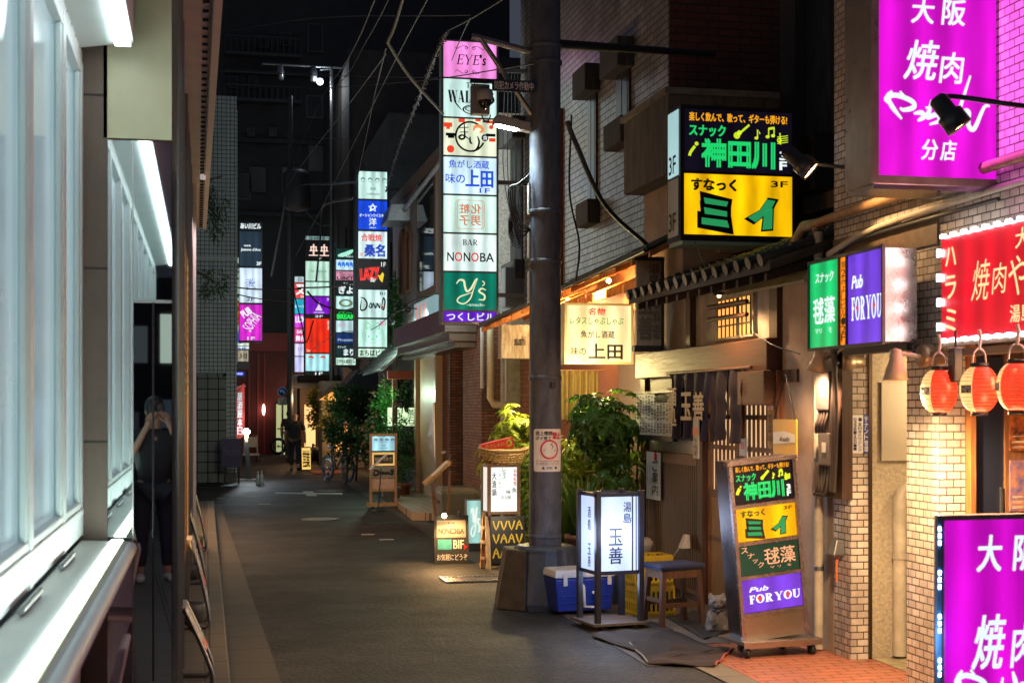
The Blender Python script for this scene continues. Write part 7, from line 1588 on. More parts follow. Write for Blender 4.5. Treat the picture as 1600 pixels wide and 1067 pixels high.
MB().ball((-.09, -.03, .555), .028, 12, 8).build('bulb', em((1, .72, .35), 25), r); MB().tube([(-.09, .06, .55), (-.09, .0, .62), (-.09, -.03, .58)], .012, 6).tube([(.08, .06, .54), (.08, .02, .6), (.09, -.01, .58)], .012, 6).build('clip_lamp', blackp, r)
lamp('SPOT', r, (-.09, -.09, .58), 30, (1, .55, .22), (0.25, -.25, -1), 150, .04)
# slanted reading stand, bins, little lit sign, scooter
q = WZ(700, 850)
r = thing('menu_stand', 'slanted wooden menu stand with a small lamp on top', 'menu stand', (q.x - .04, q.y + .35, 0), R(0))
MB().hexa([(-.04, 0, 0), (.0, 0, 0), (.0, .04, 0), (-.04, .04, 0), (-.14, 0, .78), (-.1, 0, .78), (-.1, .04, .78), (-.14, .04, .78)]).hexa([(.06, .02, 0), (.09, .02, 0), (.09, .05, 0), (.06, .05, 0), (.12, .02, .95), (.15, .02, .95), (.15, .05, .95), (.12, .05, .95)]).build('leg', wood_m, r)
MB().hexa([(-.2, -.08, .76), (.14, -.08, 1.06), (.14, .22, 1.06), (-.2, .22, .76), (-.22, -.08, .79), (.12, -.08, 1.09), (.12, .22, 1.09), (-.22, .22, .79)]).build('desk', wood_l, r)
MB().hexa([(-.2, -.06, .797), (.1, -.06, 1.077), (.1, .2, 1.077), (-.2, .2, .797), (-.2, -.06, .803), (.1, -.06, 1.083), (.1, .2, 1.083), (-.2, .2, .803)]).build('menu_sheet', mat('menu_paper', (.55, .54, .53)), r)
MB().tube([(.12, .05, 1.08), (.14, .0, 1.16), (.06, -.02, 1.2)], .008, 6).ball((.04, -.02, 1.2), (.035, .03, .03)).build('clip_lamp', metal_g, r)
def bin_(lab, x, y, w_, h_, d_):
    t = thing('waste_bin', lab, 'bin', (x, y, 0)); gm = mat('dark_grey_bin', (.09, .095, .1), .45, 0, 8, .25)
    MB().hexa([(-w_ * .42, -d_ * .42, 0), (w_ * .42, -d_ * .42, 0), (w_ * .42, d_ * .42, 0), (-w_ * .42, d_ * .42, 0), (-w_ / 2, -d_ / 2, h_), (w_ / 2, -d_ / 2, h_), (w_ / 2, d_ / 2, h_), (-w_ / 2, d_ / 2, h_)]).build('tub', gm, t, bev=.02)
    MB().hexa([(-w_ * .53, -d_ * .53, h_ + .002), (w_ * .53, -d_ * .53, h_ + .002), (w_ * .53, d_ * .53, h_ + .002), (-w_ * .53, d_ * .53, h_ + .002), (-w_ * .45, -d_ * .45, h_ + .07), (w_ * .45, -d_ * .45, h_ + .07), (w_ * .45, d_ * .45, h_ + .07), (-w_ * .45, d_ * .45, h_ + .07)]).build('lid', gm, t, bev=.01)
    for sx in (-1, 1): MB().tube([(sx * w_ * .52, -.08, h_ * .8), (sx * w_ * .58, -.06, h_ * .76), (sx * w_ * .58, .06, h_ * .76), (sx * w_ * .52, .08, h_ * .8)], .014, 6).build('handle', gm, t)
bin_('dark grey square bin by the split brick wall', WZ(716, 838).x, WZ(716, 838).y + .2, .5, .62, .5); bin_('lower dark grey bin half hidden behind the small green lit sign', WZ(745, 838).x, WZ(745, 838).y + .9, .45, .55, .45)
a = WY(728, 838, 17.6); b = WY(756, 780, 17.6)
r = thing('snack_bar_sign', 'small pale green lit sign standing beside the wooden lantern', 'sign', (a.x, 17.6, 0), R(-4)); w_, h_ = b.x - a.x, b.z
MB().box(0, 0, .0, w_, .14, h_).build('casing', frame_s, r)
panel(r, .012, .1, w_ - .012, h_ - .012, (150, 200, 190), [(ink(235, 245, 235), ysnack)])
q = WZ(818, 866)
r = thing('motor_scooter', 'parked scooter with chrome headlamp and yellow plate half hidden behind the pole', 'scooter', (q.x + .05, q.y + .5, 0), R(-14))
def wheel_(par, x, y, R_, w_=.05, name='wheel', spokes=0):
    M = Matrix.Translation((x, y, R_)) @ Matrix.Rotation(PI / 2, 4, 'Y')
    o = MB().lathe([(R_ * .72, -w_ * .5), (R_ * .95, -w_ * .5), (R_, -w_ * .2), (R_, w_ * .2), (R_ * .95, w_ * .5), (R_ * .72, w_ * .5), (R_ * .72, -w_ * .5)], n=28, ax=M).build(name, rubber, par)
    m = MB().lathe([(R_ * .66, -w_ * .3), (R_ * .73, -w_ * .3), (R_ * .73, w_ * .3), (R_ * .66, w_ * .3), (R_ * .66, -w_ * .3)], n=28, ax=M).lathe([(0, -w_ * .6), (R_ * .12, -w_ * .6), (R_ * .12, w_ * .6), (0, w_ * .6)], n=10, ax=M)
    for i in range(spokes or 6):
        a = 2 * PI * i / (spokes or 6); m.tube([M @ Vector((R_ * .1 * cos(a), R_ * .1 * sin(a), 0)), M @ Vector((R_ * .7 * cos(a), R_ * .7 * sin(a), 0))], .003 if spokes else .012, 5)
    m.build('rim', metal_g, o); return o
wheel_(r, 0, -.05, .22, .09); wheel_(r, 0, 1.1, .22, .1)
navy = mat('navy_gloss_paint', (.015, .02, .06), .2, .2, coat=.6)
k = MB(); k.hexa([(-.16, -.02, .3), (.16, -.02, .3), (.12, .2, .28), (-.12, .2, .28), (-.14, .05, .72), (.14, .05, .72), (.12, .2, .74), (-.12, .2, .74)]).box(-.13, .15, .24, .13, .65, .32).hexa([(-.14, .6, .26), (.14, .6, .26), (.1, 1.3, .5), (-.1, 1.3, .5), (-.15, .6, .62), (.15, .6, .62), (.12, 1.25, .66), (-.12, 1.25, .66)]).build('body', navy, r, bev=.03)
MB().hexa([(-.15, -.1, .2), (.15, -.1, .2), (.15, .1, .2), (-.15, .1, .2), (-.08, -.16, .38), (.08, -.16, .38), (.1, .06, .4), (-.1, .06, .4)]).build('mudguard', navy, r, bev=.02)
MB().box(-.13, .62, .63, .13, 1.2, .7).build('seat', blackp, r, bev=.03); MB().tube([(-.32, .1, .84), (-.12, .05, .8), (.12, .05, .8), (.32, .1, .84)], .016, 8).build('handlebar', metal_d, r)
MB().ball((0, -.03, .66), (.09, .06, .08), 16, 10).build('headlamp', mat('chrome_lamp', (.7, .7, .72), .08, 1), r)
MB().hexa([(-.17, .0, .8), (.17, .0, .8), (.17, .02, .8), (-.17, .02, .8), (-.12, .12, 1.0), (.12, .12, 1.0), (.12, .14, 1.0), (-.12, .14, 1.0)]).build('windscreen', mat('tinted_screen', (.08, .1, .12), .08), r, bev=.005)
MB().box(-.13, -.19, .42, .13, -.18, .52).build('number_plate', mat('amber_plate', (.62, .34, .04)), r)
for sx in (-1, 1): MB().tube([(sx * .25, .1, .84), (sx * .27, .08, .98)], .008, 5).ball((sx * .27, .08, 1.02), (.06, .02, .04)).build('mirror', metal_g, r)
MB().box(-.16, -.18, .22, .16, .0, .26).build('front_carrier', metal_g, r)

# ------------------------------------------------------------------ farther right: folding board, bicycle, plants, bags
q = WZ(578, 794)
r = thing('a_board', 'tall wooden standing board with lit bar panels on a wheeled base', 'a-board', (q.x, q.y, 0), R(6))
k = q.y / FPX * 1.0
w_, h_ = .5, 1.34
for sx in (0, w_ - .04): MB().box(sx, 0, .05, sx + .04, .04, h_).build('upright', wood_l, r)
MB().box(.04, .0, h_ - .04, w_ - .04, .04, h_).box(.04, 0, .30, w_ - .04, .04, .34).box(-.04, -.16, .04, w_ + .04, -.11, .09).box(-.04, .14, .04, w_ + .04, .19, .09).box(-.02, -.11, .04, .03, .14, .085).box(w_ - .03, -.11, .04, w_ + .02, .14, .085).build('rail', wood_l, r)
panel(r, .045, 1.03, w_ - .045, 1.29, (165, 222, 238), [(ink(90, 110, 130), faces), (ink(90, 130, 160), 'BAR', (.42, .6, .6, .7)), (ink(90, 130, 160), 'confession', (.3, .78, .72, .87))], .014)
p_ = MB().box(.045, .008, .76, w_ - .045, .02, 1.0).build('panel', em(S(240, 190, 110), .8), r); p2 = MB().box(.075, .004, .8, w_ - .075, .008, .96).build('black_plate', blackp, p_); MB().text('BAR つかさ', .1, .84, w_ - .1, .92, 0, .02).build('lettering', mat('cream_dye', (.55, .47, .36)), p2)
panel(r, .045, .54, w_ - .045, .74, mat('dim_grey_panel', (.26, .24, .22), .3), [(K, donna)], .014); panel(r, .045, .345, w_ - .045, .525, mat('dim_pink_panel', (.5, .34, .27), .3), [(mat('pink_letters', (.6, .42, .38)), bow)], .014)
for x in (.02, w_ - .02): MB().lathe([(0, -.02), (.03, -.02), (.03, .02), (0, .02)], n=10, ax=Matrix.Translation((x, -.13, .03)) @ Matrix.Rotation(PI / 2, 4, 'Y')).build('castor', blackp, r)
q = WZ(591, 799)
r = thing('menu_stand', 'thin black music-style stand with a white tilted menu in front of the bar board', 'menu stand', (q.x, q.y, 0))
MB().tube([(0, 0, 0), (.05, .03, .75)], .012, 6).tube([(0, 0, .02), (-.12, -.02, .0)], .01, 5).tube([(0, 0, .02), (.12, .06, .0)], .01, 5).build('pole', blackp, r)
MB().hexa([(-.14, -.04, .72), (.16, -.04, .98), (.16, .16, .98), (-.14, .16, .72), (-.155, -.04, .735), (.145, -.04, .995), (.145, .16, .995), (-.155, .16, .735)]).build('menu', mat('menu_paper', (.55, .54, .53)), r)
q = WZ(528, 752)
r = thing('bicycle', 'dark bicycle with a basket parked by the plants', 'bicycle', (q.x, q.y, 0), R(24))
for yy in (-.5, .5): wheel_(r, 0, yy, .32, .035, spokes=14)
MB().tube([(0, -.5, .32), (0, -.32, .82), (0, -.28, .95)], .018, 8).tube([(0, -.36, .72), (0, .1, .3), (0, .5, .32)], .02, 8).tube([(0, .1, .3), (0, .25, .8)], .018, 8).tube([(0, -.34, .62), (0, .2, .62)], .012, 8).build('frame', metal_d, r)
MB().tube([(-.27, -.2, 1.0), (-.1, -.28, .98), (.1, -.28, .98), (.27, -.2, 1.0)], .013, 8).build('handlebar', metal_g, r)
MB().hexa([(-.05, .15, .8), (.05, .15, .8), (.09, .38, .8), (-.09, .38, .8), (-.05, .15, .86), (.05, .15, .86), (.09, .38, .88), (-.09, .38, .88)]).build('saddle', blackp, r, bev=.012)
m1 = MB()
for i in range(6):
    f = i / 5
    m1.tube([(-.17, -.75, .62 + .28 * f), (.17, -.75, .62 + .28 * f), (.19, -.45, .62 + .28 * f), (-.19, -.45, .62 + .28 * f), (-.17, -.75, .62 + .28 * f)], .006, 5)
for i in range(8): a = -.17 + .34 * i / 7; m1.tube([(a, -.75, .62), (a, -.75, .9)], .005, 4).tube([(a, -.45, .62), (a, -.45, .9)], .005, 4)
m1.build('basket', metal_d, r); MB().tube([(-.1, .5, .0), (0, .45, .32)], .01, 6).build('kickstand', metal_g, r); MB().tube([(0, .45, .66), (0, .72, .55), (0, .84, .38)], [.03, .03, .02], 6).build('mudguard', metal_d, r)
# planting round the cafe: separate shrubs and creepers
SHR = [
 ('shrub', 'dense dark shrub at the bicycle, lowest of the planting', 540, 690, 33, (.55, .5, .65), 700, .10, .05, LEAFD, .65),
 ('shrub', 'dark leafy bush directly behind the tall bar board', 590, 690, 30, (.5, .5, .8), 800, .10, .05, LEAFD, .7),
 ('shrub', 'dark bush between the bar board and the beige door', 622, 700, 28.6, (.4, .4, .7), 600, .09, .045, LEAFD, .7),
 ('creeper', 'bright green creeper hanging from the lean-to roof', 601, 640, 29.8, (.22, .25, .75), 500, .10, .05, leafmat('lit_ivy_leaf', (.05, .2, .04), (.02, .1, .02)), 0),  # brighter ivy green, the light on it put into the leaf colour
 ('creeper', 'dark creeper trailing down the cafe post', 628, 612, 29, (.2, .2, .45), 260, .10, .05, LEAFD, 0),
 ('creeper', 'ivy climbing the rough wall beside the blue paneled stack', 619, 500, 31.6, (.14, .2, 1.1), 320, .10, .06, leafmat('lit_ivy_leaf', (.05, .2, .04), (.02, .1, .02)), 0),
 ('tree', 'dark round tree crown below the blue paneled stack', 556, 632, 35, (.6, .7, .6), 900, .14, .07, LEAFD, 1.4),
 ('shrub', 'tall thin dark shrub left of the tree crown', 535, 655, 36, (.4, .4, .8), 500, .10, .05, LEAFD, .7),
 ('small_tree', 'small yellow-lit potted tree by the warm doorway', 497, 640, 45, (.32, .32, .75), 360, .15, .08, leafmat('gold_lit_leaf', (.2, .22, .03), (.1, .12, .02)), .9),  # golden light put into the leaf colour
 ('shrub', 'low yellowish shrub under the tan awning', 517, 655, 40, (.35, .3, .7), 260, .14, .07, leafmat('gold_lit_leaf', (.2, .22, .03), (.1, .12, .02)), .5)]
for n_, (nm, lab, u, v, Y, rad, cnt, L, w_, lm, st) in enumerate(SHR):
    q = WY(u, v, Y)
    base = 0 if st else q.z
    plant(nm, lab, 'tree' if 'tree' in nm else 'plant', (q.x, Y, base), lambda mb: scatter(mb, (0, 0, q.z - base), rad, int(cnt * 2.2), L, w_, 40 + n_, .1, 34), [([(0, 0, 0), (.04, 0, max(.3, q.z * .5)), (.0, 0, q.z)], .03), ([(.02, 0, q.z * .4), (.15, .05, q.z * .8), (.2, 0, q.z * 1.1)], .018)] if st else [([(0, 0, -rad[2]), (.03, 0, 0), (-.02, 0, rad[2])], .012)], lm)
for n_, (u, v, lab) in enumerate(((628, 782, 'terracotta pot with a leafy plant by the beige door'), (612, 788, 'pale blue-grey planter half hidden behind the bar board'))):
    q = WZ(u, v); plant('potted_plant', lab, 'plant', (q.x, q.y, 0), lambda mb: scatter(mb, (0, 0, .6), (.25, .22, .3), 240, .10, .04, 60 + n_), [([(0, 0, .2), (.02, 0, .4), (0, 0, .7)], .012)], LEAFD, (.17, .3, pot_m if n_ == 0 else mat('blue_grey_pot', (.2, .26, .3), .5)))
a = WY(471, 722, 41); b = WY(487, 698, 41)
r = thing('floor_sign', 'tilted amber-lit floor sign just right of the walking man', 'sign', (a.x, 41, .0), R(8)); w_ = b.x - a.x; h_ = b.z
MB().hexa([(0, 0, 0), (w_, 0, 0), (w_, .3, 0), (0, .3, 0), (0, .08, h_), (w_, .08, h_), (w_, .2, h_), (0, .2, h_)]).build('casing', frame_d, r)
p_ = MB().hexa([(.02, -.01, .04), (w_ - .02, -.01, .04), (w_ - .02, .0, .04), (.02, .0, .04), (.02, .058, h_ - .03), (w_ - .02, .058, h_ - .03), (w_ - .02, .07, h_ - .03), (.02, .07, h_ - .03)]).build('panel', em(S(250, 205, 110), 1.1), r)
mm = MB().text('営業', .05, .1, w_ - .05, h_ - .1, 0, .02); mm.v = [(x, -.016 + .07 * (z - .04) / (h_ - .07), z) for x, y, z in mm.v]; mm.build('lettering', dark(70, 45, 15), p_)
q = WZ(506, 722)
for n_, (dx, dy, s_) in enumerate(((0, 0, .36), (-.35, .5, .3), (.3, .6, .33))):
    t = thing('rubbish_bag', ('large black rubbish bag heaped by the amber floor sign', 'small black rubbish bag nearest the man', 'black rubbish bag at the back of the heap')[n_], 'rubbish bag', (q.x + dx, q.y + dy, 0))
    mb = MB().ball((0, 0, s_ * .8), (s_, s_ * .9, s_ * .8), 20, 14); random.seed(n_)
    mb.v = [(x * (1 + .1 * sin(9 * z + 5 * x + n_)), y * (1 + .1 * sin(11 * x)), max(.0, z + .04 * sin(13 * x + 7 * y))) for x, y, z in mb.v]; mb.build('bag', blackp, t)
    MB().tube([(0, 0, s_ * 1.5), (.02, 0, s_ * 1.75), (.06, .02, s_ * 1.9)], [.03, .03, .07], 8).build('knot', blackp, t)
t = thing('red_mat', 'flat red mat on the ground under the bicycle', 'floor mat', (WZ(512, 738).x, WZ(512, 738).y, 0)); MB().slab([(-.45, -1.0, .006), (.45, -1.0, .006), (.45, 1.0, .006), (-.45, 1.0, .006)], (0, 0, .012)).build('sheet', mat('red_carpet', (.4, .06, .04), .8, 0, 40, .3), t)

# ------------------------------------------------------------------ far left corner: banner, sign board, lamp, trolley, traffic sign
q = WZ(368, 745)
t = thing('banner_flag', 'tall red banner flag with white characters at the tower corner', 'flag', (WY(366, 700, 37).x, 37, 0))
MB().tube([(0, 0, 0), (.02, 0, 2.35)], .015, 6).tube([(0.02, 0, 2.33), (.3, 0, 2.36)], .01, 5).build('pole', metal_g, t)
n, m_ = 8, 16; vs = [(.02 + .24 * b / n, .04 * sin(a * .7 + b * .6), 2.32 - 1.35 * a / m_ + .1 * b / n) for a in range(m_ + 1) for b in range(n + 1)]
c_ = MB().add(vs, [(a * (n + 1) + b, a * (n + 1) + b + 1, (a + 1) * (n + 1) + b + 1, (a + 1) * (n + 1) + b) for a in range(m_) for b in range(n)], True).build('cloth', mat('red_flag_cloth', (.6, .05, .03), .7), t)
MB().vtext('居酒屋本日', .08, 1.1, .2, 2.2, -.05, .02).build('lettering', mat('white_paint_letter', (.7, .7, .72)), c_)
a = WY(346, 730, 34.2); b = WY(378, 685, 34.2)
t = thing('board_sign', 'dim blue-violet board sign standing at the tower foot', 'sign', (a.x, 34.2, a.z))
MB().box(0, 0, 0, b.x - a.x, .08, b.z - a.z).build('board', mat('violet_board', (.04, .035, .13), .4, 0, 8, .2), t); MB().box(.05, .02, -a.z, .1, .06, 0).box(b.x - a.x - .1, .02, -a.z, b.x - a.x - .05, .06, 0).build('leg', metal_d, t)
MB().text('Noho', .06, .28, (b.x - a.x) - .04, .48, -.005).build('lettering', mat('faded_violet_letter', (.1, .08, .2), .5), t)
q = WZ(389, 750)
t = thing('standing_lamp', 'blinding white lamp on a slanted black stand by the tower corner', 'lamp', (q.x, q.y, 0))
MB().hexa([(-.06, -.06, 0), (.08, -.06, 0), (.08, .06, 0), (-.06, .06, 0), (-.1, -.04, .95), (-.02, -.04, .95), (-.02, .04, .95), (-.1, .04, .95)]).build('stand', blackp, t); MB().lathe([(.04, .95), (.045, 1.15), (0, 1.15)], -.06, 0, 10).build('neck', wood_l, t); MB().box(-.35, -.2, 0, .25, .25, .03).build('base', metal_g, t)
MB().ball((-.06, 0, 1.2), .08, 12, 8).build('bulb', em((.85, .95, 1), 40), t); lamp('POINT', t, (-.06, -.1, 1.25), 35, (.8, .92, 1), size=.08)
q = WZ(393, 722)
t = thing('hand_trolley', 'white-handled hand trolley parked behind the standing lamp', 'trolley', (q.x, q.y + 1.5, 0))
MB().box(-.25, -.3, .18, .3, .3, .24).build('deck', mat('pale_trolley', (.4, .4, .4), .5), t); MB().tube([(-.2, .3, .2), (-.2, .35, .85), (.25, .35, .85), (.25, .3, .2)], .02, 8).build('handle', mat('pale_trolley', (.4, .4, .4)), t); MB().box(-.2, .33, .45, .25, .37, .8).build('back_panel', mat('pale_trolley', (.4, .4, .4)), t)
for sx in (-.18, .22): wheel_(t, sx, -.2, .07, .04); wheel_(t, sx, .22, .07, .04)
for n_, (u, v) in enumerate(((403, 758), (409, 757))):
    q = WZ(u, v); t = thing('bottle', ('clear plastic bottle standing on the corner by the lamp', 'second clear plastic bottle, right of the first')[n_], 'bottle', (q.x, q.y, 0)); MB().lathe([(0, 0), (.045, 0), (.047, .02), (.047, .2), (.018, .27), (.018, .3)], n=12).build('body', mat('cloudy_plastic', (.5, .55, .58), .15), t); MB().lathe([(.02, .3), (.02, .325), (0, .325)], n=10).build('cap', mat('white_plastic', (.6, .6, .58)), t)
q = WZ(441, 711.5)
t = thing('traffic_sign', 'round blue left-turn traffic sign above a small white plate', 'traffic sign', (q.x, q.y, 0))
zc = WY(441, 612, q.y).z; k = q.y / FPX * 1.03
MB().tube([(0, 0, 0), (0, 0, zc + .15)], .03, 8).build('pole', mat('pale_pole', (.45, .45, .46), .4, .3), t)
d_ = MB().lathe([(0, 0), (7.4 * k, 0), (7.4 * k, .02), (0, .02)], n=28, ax=Matrix.Translation((0, -.04, zc)) @ Matrix.Rotation(PI / 2, 4, 'X')).build('disc', mat('sign_blue', (.02, .13, .55), .35), t)
mm = MB(); mm.ring(0, zc, 7.2 * k, 6.6 * k, -.065); s_ = 7 * k; mm.poly([(-.62 * s_, zc + .15 * s_), (-.2 * s_, zc + .5 * s_), (-.2 * s_, zc - .2 * s_)][::-1], -.066); mm.stroke([(-.3 * s_, zc + .15 * s_), (.1 * s_, zc + .15 * s_), (.4 * s_, zc - .1 * s_), (.42 * s_, zc - .5 * s_)], .26 * s_, -.066, 5, False); mm.build('arrow', mat('sign_white', (.75, .75, .75), .4), d_)
z2 = WY(441, 627, q.y).z; pl = MB().box(-6.5 * k, -.06, z2 - 5.5 * k, 6.5 * k, -.045, z2 + 5 * k).build('plate', mat('sign_white', (.75, .75, .75)), t)
MB().text('自転車・原付', -5.5 * k, z2 + .8 * k, 5.5 * k, z2 + 3.8 * k, -.064, .01).text('を除く', -3.5 * k, z2 - 2.6 * k, 3.5 * k, z2 + .2 * k, -.064, .01).box(-5.5 * k, -.064, z2 - 4.4 * k, 5.5 * k, -.062, z2 - 3.4 * k).build('lettering', K, pl)
q2 = WZ(453, 711); t = thing('traffic_sign', 'dark back of a round traffic sign right of the blue one', 'traffic sign', (q2.x, q2.y + .6, 0))
MB().tube([(0, 0, 0), (0, 0, zc)], .025, 8).build('pole', metal_d, t); MB().lathe([(0, 0), (6.5 * k, 0), (6.5 * k, .02), (0, .02)], n=24, ax=Matrix.Translation((0, -.02, zc - .12)) @ Matrix.Rotation(PI / 2, 4, 'X')).build('disc', mat('dull_sign_back', (.14, .12, .12), .5, .3), t)
q = WZ(436, 700); r = thing('bicycle', 'far bicycle leaning by the lit doorway, mostly its front wheel', 'bicycle', (q.x, 55.0, 0), R(80))
for yy in (-.5, .5): wheel_(r, 0, yy, .33, .035, spokes=12)
MB().tube([(0, -.5, .33), (0, -.3, .9)], .02, 6).tube([(0, -.34, .75), (0, .1, .3), (0, .5, .33)], .02, 6).tube([(0, .1, .3), (0, .22, .85)], .02, 6).tube([(-.22, -.26, .98), (0, -.3, .92), (.22, -.26, .98)], .014, 6).build('frame', metal_g, r); MB().box(-.06, .12, .84, .06, .36, .9).build('saddle', blackp, r, bev=.01)
# leafy branches hanging over the tower side
q = WY(336, 380, 30)
plant('tree', 'thin leafy branches reaching over from the left in front of the grey tiled tower', 'tree', (-.9, 30.5, 0), lambda mb: (scatter(mb, (1.15, -.4, WY(336, 330, 30).z), (.33, .35, .75), 420, .13, .03, 71, -.5, 14), scatter(mb, (1.1, -.4, WY(330, 450, 30).z), (.42, .3, .5), 260, .13, .03, 72, -.6, 10)),
      [([(0, 0, 0), (.05, 0, 2.5), (.2, -.1, 4.5), (.5, -.2, 6.2)], [.09, .07, .05, .04] * 4), ([(.2, -.1, 3.8), (.6, -.3, 4.6), (1.1, -.4, 4.4)], .025), ([(.3, -.1, 5), (.8, -.3, 6), (1.2, -.4, 5.7)], .025), ([(.4, -.2, 5.4), (.9, -.4, 6.4), (1.25, -.4, 6.6)], .02)], LEAFD)

# ------------------------------------------------------------------ left pavement: slim sign stands with round bases
def slim_stand(lab, ub, vb, ut, vt, bucket=True, cap=True):
    q = WZ(ub, vb, .12); tp = WY(ut, vt, q.y); t = thing('slim_sign_stand', lab, 'sign stand', (q.x, q.y, .12), 0, 'slim curved sign stands on the pavement')
    dx, h_ = tp.x - q.x, tp.z - .12
    MB().tube([(-.42, 0, .02), (-.1, 0, .015), (-.02, 0, .02), (.0, 0, .08), (dx * .4, .0, h_ * .55), (dx, .0, h_)], [.014] * 31, 8, k=6).build('bent_tube', metal_g, t)
    MB().tube([(-.42, .38, .02), (-.1, .38, .015), (-.02, .38, .02), (.0, .38, .08), (dx * .4, .38, h_ * .55), (dx, .38, h_)], [.014] * 31, 8, k=6).build('bent_tube', metal_g, t)
    MB().hexa([(dx * .35 - .0, .02, h_ * .45), (dx * .35 + .02, .02, h_ * .45), (dx * .35 + .02, .36, h_ * .45), (dx * .35, .36, h_ * .45), (dx - .01, .02, h_ - .02), (dx + .012, .02, h_ - .02), (dx + .012, .36, h_ - .02), (dx - .01, .36, h_ - .02)]).build('panel', mat('white_panel', (.5, .5, .5)), t)
    MB().hexa([(dx * .35 + .021, .03, h_ * .47), (dx * .35 + .026, .03, h_ * .47), (dx * .35 + .026, .35, h_ * .47), (dx * .35 + .021, .35, h_ * .47), (dx + .013, .03, h_ - .1), (dx + .018, .03, h_ - .1), (dx + .018, .35, h_ - .1), (dx + .013, .35, h_ - .1)]).build('red_edge', mat('sign_red', S(205, 25, 25)), t)
    if cap: MB().box(dx - .05, .0, h_ - .02, dx + .01, .38, h_ + .01).build('top_cap', mat('white_panel', (.5, .5, .5)), t)
    if bucket:
        MB().lathe([(0, .03), (.12, .03), (.135, .17), (.13, .175), (.12, .16), (0, .15)], -.16, .19, 22).build('weight_drum', mat('dark_grey_bin', (.09, .095, .1)), t)
slim_stand('curved slim sign stand nearest to the camera, without a weight', 332, 1075, 288, 952, False)
slim_stand('curved slim sign stand with a dark round weight, second from the camera', 327, 982, 298, 845)
slim_stand('curved slim sign stand with a lettered round weight beside the pinkish post', 320, 912, 295, 800)
slim_stand('curved slim sign stand farthest from the camera, past the pinkish post', 322, 862, 306, 778)
q = WD(176, 1010, 5.4)
t = thing('chair', 'pinkish plastic chair back showing under the lit white counter', 'chair', (-.36, 5.2, .12), R(90))
MB().hexa([(-.2, 0, .42), (.2, 0, .42), (.2, .4, .44), (-.2, .4, .44), (-.2, 0, .46), (.2, 0, .46), (.2, .4, .48), (-.2, .4, .48)]).build('seat', mat('pinkish_plastic', (.42, .3, .32), .4), t, bev=.02)
MB().hexa([(-.19, -.02, .46), (.19, -.02, .46), (.19, .02, .46), (-.19, .02, .46), (-.17, -.1, .86), (.17, -.1, .86), (.17, -.07, .86), (-.17, -.07, .86)]).build('backrest', mat('pinkish_plastic', (.42, .3, .32)), t, bev=.015)
for sx in (-1, 1):
    for y0 in (.02, .36): MB().tube([(sx * .17, y0, .43), (sx * .2, y0 + (.05 if y0 > .1 else -.05), 0)], .013, 8).build('leg', metal_g, t)

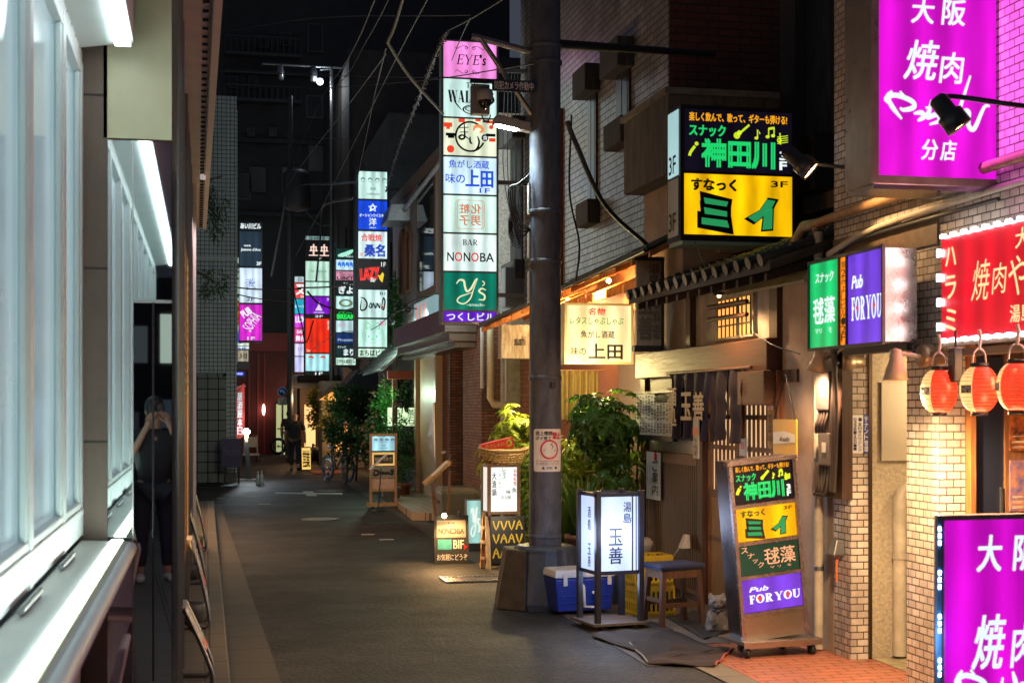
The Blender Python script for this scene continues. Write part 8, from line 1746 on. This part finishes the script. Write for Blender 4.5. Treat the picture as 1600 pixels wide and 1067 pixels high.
# ------------------------------------------------------------------ people
skinm = mat('skin', (.42, .24, .16), .55, 0, 20, .15); blk = mat('black_cloth', (.02, .02, .024), .85, 0, 25, .3); dkt = mat('dark_denim', (.025, .028, .04), .8, 0, 30, .3); hair = mat('dark_hair', (.015, .012, .012), .5); shoe = mat('dark_shoe', (.03, .028, .028), .6)
def person(label, loc, rz, J, hairlen=0, scale=1.0, group=None, skin=skinm, shoes=shoe, sleeve=.45):
    """J: joints pelvis, chest, neck, head, then L/R hip knee ankle toe, shoulder elbow wrist"""
    t = thing('person', label, 'person', loc, rz, group)
    V = [J['pelvis'], J['waist'], J['chest'], J['neck'], J['chin'], J['head'], J['crown']]; E_ = [(0, 1), (1, 2), (2, 3), (3, 4), (4, 5), (5, 6)]; Rr = [(.14, .11), (.13, .1), (.155, .115), (.055, .055), (.062, .07), (.083, .095), (.055, .065)]
    idx = {}
    for s_ in 'LR':
        for a, b, rr in (('hip', 0, .085), ('knee', 'hip', .058), ('ankle', 'knee', .04), ('heel', 'ankle', .036), ('toe', 'heel', .032), ('sh', 2, .062), ('el', 'sh', .043), ('wr', 'el', .029), ('palm', 'wr', .034)):
            idx[a + s_] = len(V); V.append(J[a + s_]); Rr.append(rr); E_.append((b if isinstance(b, int) else idx[b + s_], idx[a + s_]))
    def ex(mb):
        for s_ in 'LR': fingers(mb, Vector(J['wr' + s_]), Vector(J['palm' + s_]) - Vector(J['wr' + s_]), J['side' + s_], .075, J.get('curl' + s_, (0, 0, -.4)))
        h_ = Vector(J['head']); f_ = Vector(J['face']).normalized(); up = (Vector(J['crown']) - Vector(J['chin'])).normalized(); si = f_.cross(up)
        mb.tube([h_ + f_ * .085 + up * .01, h_ + f_ * .112 - up * .025, h_ + f_ * .088 - up * .03], [.008, .016, .012], 8)
        for k in (-1, 1): mb.ball(h_ + si * (.082 * k) - f_ * .005 - up * .01, (.014, .022, .032), 8, 6)
    b_ = skinned('body', V, E_, Rr, skin, t, extra=ex)
    h_ = Vector(J['head']); f_ = Vector(J['face']).normalized(); up = (Vector(J['crown']) - Vector(J['chin'])).normalized(); si = f_.cross(up)
    ey = MB()
    for k in (-1, 1): ey.ball(h_ + f_ * .084 + si * (.033 * k) + up * .012, .012, 8, 6)
    ey.build('eye', hair, t); MB().tube([h_ + f_ * .082 - up * .058 + si * .024, h_ + f_ * .09 - up * .06, h_ + f_ * .082 - up * .058 - si * .024], .006, 6).build('mouth', mat('lip', (.3, .12, .1), .5), t)
    tor = [J['pelvis'], J['waist'], J['chest']]; up_ = Vector((0, 0, .02))
    V2 = [Vector(J['pelvis']) - Vector((0, 0, .04)), Vector(J['waist']), Vector(J['chest']), Vector(J['chest']).lerp(Vector(J['neck']), .8)]; E2 = [(0, 1), (1, 2), (2, 3)]; R2 = [(.175, .135), (.16, .125), (.18, .14), (.09, .085)]
    for s_ in 'LR':
        n0 = len(V2); sh, el = Vector(J['sh' + s_]), Vector(J['el' + s_]); V2 += [sh, sh.lerp(el, .5), sh.lerp(el, min(1, sleeve + .45))]; E2 += [(2, n0), (n0, n0 + 1), (n0 + 1, n0 + 2)]; R2 += [.082, .068, .062]
    skinned('shirt', V2, E2, R2, blk, t, root=1)
    V3 = [Vector(J['pelvis']) + Vector((0, 0, .03))]; E3 = []; R3 = [(.172, .135)]
    for s_ in 'LR':
        n0 = len(V3); V3 += [Vector(J['hip' + s_]), Vector(J['hip' + s_]).lerp(Vector(J['knee' + s_]), .5), Vector(J['knee' + s_]), Vector(J['knee' + s_]).lerp(Vector(J['ankle' + s_]), .9)]; E3 += [(0, n0), (n0, n0 + 1), (n0 + 1, n0 + 2), (n0 + 2, n0 + 3)]; R3 += [.108, .092, .076, .06]
    skinned('trousers', V3, E3, R3, dkt, t)
    for s_ in 'LR':
        an, to = Vector(J['heel' + s_]), Vector(J['toe' + s_]); d = (to - an); skinned('shoe', [an - d * .15, an.lerp(to, .4) , to + d * .12], [(0, 1), (1, 2)], [(.05, .045), (.052, .045), (.045, .035)], shoes, t)
    if hairlen:
        hm = MB(); hm.ball(h_ + up * .03 - f_ * .018, (.096, .104, .098 + hairlen * .02), 18, 12)
        hm.v = [tuple(Vector(v) if (Vector(v) - h_).dot(f_) < .045 or (Vector(v) - h_).dot(up) > .06 else h_ + (Vector(v) - h_) * .8) for v in hm.v]; hm.build('hair', hair, t)
    if scale != 1: t.scale = (scale,) * 3
    return t
JW = dict(pelvis=(0, 0, .9), waist=(0, .02, 1.06), chest=(0, .06, 1.27), neck=(0, .11, 1.44), chin=(0, .15, 1.49), head=(0, .16, 1.56), crown=(0, .165, 1.63), face=(0, 1, -.25),
    hipL=(-.09, 0, .85), kneeL=(-.1, .12, .48), ankleL=(-.1, .06, .09), heelL=(-.1, .05, .045), toeL=(-.11, .2, .035), hipR=(.09, 0, .85), kneeR=(.09, .03, .47), ankleR=(.09, -.2, .13), heelR=(.09, -.22, .09), toeR=(.095, -.09, .035),
    shL=(-.2, .05, 1.36), elL=(-.27, .0, 1.09), wrL=(-.27, .12, .87), palmL=(-.265, .15, .80), sideL=(0, 1, .3), shR=(.2, .05, 1.36), elR=(.27, -.04, 1.1), wrR=(.29, -.0, .86), palmR=(.29, .02, .79), sideR=(0, 1, .3))
q = WZ(461, 735)
person('man in dark shirt walking away down the alley', (q.x, q.y, 0), R(-4), JW, 0, 1.0)
J2 = dict(JW); J2['kneeL'] = (-.09, .02, .48); J2['ankleL'] = (-.09, 0, .09); J2['heelL'] = (-.09, -.02, .045); J2['toeL'] = (-.1, .12, .035); J2['ankleR'] = (.09, 0, .09); J2['heelR'] = (.09, -.02, .045); J2['toeR'] = (.1, .12, .035)
q = WY(452, 700, 50); person('second dark figure walking ahead of the man, mostly hidden', (q.x, 50, 0), 0, J2, 1, 1.0)
# the photographer, seen in the mirror panel
JP = dict(pelvis=(0, -.22, .93), waist=(0, -.22, 1.1), chest=(0, -.2, 1.33), neck=(0, -.19, 1.5), chin=(0, -.155, 1.57), head=(0, -.165, 1.65), crown=(0, -.17, 1.735), face=(0, 1, 0),
    hipL=(-.1, -.22, .88), kneeL=(-.12, -.2, .49), ankleL=(-.13, -.22, .09), heelL=(-.13, -.24, .045), toeL=(-.15, -.1, .035), hipR=(.1, -.22, .88), kneeR=(.12, -.2, .49), ankleR=(.13, -.22, .09), heelR=(.13, -.24, .045), toeR=(.15, -.1, .035),
    shL=(-.2, -.2, 1.41), elL=(-.25, -.06, 1.2), wrL=(-.09, -.06, 1.50), palmL=(-.07, -.055, 1.56), sideL=(1, .2, 0), curlL=(.8, .2, .3), shR=(.2, -.2, 1.41), elR=(.28, -.1, 1.2), wrR=(.12, -.07, 1.52), palmR=(.09, -.065, 1.59), sideR=(-1, .2, 0), curlR=(-.8, .2, .2))
person('photographer in black holding a camera to the face, seen in the mirror panel', (0, 0, .12), -AZ * .6, JP, 1, 1.0, shoes=mat('white_shoe', (.55, .55, .55), .6), sleeve=.4)
t = thing('camera', 'black camera held up by the photographer in the mirror panel', 'camera', (0, 0, H - .0), -AZ * .6)
MB().box(-.068, -.085, -.045, .068, -.05, .05).box(-.03, -.085, .05, .03, -.05, .075).box(-.068, -.08, -.02, -.045, -.04, .04).build('body', blackp, t, bev=.008)
MB().lathe([(0, -.05), (.036, -.05), (.038, -.03), (.036, -.012), (.03, -.012), (.028, -.02), (0, -.022)], n=24, ax=Matrix.Rotation(-PI / 2, 4, 'X') @ Matrix.Scale(1, 4)).build('lens', blackp, t)
